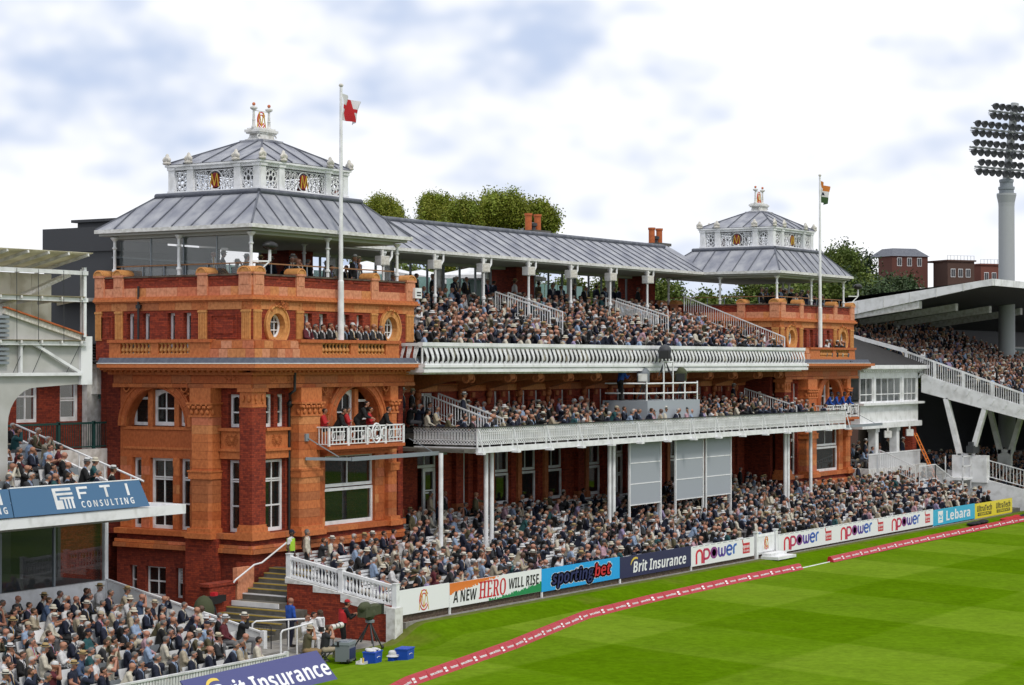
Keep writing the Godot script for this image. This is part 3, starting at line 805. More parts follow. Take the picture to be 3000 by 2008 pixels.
func tower_low(pav: Node3D, ox: float, near: bool) -> void:
	var f := front_x.translated(Vector3(ox, 0, 0)); var s := side_x.translated(Vector3(ox, 0, 0))
	# basement
	wall(pav, "wall", M.brick_dark, f, -0.02, 10.2, -0.4, 3.05, -0.5, -0.02, [])
	wall(pav, "wall", M.brick, f, 0.8, 2.75, 3.05, 9.0, -0.75, -0.35, [[1.25, 2.5, 3.3, 6.15], [1.28, 1.76, 7.45, 8.75], [2.0, 2.48, 7.45, 8.75]])
	window(pav, f, 1.25, 2.5, 3.3, 6.15, -0.62, 2, [0.36, 0.70, 0.73], 0.11)
	for q in [[1.28, 1.76], [2.0, 2.48]]: window(pav, f, q[0], q[1], 7.45, 8.75, -0.6, 1, [0.45], 0.1, 0.12)
	wall(pav, "bay_wall", M.terra1, f, 4.04, 9.08, 3.05, 9.0, -0.6, -0.2, [[4.87, 8.32, 3.3, 6.2], [5.36, 8.58, 6.75, 9.0]])
	sash(pav, f, 4.87, 8.32, 3.3, 6.2, -0.42)
	ashlar(pav, f, 4.1, 9.0, 3.3, 7.38, -0.19, [[4.87, 8.32, 3.3, 6.2], [5.36, 8.58, 6.75, 9.0]])
	var b := B.new(); b.x = f
	spandrel(b, 6.97, 7.38, Vector2(1.61, 1.62), 5.36, 8.58, 9.0, -0.6, -0.21)
	part(b, "arch_spandrel", M.terra1, pav)
	archivolt(pav, f, 6.97, 7.38, Vector2(2.09, 2.07), -0.21, -0.06, 0.46, "arch")
	for q in [[5.72, 5.98], [7.2, 7.46]]:
		b = B.new(); b.x = f; b.bx(q[0], q[1], 6.75, 8.9, -0.7, -0.42)
		part(b, "mullion", M.terra0, pav)
	window(pav, f, 5.98, 7.2, 6.8, 8.86, -0.66, 2, [0.55], 0.12, 0.2)
	window(pav, f, 5.36, 5.72, 6.8, 8.45, -0.66, 1, [0.5], 0.09); window(pav, f, 7.46, 8.58, 6.8, 8.45, -0.66, 1, [0.5], 0.1)
	wall(pav, "wall", M.brick, f, 9.6, 10.6, 2.0, 9.0, -0.9, -0.35, [[9.85, 10.25, 3.3, 6.2], [9.85, 10.25, 7.4, 8.75]])
	window(pav, f, 9.85, 10.25, 3.3, 6.2, -0.62, 1, [0.36, 0.7], 0.1); window(pav, f, 9.85, 10.25, 7.4, 8.75, -0.62, 1, [0.5], 0.1, 0.1)
	pilaster(pav, f, 2.7, 4.04, 3.05, 9.0, -0.4, 0.3); pilaster(pav, f, 9.06, 9.62, 3.05, 9.0, -0.4, 0.1)
	# brick pier on the corner with a stepped base and a capital
	b = B.new()
	b.bx(ox, ox + 0.83, 3.65, 8.25, -0.62, 0.0)
	var pier := part(b, "corner_pier", M.brick, pav)
	b = B.new()
	b.bx(ox - 0.12, ox + 0.95, 3.05, 3.38, -0.75, 0.12); b.bx(ox - 0.07, ox + 0.9, 3.38, 3.55, -0.7, 0.07); b.bx(ox - 0.03, ox + 0.86, 3.55, 3.65, -0.66, 0.03)
	part(b, "pier_base", M.terra0, pier)
	b = B.new()
	b.bx(ox - 0.02, ox + 0.85, 8.25, 8.32, -0.64, 0.03); b.bx(ox, ox + 0.83, 8.32, 8.85, -0.62, 0.01); b.bx(ox - 0.08, ox + 0.9, 8.85, 9.0, -0.7, 0.09)
	for q in [0.22, 0.62]:
		b.ball(Vector3(ox + q, 8.62, 0.03), Vector3(0.1, 0.16, 0.06), 6, 4); b.ball(Vector3(ox + q, 8.46, 0.02), Vector3(0.05, 0.07, 0.05), 6, 4)
	for q in [0.15, 0.45]: b.ball(Vector3(ox - 0.03, 8.6, -q), Vector3(0.06, 0.16, 0.1), 6, 4)
	part(b, "pier_capital", M.terra0, pier)
	# carved panels between the floors
	var pn := func(g: Transform3D, u0: float, u1: float, n: int) -> void:
		var q := B.new(); q.x = g
		q.bx(u0, u1, 6.2, 6.5, -0.5, -0.24); q.bx(u0 - 0.03, u1 + 0.03, 6.5, 6.6, -0.5, -0.16); q.bx(u0 + 0.05, u1 - 0.05, 6.6, 7.3, -0.5, -0.27); q.bx(u0 - 0.02, u1 + 0.02, 7.3, 7.42, -0.5, -0.14)
		var poly := PackedVector2Array([Vector2(-0.27, 6.6), Vector2(-0.12, 6.6), Vector2(-0.2, 6.8), Vector2(-0.22, 7.1), Vector2(-0.27, 7.3)])
		var o := part(q, "panel_band", M.terra0, pav)
		for k in n:
			var c := B.new(); c.x = g
			var cu := lerpf(u0, u1, (k + 0.5) / n)
			if n == 1 or k == 1: wreath(c, Vector3(cu, 6.95, -0.25), 0.30)
			else: carve(c, cu - 0.22, cu + 0.22, 6.7, 7.2, -0.25, 16, k + int(u0 * 3))
			part(c, "carving", M.terra_carved, o)
	pn.call(f, 1.1, 2.6, 1)
	# entablature: frieze with shields, dentils, cornice, flashing
	blocks(pav, f, 0.0, 10.9, 9.0, 9.16, -0.6, 0.08, 0.8, [0, 0, 5, 1], "architrave_block")
	blocks(pav, f, 0.0, 10.9, 9.17, 9.52, -0.6, 0.02, 1.1, [0, 1, 5, 1], "frieze_block")
	b = B.new(); b.x = f
	for u in [1.35, 2.35]: carve(b, u - 0.24, u + 0.24, 9.2, 9.5, 0.05, 12, int(u * 10))
	for q in [[4.2, 5.3], [8.6, 9.3]]: carve(b, q[0], q[1], 8.55, 9.45, -0.15 + 0.05, 30, int(q[0] * 10))
	for u in [4.62, 8.85]: b.arc(Vector3(u, 9.0, 0.0), Vector2(0.17, 0.22), 0, TAU, 0.035, 14, 5)
	part(b, "carved_frieze", M.terra_carved, pav)
	if near:
		wall(pav, "wall", M.brick_dark, s, -7.15, -0.4, -0.4, 3.05, -0.5, -0.04, [[-6.45, -6.05, 0.58, 1.78], [-5.6, -4.5, 0.58, 1.78], [-3.98, -3.6, 0.58, 1.78]])
		window(pav, s, -6.45, -6.05, 0.58, 1.78, -0.3, 1, [0.5], 0.06); window(pav, s, -5.6, -4.5, 0.58, 1.78, -0.3, 2, [0.5], 0.06); window(pav, s, -3.98, -3.6, 0.58, 1.78, -0.3, 1, [0.5], 0.06)
		b = B.new(); b.x = s
		for i in 9: b.bx(-3.9, -3.6, 1.2 + i * 0.06, 1.23 + i * 0.06, -0.27, -0.2)
		part(b, "vent_slats", M.white, pav)
		b = B.new(); b.x = s
		b.bx(-3.2, -1.6, -0.4, 3.05, -0.04, 0.25); b.bx(-0.7, 0.1, -0.4, 2.2, -0.03, 0.12)
		part(b, "buttress", M.brick, pav)
		wall(pav, "wall", M.brick, s, -1.9, -0.55, 3.05, 9.0, -0.75, -0.35, [[-1.55, -0.95, 3.3, 6.15], [-1.5, -0.95, 7.45, 8.75]])
		window(pav, s, -1.55, -0.95, 3.3, 6.15, -0.62, 1, [0.36, 0.70, 0.73], 0.11); window(pav, s, -1.5, -0.95, 7.45, 8.75, -0.6, 1, [0.45], 0.1, 0.12)
		pn.call(s, -1.85, -0.65, 1); pn.call(s, -6.9, -3.1, 3)
		wall(pav, "bay_wall", M.terra1, s, -7.12, -2.9, 3.05, 9.0, -0.6, -0.2, [[-6.45, -5.95, 3.3, 6.15], [-5.5, -4.25, 3.3, 6.15], [-3.9, -3.35, 3.3, 6.15], [-6.72, -3.48, 7.42, 9.0]])
		window(pav, s, -6.45, -5.95, 3.3, 6.15, -0.45, 1, [0.36, 0.70, 0.73], 0.1); window(pav, s, -5.5, -4.25, 3.3, 6.15, -0.45, 2, [0.36, 0.70, 0.73], 0.11); window(pav, s, -3.9, -3.35, 3.3, 6.15, -0.45, 1, [0.36, 0.70, 0.73], 0.1)
		ashlar(pav, s, -7.1, -2.95, 3.3, 6.18, -0.19, [[-6.45, -5.95, 3.3, 6.15], [-5.5, -4.25, 3.3, 6.15], [-3.9, -3.35, 3.3, 6.15]])
		b = B.new(); b.x = s
		spandrel(b, -5.1, 7.42, Vector2(1.62, 1.58), -6.72, -3.48, 9.0, -0.6, -0.21)
		part(b, "arch_spandrel", M.terra1, pav)
		archivolt(pav, s, -5.1, 7.42, Vector2(2.04, 2.0), -0.21, -0.06, 0.45, "arch")
		for q in [[-5.82, -5.56], [-4.4, -4.14]]:
			b = B.new(); b.x = s; b.bx(q[0], q[1], 7.42, 8.95, -0.7, -0.42)
			part(b, "mullion", M.terra0, pav)
		window(pav, s, -5.56, -4.4, 7.45, 8.9, -0.66, 2, [0.48], 0.12, 0.2); window(pav, s, -6.7, -5.82, 7.45, 8.6, -0.66, 1, [], 0.1, 0.0); window(pav, s, -4.14, -3.5, 7.45, 8.6, -0.66, 1, [], 0.1, 0.0)
		pilaster(pav, s, -2.95, -1.87, 3.05, 9.0, -0.4, 0.3)
		blocks(pav, s, -7.3, 0.0, 9.0, 9.16, -0.6, 0.08, 0.8, [0, 0, 5, 1], "architrave_block")
		blocks(pav, s, -7.3, 0.0, 9.17, 9.52, -0.6, 0.02, 1.1, [0, 1, 5, 1], "frieze_block")
		b = B.new(); b.x = s
		for q in [[-6.9, -6.2], [-3.9, -3.1]]: carve(b, q[0], q[1], 8.55, 9.45, -0.1, 30, int(q[0] * -10))
		for u in [-6.6, -3.5]: b.arc(Vector3(u, 9.05, 0.0), Vector2(0.17, 0.22), 0, TAU, 0.035, 14, 5)
		for u in [-1.2, -0.75]: carve(b, u - 0.2, u + 0.2, 9.2, 9.5, 0.05, 12, int(u * -10))
		part(b, "carved_frieze", M.terra_carved, pav)
	for g in [f, s]:
		if g == s and not near: continue
		var u0 := -0.1 if g == f else -7.2
		var u1 := 10.2 if g == f else 0.1
		blocks(pav, g, u0, u1, 2.52, 2.70, -0.1, 0.16, 0.7, [1, 5, 0], "plinth_block"); blocks(pav, g, u0, u1, 2.71, 2.84, -0.1, 0.07, 0.7, [0, 5, 3], "plinth_block")
		blocks(pav, g, u0, u1, 3.06, 3.28, -0.3, 0.10, 0.7, [1, 5, 0], "sill_block")
	var c := B.new()
	var zb := -7.4 if near else -2.6
	var x1 := ox + 10.9 - (0.9 if near else 0.2)
	for q in [[9.52, 9.62, 0.25], [9.70, 9.80, 0.72], [9.80, 9.95, 0.9]]:
		c.bx(ox - q[2], x1 + (0.2 if near else q[2]), q[0], q[1], -0.05, q[2]); c.bx(ox - q[2], ox + 0.05, q[0], q[1], zb, -0.05)
		if not near: c.bx(x1 - 0.05, x1 + q[2], q[0], q[1], -6.0, -0.05)
	part(c, "cornice", M.terra0, pav)
	c = B.new()
	for i in 38: c.bx(ox - 0.1 + i * 0.29, ox + 0.04 + i * 0.29, 9.62, 9.70, 0.0, 0.55)
	for i in 25: c.bx(ox - 0.55, ox, 9.62, 9.70, -0.4 - i * 0.29, -0.26 - i * 0.29)
	part(c, "dentil_course", M.terra_carved, pav)
	c = B.new()
	c.quad(Vector3(ox - 0.88, 9.955, 0.88), Vector3(x1 + 0.2, 9.955, 0.88), Vector3(x1 + 0.2, 10.2, 0.74), Vector3(ox - 0.74, 10.2, 0.74))
	c.quad(Vector3(ox - 0.88, 9.955, zb), Vector3(ox - 0.88, 9.955, 0.88), Vector3(ox - 0.74, 10.2, 0.74), Vector3(ox - 0.74, 10.2, zb))
	c.bx(ox - 0.74, x1, 9.95, 10.2, -0.05, 0.72); c.bx(ox - 0.72, ox + 0.05, 9.95, 10.2, zb, -0.05)
	part(c, "flashing", M.flashing, pav)
	c = B.new(); c.tube([Vector3(ox - 0.9, 9.97, zb), Vector3(ox - 0.9, 9.97, 0.9), Vector3(x1 + 0.2, 9.97, 0.9)], 0.02, 5)
	part(c, "flashing_lip", M.white_dirty, pav)
	# balustrade of the balcony above
	balustrade(pav, f, 2.1, 8.85, [[3.55, 5.45], [5.95, 7.9]], 0.45, 0.72)
	balustrade(pav, s, -6.9, -1.55, [[-6.3, -4.65], [-4.25, -2.6]] if near else [], 0.45, 0.72)
	c = B.new()
	blocks(pav, f, -0.7, 2.1, 10.2, 10.55, 0.3, 0.70, 0.45, [3, 4, 0, 2, 5], "attic_block"); blocks(pav, f, -0.6, 2.1, 10.56, 10.86, 0.1, 0.66, 0.6, [3, 0, 1, 4, 2], "attic_block")
	blocks(pav, s, -1.55, 0.7, 10.2, 10.55, 0.3, 0.705, 0.45, [3, 4, 0, 2, 5], "attic_block"); blocks(pav, s, -1.55, 0.6, 10.56, 10.86, 0.1, 0.665, 0.6, [3, 0, 1, 4, 2], "attic_block")
	c.bx(ox - 0.62, ox + 2.1, 10.86, 10.9, -0.05, 0.62); c.bx(ox - 0.62, ox + 0.02, 10.86, 10.9, -1.5, -0.05); c.bx(ox - 0.6, ox + 2.1, 10.2, 10.86, 0.0, 0.3); c.bx(ox - 0.3, ox + 0.02, 10.2, 10.86, -1.5, -0.0)
	part(c, "attic", M.terra5, pav)

func balustrade(pav: Node3D, f: Transform3D, u0: float, u1: float, gaps: Array, w0: float, w1: float) -> void:
	var b := B.new(); b.x = f
	b.bx(u0, u1, 10.2, 10.34, w0, w1)
	var at := u0
	for g in gaps:
		b.bx(at, g[0], 10.34, 10.8, w0 + 0.03, w1 - 0.02); at = g[1]
	b.bx(at, u1, 10.34, 10.8, w0 + 0.03, w1 - 0.02)
	var o := part(b, "balustrade", M.terra0, pav)
	var r := B.new(); r.x = f
	r.bx(u0 - 0.05, u1 + 0.05, 10.8, 10.93, w0 - 0.05, w1 + 0.06)
	part(r, "coping", M.terra1, o)
	if not M.has("baluster_terra"): M["baluster_terra"] = baluster_mesh(0.46, 0.105, 10)
	for g in gaps:
		for i in 8:
			piece(M.baluster_terra, "baluster", M.ochre, o, f * xf(Vector3(lerpf(g[0], g[1], (i + 0.5) / 8.0), 10.34, (w0 + w1) / 2)))

func scurve_mesh() -> ArrayMesh:
	# one cast-iron baluster of the upper balcony: an ogee bar bellying outwards with a pierced head and scroll foot
	var b := B.new()
	for dx in [-0.09, 0.09]:
		var pts := []
		for i in 11:
			var t := i / 10.0
			pts.append(Vector3(dx * (0.55 + 0.45 * cos(t * 2.4)), 0.78 * (1.0 - t), 0.02 + 0.17 * sin(PI * (0.08 + 0.85 * t)) * t * 1.6))
		for i in 10: b.bar(pts[i], pts[i + 1], 0.045, 0.03, Vector3.BACK)
	b.bx(-0.10, 0.10, 0.70, 0.78, 0.0, 0.04); b.arc(Vector3(0, 0.62, 0.05), Vector2(0.05, 0.05), 0, TAU, 0.02, 10, 4)
	for i in 7:
		var t0 := 0.12 + i * 0.11; var t1 := t0 + 0.11
		b.bar(Vector3(0, 0.78 * (1.0 - t0), 0.02 + 0.17 * sin(PI * (0.08 + 0.85 * t0)) * t0 * 1.6), Vector3(0, 0.78 * (1.0 - t1), 0.02 + 0.17 * sin(PI * (0.08 + 0.85 * t1)) * t1 * 1.6), 0.07 if i != 3 else 0.03, 0.02, Vector3.BACK)
	for s in [-1, 1]:
		b.arc(Vector3(s * 0.08, 0.05, 0.12), Vector2(0.055, 0.05), 0, TAU, 0.02, 8, 4)
		b.bar(Vector3(s * 0.09, 0.5, 0.10), Vector3(0, 0.28, 0.16), 0.02, 0.02)
	return b.mesh()

func lattice(L: float) -> ArrayMesh:
	# white pierced railing of the lower balcony: two bands of crosses and pairs of upright slats between
	var b := B.new()
	for y in [0.0, 0.18, 0.55, 0.72]: b.bx(-L / 2, L / 2, y, y + 0.028, -0.012, 0.018)
	var k := roundi(L / 0.16)
	for i in k:
		var u := -L / 2 + L * (i + 0.5) / k; var d := L / k
		b.bx(u - d * 0.34, u - d * 0.08, 0.2, 0.56, -0.01, 0.014); b.bx(u + d * 0.12, u + d * 0.30, 0.2, 0.56, -0.008, 0.012)
		for q in [[0.03, 0.18], [0.58, 0.72]]:
			b.bar(Vector3(u - d / 2, q[0], 0), Vector3(u + d / 2, q[1], 0), 0.016, 0.03); b.bar(Vector3(u - d / 2, q[1], 0.003), Vector3(u + d / 2, q[0], 0.003), 0.016, 0.03)
		b.bx(u - d * 0.36, u - d * 0.04, 0.28, 0.32, -0.014, 0.02); b.bx(u - d * 0.36, u + d * 0.3, 0.44, 0.47, -0.014, 0.02)
	return b.mesh()

func step_rail(pav: Node3D, a: Vector3, b: Vector3, called := "stair_rail") -> void:
	# sloping white handrail with upright bars beside a gangway
	var q := B.new()
	q.bar(a, b, 0.06, 0.06); q.bar(a - Vector3.UP * 0.9, b - Vector3.UP * 0.9, 0.04, 0.04)
	var k := maxi(3, roundi(a.distance_to(b) / 0.16))
	for i in k + 1:
		var p := a.lerp(b, float(i) / k)
		q.bar(p - Vector3.UP * (1.15 if i % k == 0 else 0.9), p, 0.05 if i % k == 0 else 0.025, 0.05 if i % k == 0 else 0.025)
	part(q, called, M.white, pav)

func make_pavilion() -> Node3D:
	var pav := thing("pavilion", "red brick and orange terracotta cricket pavilion with two lead-roofed towers", "building")
	tower_top(pav, 0.0, true); tower_low(pav, 0.0, true)
	tower_top(pav, 48.25, false); tower_low(pav, 48.9, false)
	var f := front_x
	var Z0 := -2.5
	# ground floor wall of the middle section
	var holes := [[14.75, 16.5, 2.35, 6.0], [18.5, 18.95, 3.15, 6.0]]
	var wins := [[21.05, 22.75], [23.5, 25.25], [26.0, 27.8], [30.05, 31.7], [36.6, 38.2], [39.0, 40.6], [41.4, 43.0]]
	for q in wins: holes.append([q[0], q[1], 3.1, 6.0])
	holes.append([33.0, 34.2, 2.35, 6.0]); holes.append([45.6, 46.9, 2.35, 6.0]); holes.append([47.3, 47.7, 3.15, 6.0])
	var up := []
	for x in [18.55, 21.2, 22.45, 23.75, 24.95, 26.25, 27.5, 30.2, 31.4, 35.0, 36.3, 37.6, 38.9, 40.2, 41.5, 42.8, 44.4, 45.6]: up.append([x, x + 0.5])
	for q in up: holes.append([q[0], q[1], 7.2, 8.62])
	holes.append([15.05, 16.2, 6.4, 8.6]); holes.append([33.2, 34.4, 6.4, 8.6])
	wall(pav, "wall", M.brick, f, 10.0, 49.0, 1.6, 10.4, Z0 - 0.4, Z0, holes)
	for q in wins: sash(pav, f, q[0], q[1], 3.1, 6.0, Z0 - 0.3)
	for q in [[18.5, 18.95], [47.3, 47.7]]: window(pav, f, q[0], q[1], 3.15, 6.0, Z0 - 0.3, 1, [0.4, 0.7], 0.1)
	for q in up: window(pav, f, q[0], q[1], 7.2, 8.62, Z0 - 0.3, 1, [0.5], 0.09, 0.12)
	window(pav, f, 15.05, 16.2, 6.4, 8.6, Z0 - 0.3, 2, [0.6], 0.12, 0.15); window(pav, f, 33.2, 34.4, 6.4, 8.6, Z0 - 0.3, 2, [0.6], 0.12, 0.15)
	for q in [[14.75, 16.5], [33.0, 34.2], [45.6, 46.9]]:  # half-glazed doors under a fanlight
		window(pav, f, q[0], q[1], 5.15, 6.0, Z0 - 0.3, 2, [], 0.1)
		var m: float = lerpf(q[0], q[1], 0.42)
		var d := window(pav, f, m, q[1] - 0.02, 2.4, 5.13, Z0 - 0.28, 1, [0.58, 0.62], 0.17)
		d.name = "door"
	# terracotta jambs, sill course, string courses and upper frieze
	var jm := B.new()
	for q in wins: jm.bx(q[0] - 0.34, q[0], 3.0, 6.0, Z0, Z0 + 0.14); jm.bx(q[0] - 0.4, q[0], 3.0, 3.35, Z0, Z0 + 0.22)
	for q in [[12.8, 13.3], [17.5, 18.2], [19.3, 20.0], [28.7, 29.4], [32.0, 32.6], [35.2, 35.9], [44.6, 45.2]]: jm.bx(q[0], q[1], 2.3, 3.4, Z0, Z0 + 0.3)
	for q in up: jm.bx(q[0] + 0.6, q[0] + 0.85, 8.35, 8.6, Z0, Z0 + 0.1)
	part(jm, "jamb", M.terra5, pav)
	var pr := B.new()
	for q in [[12.85, 13.25], [17.55, 18.15], [19.35, 19.95], [28.75, 29.35], [32.05, 32.55], [35.25, 35.85], [44.65, 45.15]]: pr.bx(q[0], q[1], 3.4, 8.3, Z0, Z0 + 0.25)
	part(pr, "brick_pier", M.brick, pav)
	blocks(pav, f, 10.6, 14.5, 2.95, 3.08, Z0, Z0 + 0.16, 0.9, [5, 1], "sill_block"); blocks(pav, f, 16.7, 32.9, 2.95, 3.08, Z0, Z0 + 0.16, 0.9, [5, 1], "sill_block"); blocks(pav, f, 34.4, 45.4, 2.95, 3.08, Z0, Z0 + 0.16, 0.9, [5, 1], "sill_block")
	blocks(pav, f, 10.2, 48.8, 8.66, 8.95, Z0, Z0 + 0.09, 1.2, [5, 0, 2], "string_block")
	blocks(pav, f, 10.2, 48.8, 8.96, 9.02, Z0, Z0 + 0.14, 2.4, [1, 0], "string_block")
	# curved brackets under the upper balcony
	for x in [14.6, 18.1, 20.55, 23.3, 26.0, 29.55, 32.3, 35.2, 38.2, 41.2, 44.4, 47.2]:
		var p := PackedVector2Array([Vector2(0, 8.75), Vector2(0.35, 8.8), Vector2(0.9, 8.95), Vector2(1.6, 9.12), Vector2(2.4, 9.2), Vector2(2.85, 9.15), Vector2(3.05, 9.25), Vector2(3.05, 9.5), Vector2(0, 9.5)])
		var b := B.new()
		b.x = Transform3D(Basis(Vector3(0, 0, 1), Vector3.UP, Vector3(-1, 0, 0)), Vector3(x, 0, Z0))
		b.prism(p, -0.22, 0.22)
		for k in 2: b.arc(Vector3(2.9, 9.28, 0.23 - k * 0.46), Vector2(0.17, 0.17), 0, TAU, 0.05, 10, 5)
		b.ball(Vector3(0.14, 8.5, 0), Vector3(0.16, 0.22, 0.2), 7, 5); b.ball(Vector3(0.1, 8.2, 0), Vector3(0.1, 0.22, 0.14), 7, 5); b.ball(Vector3(0.2, 8.72, 0.1), Vector3(0.13, 0.1, 0.1), 6, 4)
		part(b, "bracket", M.terra5, pav)
	# interiors
	var fl := B.new()
	fl.bx(10.0, 49.0, 2.2, 2.34, -8.0, Z0 - 0.4); fl.bx(0.5, 10.5, 2.9, 3.0, -7.2, -0.8); fl.bx(0.5, 10.5, 6.55, 6.75, -7.2, -0.8); fl.bx(10.0, 49.0, 6.2, 6.38, -8.0, Z0 - 0.4)
	fl.bx(49.4, 59.0, 2.9, 3.0, -7.2, -0.8); fl.bx(49.4, 59.0, 6.55, 6.75, -7.2, -0.8)
	part(fl, "floor", M.wood, pav)
	var bk := B.new()
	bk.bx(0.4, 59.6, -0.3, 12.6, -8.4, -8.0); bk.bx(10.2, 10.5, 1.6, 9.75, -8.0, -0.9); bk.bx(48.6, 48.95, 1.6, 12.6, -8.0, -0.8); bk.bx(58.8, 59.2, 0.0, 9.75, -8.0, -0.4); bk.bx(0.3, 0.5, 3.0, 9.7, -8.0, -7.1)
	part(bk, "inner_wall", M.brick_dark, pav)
	# lower balcony
	var lb := B.new()
	lb.bx(11.5, 51.0, 6.1, 6.35, 2.85, 3.0); lb.bx(11.5, 11.65, 6.1, 6.35, -0.4, 2.85); lb.bx(50.85, 51.0, 6.1, 6.35, 0.2, 2.85)
	part(lb, "balcony_fascia", M.white, pav)
	var fb := B.new()
	fb.bx(10.6, 51.0, 6.16, 6.3, Z0, 2.85)
	for i in 4: fb.bx(11.8, 48.9, 6.3, 6.42 + i * 0.22, Z0, 1.55 - i * 1.02)
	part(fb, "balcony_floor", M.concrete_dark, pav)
	var n := 14
	var rails := Node3D.new(); rails.name = "balcony_railing"; pav.add_child(rails, true)
	var lm := lattice(39.5 / n)
	for i in n:
		var u := 11.5 + 39.5 * (i + 0.5) / n
		piece(lm, "railing_panel", M.white, rails, xf(Vector3(u, 6.45, 2.95)))
	var lr := lattice(3.4)
	piece(lr, "railing_panel", M.white, rails, xf(Vector3(11.55, 6.45, 1.25), -PI / 2))
	for i in n + 1:
		var u := 11.5 + 39.5 * i / n
		var b := B.new()
		b.bx(u - 0.03, u + 0.03, 6.3, 7.18, 2.9, 2.96); b.bar(Vector3(u, 7.15, 2.98), Vector3(u + 0.02, 6.12, 3.25), 0.04, 0.04); b.bx(u - 0.12, u + 0.12, 6.05, 6.14, 2.95, 3.3)
		part(b, "stay", M.white, rails)
		if i < n:
			b = B.new()
			for k in 2: b.bx(u + 0.94 * (k + 1), u + 0.94 * (k + 1) + 0.04, 6.35, 6.47, 2.92, 2.96)
			part(b, "standard", M.white, rails)
	var hb := B.new(); hb.bx(11.45, 51.0, 7.18, 7.22, 2.88, 3.0); hb.bx(11.45, 11.6, 7.18, 7.22, -0.4, 2.88)
	part(hb, "handrail", M.black, rails)
	step_rail(pav, Vector3(13.6, 8.6, -1.3), Vector3(13.6, 7.5, 2.2)); step_rail(pav, Vector3(14.7, 8.6, -1.3), Vector3(14.7, 7.5, 2.2)); step_rail(pav, Vector3(46.2, 8.5, -1.3), Vector3(46.2, 7.5, 2.0))
	# plain posts that carry it
	for x in [9.8, 13.3, 13.75, 24.2, 24.6, 29.2, 37.1, 44.2, 44.6, 47.7]:
		var b := B.new(); b.cyl(Vector3(x, 0.9, 2.2), 0.10, 5.26, 12)
		part(b, "post", M.white, pav)
	# upper balcony
	var ub := B.new()
	for q in [[9.58, 9.72, 1.2], [9.72, 9.80, 1.12], [9.80, 9.92, 1.25]]:
		ub.bx(10.0, 49.6, q[0], q[1], 0.9, q[2]); ub.bx(10.0, 10.3, q[0], q[1], Z0, 0.9); ub.bx(49.3, 49.6, q[0], q[1], 0.0, 0.9)
	part(ub, "balcony_fascia", M.white, pav)
	var uf := B.new()
	uf.bx(10.3, 49.3, 9.5, 9.7, Z0, 0.9)
	part(uf, "balcony_floor", M.white_dirty, pav)
	# raked deck of the upper tier
	var dk := B.new()
	for i in 11: dk.bx(10.9, 48.25, 9.7, 10.0 + i * 0.27, 0.9 - i * 0.85 - 0.85 - (1.6 if i == 10 else 0.0), 0.9 - i * 0.85)
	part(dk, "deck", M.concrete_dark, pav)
	var ur := Node3D.new(); ur.name = "balcony_railing"; pav.add_child(ur, true)
	var sm := scurve_mesh()
	for i in 100: piece(sm, "baluster", M.white, ur, xf(Vector3(10.3 + i * 0.392, 9.94, 1.0)))
	for i in 3: piece(sm, "baluster", M.white, ur, xf(Vector3(10.1, 9.94, 0.75 - i * 0.36), -PI / 2))
	var tr := B.new()
	tr.bx(10.0, 49.4, 10.72, 10.88, 0.85, 1.12); tr.bx(10.0, 49.45, 10.66, 10.72, 0.92, 1.06); tr.bx(10.0, 10.27, 10.72, 10.85, -0.5, 0.85); tr.bx(10.0, 49.4, 9.92, 9.97, 1.0, 1.22)
	part(tr, "top_rail", M.white, ur)
	var ck := B.new(); ck.bx(10.05, 10.12, 9.95, 10.7, 1.0, 1.06); ck.bx(49.3, 49.38, 9.95, 10.7, 1.0, 1.06)
	part(ck, "corner_post", M.white, ur)
	for x in [[26.4, 27.6, -2.5, -5.8], [37.8, 39.0, -2.5, -5.8]]:
		for e in [x[0], x[1]]: step_rail(pav, Vector3(e, 11.0 + 1.15 - x[3] * 0.318 - 0.35, x[3]), Vector3(e, 11.0 + 1.15 - x[2] * 0.318 - 0.35, x[2]), "gangway_rail")
	step_rail(pav, Vector3(47.6, 14.0, -6.0), Vector3(47.6, 11.5, 0.6), "gangway_rail")
	# main roof
	var ya := 15.45; var yb := 17.0; var za := -5.0; var zb := -7.8
	var rf := B.new()
	var xa := 9.0; var xb := 49.5
	rf.quad(Vector3(xa, ya, za), Vector3(xb, ya, za), Vector3(xb, yb, zb), Vector3(xa, yb, zb))
	rf.quad(Vector3(xb, yb + 0.2, zb - 0.4), Vector3(xa, yb + 0.2, zb - 0.4), Vector3(xa, yb, zb), Vector3(xb, yb, zb))
	rf.quad(Vector3(xb, 16.2, -11.0), Vector3(xa, 16.2, -11.0), Vector3(xa, yb + 0.2, zb - 0.4), Vector3(xb, yb + 0.2, zb - 0.4))
	var roof := part(rf, "roof", M.lead, pav)
	var rl := B.new(); rl.tube([Vector3(xa, yb + 0.08, zb - 0.08), Vector3(xb - 1.0, yb + 0.08, zb - 0.08)], 0.14, 10)
	part(rl, "roll", M.lead_roll, roof)
	for i in 40: seam(roof, Vector3(xa + 0.9 + i * 0.98, ya, za), Vector3(xa + 0.9 + i * 0.98, yb, zb), 0.05)
	var sf := B.new()
	sf.bx(xa, xb, 15.22, 15.32, -10.6, za - 0.05); sf.bx(xa, xb, 15.08, 15.22, -9.3, -8.9)
	part(sf, "soffit", M.soffit, pav)
	var gt := B.new(); gt.bx(xa, xb, 15.30, 15.45, za - 0.05, za + 0.08)
	part(gt, "gutter", M.white_dirty, pav)
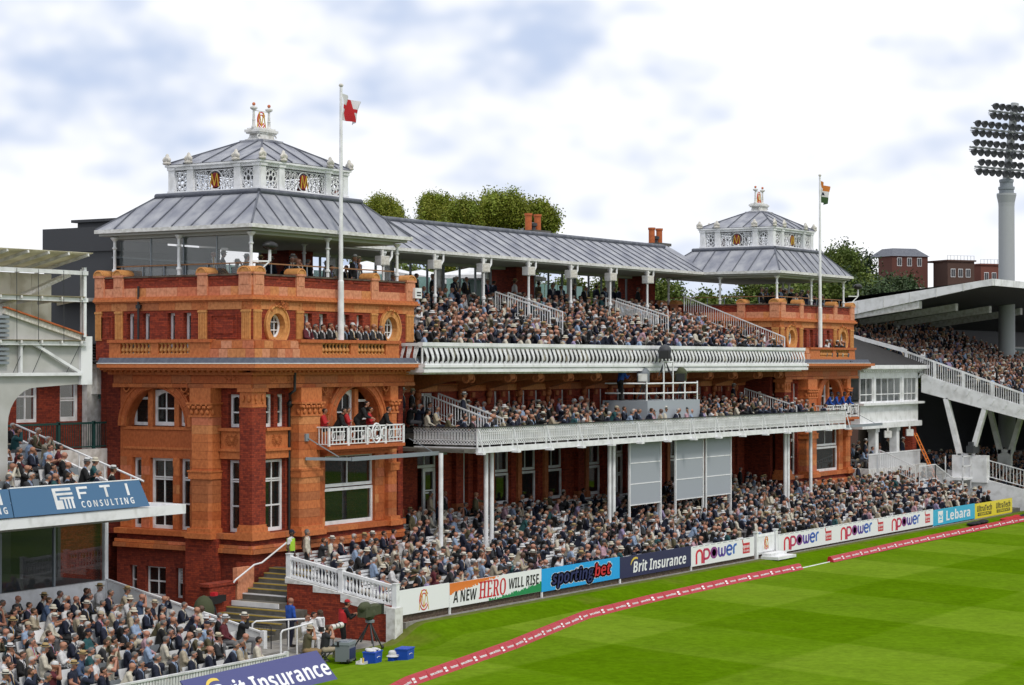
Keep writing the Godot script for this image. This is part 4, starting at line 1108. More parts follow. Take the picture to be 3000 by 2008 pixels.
	for i in 7:
		var x := 15.65 + i * 4.28
		if i == 0: x = 15.65
		var at := Vector3(x, 11.7, -5.1)
		iron_post(pav, at, 3.5)
		var b := B.new(); b.tube([Vector3(x + 0.55, 15.3, -5.0), Vector3(x + 0.55, 15.0, -5.0), Vector3(x + 0.35, 14.7, -5.05), Vector3(x + 0.05, 14.6, -5.1)], 0.06, 7)
		part(b, "downpipe", M.white, pav)
	# glazed screen at the back of the upper tier
	for i in 25:
		var x := 11.5 + i * 1.5
		var b := B.new(); b.bx(x - 0.04, x + 0.04, 12.7, 15.1, -9.15, -9.05)
		part(b, "mullion", M.steel_grey, pav)
		if i % 3 == 1:
			var c := B.new(); c.bx(x - 0.15, x + 0.15, 12.7, 15.1, -9.6, -9.2)
			part(c, "column", M.white_dirty, pav)
		if i < 24 and not (i in [3, 13]):
			b = B.new(); b.bx(x + 0.05, x + 1.45, 12.75, 14.72, -13.05, -13.03)
			part(b, "glass_panel", M.glass_teal, pav)
	# chimney stacks that pass through the tier, with paired pots
	for q in [[12.5, 14.3], [32.2, 34.0], [46.4, 48.0]]:
		var b := B.new(); b.bx(q[0], q[1], 12.5, 17.2, -9.9, -8.2)
		var st := part(b, "chimney_stack", M.brick_dark, pav)
	for x in [19.2, 38.4, 53.2]:
		var b := B.new(); b.bx(x - 0.75, x + 0.75, 16.4, 17.45, -11.6, -10.4); b.bx(x - 0.85, x + 0.85, 17.45, 17.62, -11.7, -10.3)
		var st := part(b, "chimney", M.concrete_dark, pav)
		for s in [-1, 1]:
			b = B.new(); b.lathe([Vector2(0.2, 17.6), Vector2(0.2, 18.45), Vector2(0.24, 18.47), Vector2(0.24, 18.6), Vector2(0.16, 18.6)], 10, Vector3(x + s * 0.5, 0, -11.0))
			part(b, "chimney_pot", M.terra1, st)
		b = B.new(); b.lathe([Vector2(0.16, 17.6), Vector2(0.16, 17.85), Vector2(0.26, 17.9), Vector2(0.26, 18.05), Vector2(0, 18.12)], 9, Vector3(x, 0, -11.0))
		part(b, "cowl", M.dark_metal, st)
	# first-floor balcony of the arch bay, with its iron railing; one on each tower
	for ox in [0.0, 48.9]:
		var b := B.new()
		var x0: float = ox + 3.7; var x1: float = ox + 8.95
		b.bx(x0 + 0.5, x1 - 0.4, 6.2, 6.36, -0.2, 0.45); b.bx(x0 + 0.3, x1 - 0.2, 6.36, 6.48, -0.2, 0.7); b.bx(x0, x1, 6.48, 6.62, -0.2, 0.95)
		var slab := part(b, "player_balcony", M.terra1, pav)
		var g := B.new()
		g.bx(x0 + 0.02, x1 - 0.02, 7.36, 7.41, 0.85, 0.92); g.bx(x0 + 0.02, x1 - 0.02, 6.68, 6.72, 0.86, 0.91)
		for i in 22:
			var u := lerpf(x0 + 0.05, x1 - 0.05, i / 21.0)
			if absf(u - lerpf(x0, x1, 0.62)) > 0.45: g.bx(u - 0.018, u + 0.018, 6.68, 7.36, 0.87, 0.90)
		for i in 5:
			var u := lerpf(x0 + 0.05, x1 - 0.05, i / 4.0)
			g.bx(u - 0.05, u + 0.05, 6.6, 7.4, 0.85, 0.92)
		for i in 4:
			var u := lerpf(x0, x1, (i + 0.5) / 4.0)
			for y in [6.86, 7.2]: g.bx(u - 0.45, u + 0.45, y - 0.02, y + 0.02, 0.868, 0.905)
			for s in [-1, 1]: g.arc(Vector3(u + s * 0.34, 7.04, 0.885), Vector2(0.1, 0.14), 0, TAU, 0.02, 10, 4)
		var cu := lerpf(x0, x1, 0.62)
		g.arc(Vector3(cu, 7.07, 0.90), Vector2(0.30, 0.40), 0, TAU, 0.045, 20, 5)
		for k in [1.0, 0.6]: g.arc(Vector3(cu + 0.03, 7.07, 0.90), Vector2(0.17, 0.26) * k, 0.7, TAU - 0.7, 0.03, 12, 4)
		for s in [-1, 1]: g.arc(Vector3(cu + s * 0.52, 7.1, 0.90), Vector2(0.15, 0.17), 0, 5.0, 0.035, 12, 4)
		part(g, "balcony_railing", M.white, slab)
		for u in [x0 + 0.03, x1 - 0.03]:
			var h := B.new(); h.bx(u - 0.03, u + 0.03, 7.36, 7.41, -0.2, 0.85); h.bx(u - 0.02, u + 0.02, 6.68, 6.72, -0.2, 0.85)
			for i in 6: h.bx(u - 0.015, u + 0.015, 6.7, 7.36, -0.1 + i * 0.16, -0.07 + i * 0.16)
			part(h, "side_railing", M.white, slab)
		# steel frame of a rolled awning fixed to the wall under it
		var aw := B.new()
		aw.bar(Vector3(ox + 2.9, 6.15, 0.35), Vector3(ox + 4.4, 6.10, 1.5), 0.1, 0.12); aw.bar(Vector3(ox + 4.4, 6.10, 1.5), Vector3(ox + 11.2, 6.12, 1.5), 0.14, 0.16)
		aw.bar(Vector3(ox + 3.0, 7.0, 0.35), Vector3(ox + 4.0, 6.2, 1.2), 0.04, 0.04); aw.bx(ox + 2.9, ox + 3.1, 6.85, 7.15, 0.3, 0.38); aw.bar(Vector3(ox + 10.0, 6.75, 0.4), Vector3(ox + 10.3, 6.2, 1.4), 0.03, 0.03)
		part(aw, "awning_frame", M.steel_grey, pav)
	# black rainwater pipe
	var dp := B.new(); dp.tube([Vector3(2.35, 9.6, 0.25), Vector3(2.4, 9.2, 0.2), Vector3(2.4, 8.9, 0.2), Vector3(2.15, 8.75, 0.15), Vector3(2.62, 8.5, -0.2), Vector3(2.62, 8.3, -0.25), Vector3(2.62, 3.3, -0.25)], 0.06, 7); dp.ball(Vector3(2.62, 8.35, -0.22), Vector3(0.13, 0.17, 0.12), 7, 5)
	part(dp, "rainwater_pipe", M.black, pav)
	dp = B.new(); dp.tube([Vector3(-0.12, 13.1, -5.85), Vector3(-0.12, 10.9, -5.85)], 0.05, 6); dp.bx(-0.16, -0.06, 12.2, 12.35, -5.97, -5.73)
	part(dp, "vent_pipe", M.black, pav)
	return pav

func ground_y(x: float, z: float) -> float:
	# outfield at 0, a bank up to the kerb under the boards, a dip by the steps
	var bank := clampf((10.2 - z) / 2.6, 0.0, 1.0)
	bank = bank * bank * (3.0 - 2.0 * bank) * lerpf(0.36, 0.26, clampf(x / 60.0, 0.0, 1.0))
	var t := clampf((x + 1.6) / 2.2, 0.0, 1.0)
	t = t * t * (3.0 - 2.0 * t)
	return lerpf(-0.25 * clampf((12.5 - z) / 3.0, 0.0, 1.0), bank, t)

func make_ground() -> void:
	var size := 1536
	var im := Image.create(size, size, false, Image.FORMAT_RGB8)   # 120 m x 120 m of turf: mown squares, wear and fine grain
	var f := FastNoiseLite.new(); f.seed = 2; f.frequency = 0.035; f.fractal_octaves = 4
	var g := FastNoiseLite.new(); g.seed = 9; g.frequency = 0.6; g.fractal_octaves = 3
	var r := RandomNumberGenerator.new(); r.seed = 4
	for y in size:
		for x in size:
			var wx := -30.0 + 120.0 * x / size; var wz := -5.0 + 120.0 * y / size
			var a := wx + (wz - 15.3) * 0.28
			var sx := sin((a - 14.4) / 6.5 * PI); var sz := sin((wz - 15.3) / 6.8 * PI)
			var m := 0.5 * clampf(sx * 14.0, -1.0, 1.0) - 0.5 * clampf(sz * 14.0, -1.0, 1.0)
			if wz < 9.6 + 0.0 or wx < -14.0: m = -0.75
			var k := 1.12 + 0.11 * m + 0.14 * f.get_noise_2d(wx * 8.0, wz * 8.0) + 0.20 * g.get_noise_2d(wx * 3.0, wz * 3.0) + r.randf_range(-0.11, 0.11)
			var c := Color(0.080, 0.160, 0.0025).lerp(Color(0.150, 0.215, 0.022), clampf(m * 0.5 + 0.35 + 0.4 * f.get_noise_2d(wx * 2.0 + 90.0, wz * 2.0), 0.0, 1.0) * 0.55)
			var dry := clampf((f.get_noise_2d(wx * 5.0 + 300.0, wz * 5.0) - 0.25) * 2.5, 0.0, 1.0) * (1.0 if wz < 9.0 else 0.12)
			c = c.lerp(Color(0.15, 0.14, 0.03), dry * 0.45)
			if wz < 7.85: c = c.lerp(Color(0.15, 0.12, 0.06), 0.5)
			im.set_pixel(x, y, Color(c.r * k, c.g * k, c.b * k).linear_to_srgb())
	var m := StandardMaterial3D.new(); m.resource_name = "turf"
	m.albedo_texture = ImageTexture.create_from_image(im); m.roughness = 1.0; m.specular_mode = BaseMaterial3D.SPECULAR_DISABLED
	M["turf"] = m
	var v := PackedVector3Array(); var uv := PackedVector2Array(); var id := PackedInt32Array()
	var xs := []; var zs := []
	var t := -30.0
	while t <= 90.01: xs.append(t); t += 0.5 if t < 4.0 else 4.0
	t = 7.42
	while t <= 115.0: zs.append(t); t += 0.2 if t < 13.0 else 6.0
	for z in zs:
		for x in xs:
			v.append(Vector3(x, ground_y(x, z) + 0.012 * f.get_noise_2d(x * 30.0, z * 30.0), z)); uv.append(Vector2((x + 30.0) / 120.0, (z + 5.0) / 120.0))
	for j in zs.size() - 1:
		for i in xs.size() - 1:
			var a := j * xs.size() + i
			id.append_array([a, a + 1, a + xs.size() + 1, a, a + xs.size() + 1, a + xs.size()])
	var st := SurfaceTool.new()
	st.begin(Mesh.PRIMITIVE_TRIANGLES)
	for i in v.size(): st.set_uv(uv[i]); st.set_smooth_group(0); st.add_vertex(v[i])
	for k in id: st.add_index(k)
	st.generate_normals()
	var o := piece(st.commit(), "field", m)
	o.set_meta("kind", "structure")
	# the rest of the land, to the horizon
	var b := B.new()
	b.bx(-3000, 3000, -2.0, -0.45, -3000, 3000)
	struct(b, "ground", M.concrete_dark)
	b = B.new(); b.bx(-60, -0.9, -0.4, -0.27, -12.0, 8.6)
	struct(b, "pavement", M.concrete)
	# stepped terrace in front of the pavilion
	b = B.new()
	for i in 11:
		var z1 := 7.15 - i * 0.92
		b.bx(1.5 if z1 < 3.0 else -0.5, 70.0, -0.3, terrace_y(z1 - 0.4), maxf(z1 - 0.92, -2.5), z1)
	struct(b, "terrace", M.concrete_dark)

func terrace_y(z: float) -> float:
	return 0.45 + floorf((7.15 - z) / 0.92) * 0.195

# ---------- people ----------
# a body is one continuous surface: tapered capsules between joints, joined with a smooth minimum and meshed as surface nets
const SKIN := 0; const COAT := 1; const SHIRT := 2; const TROUSERS := 3; const HAIR := 4; const SHOES := 5; const TIE := 6; const EYES := 7
var bodies := {}
var hats := {}
var cloth := {}

func limb_pose(p: String) -> Dictionary:
	# joints in metres, facing +Z, feet on y = 0; s = sitting on a 0.44 m seat
	var sit := p.begins_with("s")
	var j := {}
	if sit:
		var lean := {"s_lean": 0.26, "s_read": 0.08, "s_look": 0.05}.get(p, -0.05) as float
		j.hip = Vector3(0, 0.53, 0); j.belly = Vector3(0, 0.70, lean * 0.35); j.chest = Vector3(0, 0.93, lean * 0.8); j.neck = Vector3(0, 1.11, lean + 0.02); j.head = Vector3(0, 1.245, lean + 0.07)
		for s in [-1, 1]:
			if p == "s_tuck":
				j["thigh%d" % s] = Vector3(s * 0.10, 0.53, 0.0); j["knee%d" % s] = Vector3(s * 0.12, 0.50, 0.34); j["ankle%d" % s] = Vector3(s * 0.12, 0.09, 0.14); j["toe%d" % s] = Vector3(s * 0.13, 0.045, 0.28)
				continue
			j["thigh%d" % s] = Vector3(s * 0.10, 0.53, 0.02); j["knee%d" % s] = Vector3(s * (0.13 if p != "s_lean" else 0.17), 0.50, 0.43); j["ankle%d" % s] = Vector3(s * 0.12, 0.09, 0.42 + s * 0.04); j["toe%d" % s] = Vector3(s * 0.14, 0.045, 0.60 + s * 0.04)
	else:
		var lean := {"t_rail": 0.30, "t_cam": 0.12}.get(p, 0.0) as float
		j.hip = Vector3(0, 0.96, -lean * 0.3); j.belly = Vector3(0, 1.12, lean * 0.1); j.chest = Vector3(0, 1.34, lean * 0.6); j.neck = Vector3(0, 1.51, lean); j.head = Vector3(0, 1.645, lean + 0.035)
		for s in [-1, 1]:
			j["thigh%d" % s] = Vector3(s * 0.10, 0.93, -lean * 0.3); j["knee%d" % s] = Vector3(s * 0.105, 0.51, 0.02); j["ankle%d" % s] = Vector3(s * 0.11, 0.09, -0.02 + s * 0.03); j["toe%d" % s] = Vector3(s * 0.14, 0.045, 0.15 + s * 0.03)
	var c: Vector3 = j.chest
	for s in [-1, 1]:
		j["shoulder%d" % s] = c + Vector3(s * 0.175, 0.075, 0.0)
		var e := c + Vector3(s * 0.26, -0.17, 0.06); var w := c + Vector3(s * 0.10, -0.30, 0.30)
		match p:
			"s_fold": e = c + Vector3(s * 0.25, -0.16, 0.10); w = c + Vector3(-s * 0.06, -0.12 - s * 0.02, 0.20)
			"s_chin", "s_tuck":
				if s > 0: e = c + Vector3(0.20, -0.22, 0.20); w = c + Vector3(0.06, 0.15, 0.17)
				else: w = c + Vector3(0.06, -0.24, 0.22)
			"s_lean": e = c + Vector3(s * 0.22, -0.22, 0.10); w = c + Vector3(s * 0.05, -0.30, 0.28)
			"s_read": e = c + Vector3(s * 0.25, -0.20, 0.12); w = c + Vector3(s * 0.19, -0.13, 0.34)
			"s_look", "t_look": e = c + Vector3(s * 0.27, 0.02, 0.18); w = c + Vector3(s * 0.08, 0.29, 0.20)
			"t_clasp": e = c + Vector3(s * 0.27, -0.22, 0.02); w = c + Vector3(s * 0.05, -0.40, 0.18)
			"t_side": e = c + Vector3(s * 0.26, -0.24, -0.02); w = c + Vector3(s * 0.25, -0.47, 0.06)
			"t_phone":
				if s > 0: e = c + Vector3(0.24, -0.14, 0.14); w = c + Vector3(0.10, 0.20, 0.17)
				else: e = c + Vector3(-0.27, -0.22, 0.0); w = c + Vector3(-0.20, -0.40, 0.14)
			"t_rail": e = c + Vector3(s * 0.26, -0.22, 0.14); w = c + Vector3(s * 0.16, -0.28, 0.36)
			"t_cam": e = c + Vector3(s * 0.25, -0.18, 0.14); w = c + Vector3(s * 0.12, -0.08, 0.38)
			"t_point":
				if s > 0: e = c + Vector3(0.24, 0.0, 0.22); w = c + Vector3(0.24, -0.05, 0.48)
				else: e = c + Vector3(-0.27, -0.22, 0.0); w = c + Vector3(-0.22, -0.44, 0.10)
		j["elbow%d" % s] = e; j["wrist%d" % s] = w
	return j

func body(p: String, dress := "suit") -> ArrayMesh:
	var key := p + dress
	if bodies.has(key): return bodies[key]
	var j := limb_pose(p)
	var sleeve := SKIN if dress == "short" else COAT
	var bones := [  # from, to, radius, radius, surface
		[j.hip + Vector3(-0.06, 0, 0), j.hip + Vector3(0.06, 0, 0), 0.138, 0.138, COAT if dress == "suit" else TROUSERS],
		[j.hip + Vector3(0, 0.04, 0.01), j.belly, 0.145, 0.150, COAT],
		[j.belly + Vector3(-0.05, 0, 0), j.chest + Vector3(-0.08, 0, 0), 0.13, 0.125, COAT], [j.belly + Vector3(0.05, 0, 0), j.chest + Vector3(0.08, 0, 0), 0.13, 0.125, COAT],
		[j["shoulder-1"], j["shoulder1"], 0.075, 0.075, COAT],
		[j.chest + Vector3(0, 0.08, 0), j.neck, 0.075, 0.058, SHIRT], [j.neck, j.head, 0.056, 0.055, SKIN],
		[j.head + Vector3(0, 0.030, -0.018), j.head + Vector3(0, 0.028, 0.012), 0.097, 0.093, SKIN], [j.head + Vector3(0, 0.0, 0.02), j.head + Vector3(0, -0.062, 0.042), 0.075, 0.045, SKIN],
		[j.head + Vector3(0, 0.018, 0.098), j.head + Vector3(0, -0.012, 0.112), 0.012, 0.018, SKIN],
		[j.head + Vector3(-0.088, 0.005, 0.0), j.head + Vector3(-0.092, 0.012, -0.005), 0.022, 0.02, SKIN], [j.head + Vector3(0.088, 0.005, 0.0), j.head + Vector3(0.092, 0.012, -0.005), 0.022, 0.02, SKIN]]
	for s in [-1, 1]:
		var sh: Vector3 = j["shoulder%d" % s]; var el: Vector3 = j["elbow%d" % s]; var wr: Vector3 = j["wrist%d" % s]
		bones.append([sh, sh.lerp(el, 0.55), 0.074, 0.062, COAT]); bones.append([sh.lerp(el, 0.55), el, 0.060, 0.055, sleeve]); bones.append([el, wr.lerp(el, 0.12), 0.053, 0.040, sleeve])
		var d := (wr - el).normalized()
		bones.append([wr, wr + d * 0.07, 0.033, 0.034, SKIN])
		bones.append([j["thigh%d" % s], j["knee%d" % s], 0.098, 0.068, TROUSERS]); bones.append([j["knee%d" % s], j["ankle%d" % s], 0.066, 0.050, TROUSERS]); bones.append([j["ankle%d" % s] + Vector3(0, -0.03, 0.0), j["toe%d" % s], 0.050, 0.042, SHOES])
	var h := 0.023
	var lo := Vector3.ONE * 99; var hi := -Vector3.ONE * 99
	for b: Array in bones:
		for e in 2:
			lo = lo.min(b[e] - Vector3.ONE * (b[2 + e] + 0.04)); hi = hi.max(b[e] + Vector3.ONE * (b[2 + e] + 0.04))
	var nx := int((hi.x - lo.x) / h) + 2; var ny := int((hi.y - lo.y) / h) + 2; var nz := int((hi.z - lo.z) / h) + 2
	var field := PackedFloat32Array(); field.resize(nx * ny * nz); field.fill(1.0)
	var near := PackedFloat32Array(); near.resize(nx * ny * nz); near.fill(9.0)
	var who := PackedByteArray(); who.resize(nx * ny * nz)
	for bi in bones.size():
		var b: Array = bones[bi]
		var a: Vector3 = b[0]; var ab: Vector3 = b[1] - a; var l2 := maxf(ab.length_squared(), 1e-6); var r0: float = b[2]; var dr: float = b[3] - r0
		var rad := maxf(b[2], b[3]) + 0.055
		var p0: Vector3 = ((a.min(b[1]) - Vector3.ONE * rad - lo) / h).floor().max(Vector3.ZERO); var p1: Vector3 = ((a.max(b[1]) + Vector3.ONE * rad - lo) / h).ceil()
		var k := 0.03 if b[2] > 0.03 else 0.012
		for iz in range(int(p0.z), mini(nz, int(p1.z) + 1)):
			for iy in range(int(p0.y), mini(ny, int(p1.y) + 1)):
				var row := (iz * ny + iy) * nx
				for ix in range(int(p0.x), mini(nx, int(p1.x) + 1)):
					var q := lo + Vector3(ix, iy, iz) * h - a
					var t := clampf(q.dot(ab) / l2, 0.0, 1.0)
					var d := (q - ab * t).length() - r0 - dr * t
					var i := row + ix
					if d < near[i]: near[i] = d; who[i] = bi
					var g := field[i]
					var m := maxf(k - absf(g - d), 0.0) / k
					field[i] = minf(g, d) - m * m * k * 0.25
	var cell := PackedInt32Array(); cell.resize(nx * ny * nz); cell.fill(-1)
	var vs := PackedVector3Array(); var own := PackedByteArray()
	var corner := [0, 1, nx, nx + 1, nx * ny, nx * ny + 1, nx * ny + nx, nx * ny + nx + 1]
	var off := [Vector3(0, 0, 0), Vector3(1, 0, 0), Vector3(0, 1, 0), Vector3(1, 1, 0), Vector3(0, 0, 1), Vector3(1, 0, 1), Vector3(0, 1, 1), Vector3(1, 1, 1)]
	var edges := [[0, 1], [2, 3], [4, 5], [6, 7], [0, 2], [1, 3], [4, 6], [5, 7], [0, 4], [1, 5], [2, 6], [3, 7]]
	for iz in nz - 1:
		for iy in ny - 1:
			var row := (iz * ny + iy) * nx
			for ix in nx - 1:
				var i := row + ix
				var v0 := field[i]
				if v0 > 0.07 or v0 < -0.07: continue
				var neg := 0
				for c: int in corner: if field[i + c] < 0.0: neg += 1
				if neg == 0 or neg == 8: continue
				var sum := Vector3.ZERO; var n := 0
				for e: Array in edges:
					var fa := field[i + corner[e[0]]]; var fb := field[i + corner[e[1]]]
					if (fa < 0.0) != (fb < 0.0):
						sum += off[e[0]].lerp(off[e[1]], fa / (fa - fb)); n += 1
				cell[i] = vs.size(); vs.append(lo + (Vector3(ix, iy, iz) + sum / n) * h)
				own.append(who[i + corner[7]] if near[i + corner[7]] < near[i] else who[i])
	var quads := []
	for iz in range(1, nz - 1):
		for iy in range(1, ny - 1):
			for ix in range(1, nx - 1):
				var i := (iz * ny + iy) * nx + ix
				var fa := field[i]
				if fa > 0.07 or fa < -0.07: continue
				for ax in 3:
					var st: int = [1, nx, nx * ny][ax]; var u: int = [nx, nx * ny, 1][ax]; var w: int = [nx * ny, 1, nx][ax]
					if (fa < 0.0) == (field[i + st] < 0.0): continue
					var q := [cell[i - u - w], cell[i - w], cell[i], cell[i - u]]
					if q.has(-1): continue
					if fa >= 0.0: q.reverse()
					quads.append(q)
	var nr := PackedVector3Array(); nr.resize(vs.size())
	for q: Array in quads:
		var nn := (vs[q[2]] - vs[q[0]]).cross(vs[q[3]] - vs[q[1]])
		for k: int in q: nr[k] += nn
	var sv := []; var sn := []
	for k in 8: sv.append(PackedVector3Array()); sn.append(PackedVector3Array())
	var hd: Vector3 = j.head; var ch: Vector3 = j.chest; var nk: Vector3 = j.neck
	for q: Array in quads:
		var c := (vs[q[0]] + vs[q[1]] + vs[q[2]] + vs[q[3]]) / 4.0
		var nn := (vs[q[2]] - vs[q[0]]).cross(vs[q[3]] - vs[q[1]]).normalized()
		var sidx: int = bones[own[q[0]]][4]
		if sidx == SKIN and c.y > nk.y + 0.03 and c.distance_to(hd) < 0.16:
			var d := c - hd
			if d.y > 0.075 or (d.z < -0.012 and d.y > -0.055 and absf(d.x) < 0.1) or (d.y > 0.035 and d.z < 0.045 and d.z + d.y * 0.3 < 0.06): sidx = HAIR
			elif d.z > 0.05 and d.y > 0.006 and d.y < 0.034 and absf(d.x) < 0.065 and nn.z > 0.2 and absf(d.x) > 0.006: sidx = EYES
		elif (sidx == COAT or sidx == SHIRT) and nn.z > 0.15 and dress == "suit":
			var t := (nk.y - c.y) / 0.40
			if t > -0.1 and t < 1.0 and absf(c.x) < 0.075 * (1.0 - t) + 0.02 and c.z > ch.z: sidx = TIE if absf(c.x) < 0.024 else SHIRT
		elif sidx == SHIRT and dress != "suit": sidx = COAT
		for tr in [[0, 2, 1], [0, 3, 2]]:
			for e: int in tr: sv[sidx].append(vs[q[e]]); sn[sidx].append(nr[q[e]].normalized())
	# five separate bent fingers on each hand
	for s in [-1, 1]:
		var wr: Vector3 = j["wrist%d" % s]; var d: Vector3 = (wr - j["elbow%d" % s]).normalized()
		var side := d.cross(Vector3.UP if absf(d.y) < 0.8 else Vector3.BACK).normalized(); var pal := side.cross(d).normalized()
		var fb := B.new()
		for k in 5:
			var o = wr + d * (0.03 if k == 4 else 0.085) + side * ((k - 1.5) * 0.018 if k < 4 else s * 0.03)
			var ln: float = [0.062, 0.075, 0.07, 0.052, 0.05][k]
			var d2 = d if k < 4 else (d + side * s * 0.9).normalized()
			fb.tube([o, o + d2 * ln * 0.55, o + d2 * ln * 0.8 - pal * ln * 0.4], 0.009, 4)
		sv[SKIN].append_array(fb.v); sn[SKIN].append_array(fb.n)
	var m := ArrayMesh.new()
	for k in 8:
		if sv[k].is_empty(): sv[k] = PackedVector3Array([hd, hd, hd]); sn[k] = PackedVector3Array([Vector3.UP, Vector3.UP, Vector3.UP])
		var a := []; a.resize(Mesh.ARRAY_MAX); a[Mesh.ARRAY_VERTEX] = sv[k]; a[Mesh.ARRAY_NORMAL] = sn[k]
		m.add_surface_from_arrays(Mesh.PRIMITIVE_TRIANGLES, a)
	m.set_meta("head", hd)
	bodies[key] = m
	return m

func hat_mesh(kind: String) -> ArrayMesh:
	if hats.has(kind): return hats[kind]
	var b := B.new(); var c := B.new()
	match kind:
		"panama":
			b.lathe([Vector2(0, 0.0), Vector2(0.085, -0.004), Vector2(0.13, -0.008), Vector2(0.165, 0.006), Vector2(0.168, 0.014), Vector2(0.13, 0.004), Vector2(0.102, 0.012)], 14); b.lathe([Vector2(0.098, 0.046), Vector2(0.092, 0.09), Vector2(0.07, 0.108), Vector2(0, 0.10)], 14)
			c.lathe([Vector2(0.102, 0.008), Vector2(0.100, 0.048)], 14)
		"sun_hat":
			b.lathe([Vector2(0, 0.0), Vector2(0.1, -0.02), Vector2(0.15, -0.045), Vector2(0.152, -0.038), Vector2(0.10, 0.0), Vector2(0.099, 0.06), Vector2(0.07, 0.09), Vector2(0, 0.095)], 14)
			c.lathe([Vector2(0.102, 0.002), Vector2(0.101, 0.012)], 14)
		"cap":
			b.lathe([Vector2(0.100, -0.01), Vector2(0.102, 0.02), Vector2(0.088, 0.06), Vector2(0.05, 0.082), Vector2(0, 0.088)], 14); b.bar(Vector3(0, 0.0, 0.08), Vector3(0, -0.02, 0.165), 0.13, 0.014)
			c.ball(Vector3(0, 0.09, 0), Vector3.ONE * 0.012, 6, 4)
	var m := ArrayMesh.new()
	for q: B in [b, c]:
		var a := []; a.resize(Mesh.ARRAY_MAX); a[Mesh.ARRAY_VERTEX] = q.v; a[Mesh.ARRAY_NORMAL] = q.n
		m.add_surface_from_arrays(Mesh.PRIMITIVE_TRIANGLES, a)
	hats[kind] = m
	return m

func cl(k: String) -> StandardMaterial3D:
	return cloth[k]

func setup_cloth() -> void:
	var c := {"navy": [0.012, 0.017, 0.04], "black": [0.010, 0.010, 0.011], "charcoal": [0.035, 0.036, 0.04], "beige": [0.50, 0.43, 0.31], "cream": [0.70, 0.65, 0.53], "light grey": [0.30, 0.31, 0.32], "olive": [0.12, 0.105, 0.055], "brown": [0.10, 0.055, 0.03],
		"tan": [0.34, 0.23, 0.11], "pale blue": [0.33, 0.44, 0.62], "white": [0.75, 0.75, 0.76], "pink": [0.58, 0.36, 0.42], "burgundy": [0.12, 0.015, 0.025], "red": [0.55, 0.02, 0.025], "royal blue": [0.02, 0.09, 0.42], "teal": [0.02, 0.10, 0.11], "mustard": [0.42, 0.25, 0.05], "green": [0.05, 0.11, 0.035], "lilac": [0.36, 0.30, 0.48], "denim blue": [0.08, 0.13, 0.24], "orange": [0.60, 0.20, 0.03], "hi-vis yellow": [0.45, 0.75, 0.05],
		"gold": [0.62, 0.36, 0.05], "grey": [0.16, 0.16, 0.17], "skin": [0.37, 0.175, 0.105], "skin2": [0.41, 0.19, 0.125], "skin3": [0.30, 0.135, 0.08], "skin4": [0.09, 0.045, 0.028], "white hair": [0.50, 0.49, 0.47], "grey hair": [0.16, 0.155, 0.15], "dark hair": [0.025, 0.018, 0.014], "brown hair": [0.07, 0.04, 0.022], "blond hair": [0.36, 0.24, 0.10], "shoe": [0.02, 0.016, 0.014], "eyes": [0.05, 0.028, 0.022], "sunglasses": [0.008, 0.008, 0.009], "straw": [0.66, 0.58, 0.42], "pale straw": [0.78, 0.75, 0.66], "dark straw": [0.50, 0.36, 0.16]}
	var weave := noise_tex(61, 0.12, Color(0.78, 0.78, 0.78), Color(1, 1, 1), 128)
	for k in c:
		var m := StandardMaterial3D.new()
		m.albedo_color = lin(c[k][0], c[k][1], c[k][2]); m.roughness = 0.9; m.resource_name = k
		if not ("skin" in k or k in ["eyes", "sunglasses"]): m.albedo_texture = weave; m.uv1_triplanar = true; m.uv1_scale = Vector3.ONE * 3.0
		elif "skin" in k: m.roughness = 0.55
		else: m.roughness = 0.2
		cloth[k] = m

func dress_up(r: RandomNumberGenerator) -> Dictionary:
	var pick := func(a: Array): return a[r.randi() % a.size()]
	var d := {}
	var suit := r.randf() < 0.74
	d.dress = "suit" if suit else ("short" if r.randf() < 0.4 else "shirt")
	d.coat = pick.call(["navy", "navy", "navy", "navy", "navy", "navy", "black", "black", "black", "black", "charcoal", "charcoal", "navy", "black", "beige", "beige", "cream", "olive"]) if suit else pick.call(["pale blue", "pale blue", "white", "white", "white", "pink", "lilac", "burgundy", "denim blue", "cream", "navy", "navy", "teal"])
	d.shirt = pick.call(["white", "white", "pale blue", "pale blue", "pink", "cream"]); d.tie = pick.call(["gold", "gold", "navy", "burgundy", "red", "black", "charcoal", "royal blue"])
	d.trousers = pick.call(["grey", "grey", "charcoal", "charcoal", "beige", "navy", "cream", "grey"])
	d.skin = pick.call(["skin", "skin", "skin2", "skin2", "skin", "skin3", "skin2", "skin"]); 
	if r.randf() < 0.03: d.skin = "skin4"
	d.hair = pick.call(["white hair", "grey hair", "grey hair", "white hair", "dark hair", "brown hair", "bald", "grey hair", "bald", "brown hair", "dark hair"])
	d.eyes = "sunglasses" if r.randf() < 0.4 else "eyes"
	d.hat = ""; d.hatc = "pale straw"
	var q := r.randf()
	if q < 0.19: d.hat = "panama"; d.hatc = pick.call(["pale straw", "pale straw", "white", "straw", "dark straw"])
	elif q < 0.245: d.hat = "sun_hat"; d.hatc = pick.call(["white", "cream"])
	elif q < 0.29: d.hat = "cap"; d.hatc = pick.call(["navy", "white", "beige", "charcoal"])
	return d

func surfaces(d: Dictionary) -> Array:
	var sk := cl(d.skin)
	return [sk, cl(d.coat), cl(d.shirt) if d.dress == "suit" else cl(d.coat), cl(d.trousers), sk if d.hair == "bald" else cl(d.hair), cl("shoe"), cl(d.tie), cl(d.eyes)]

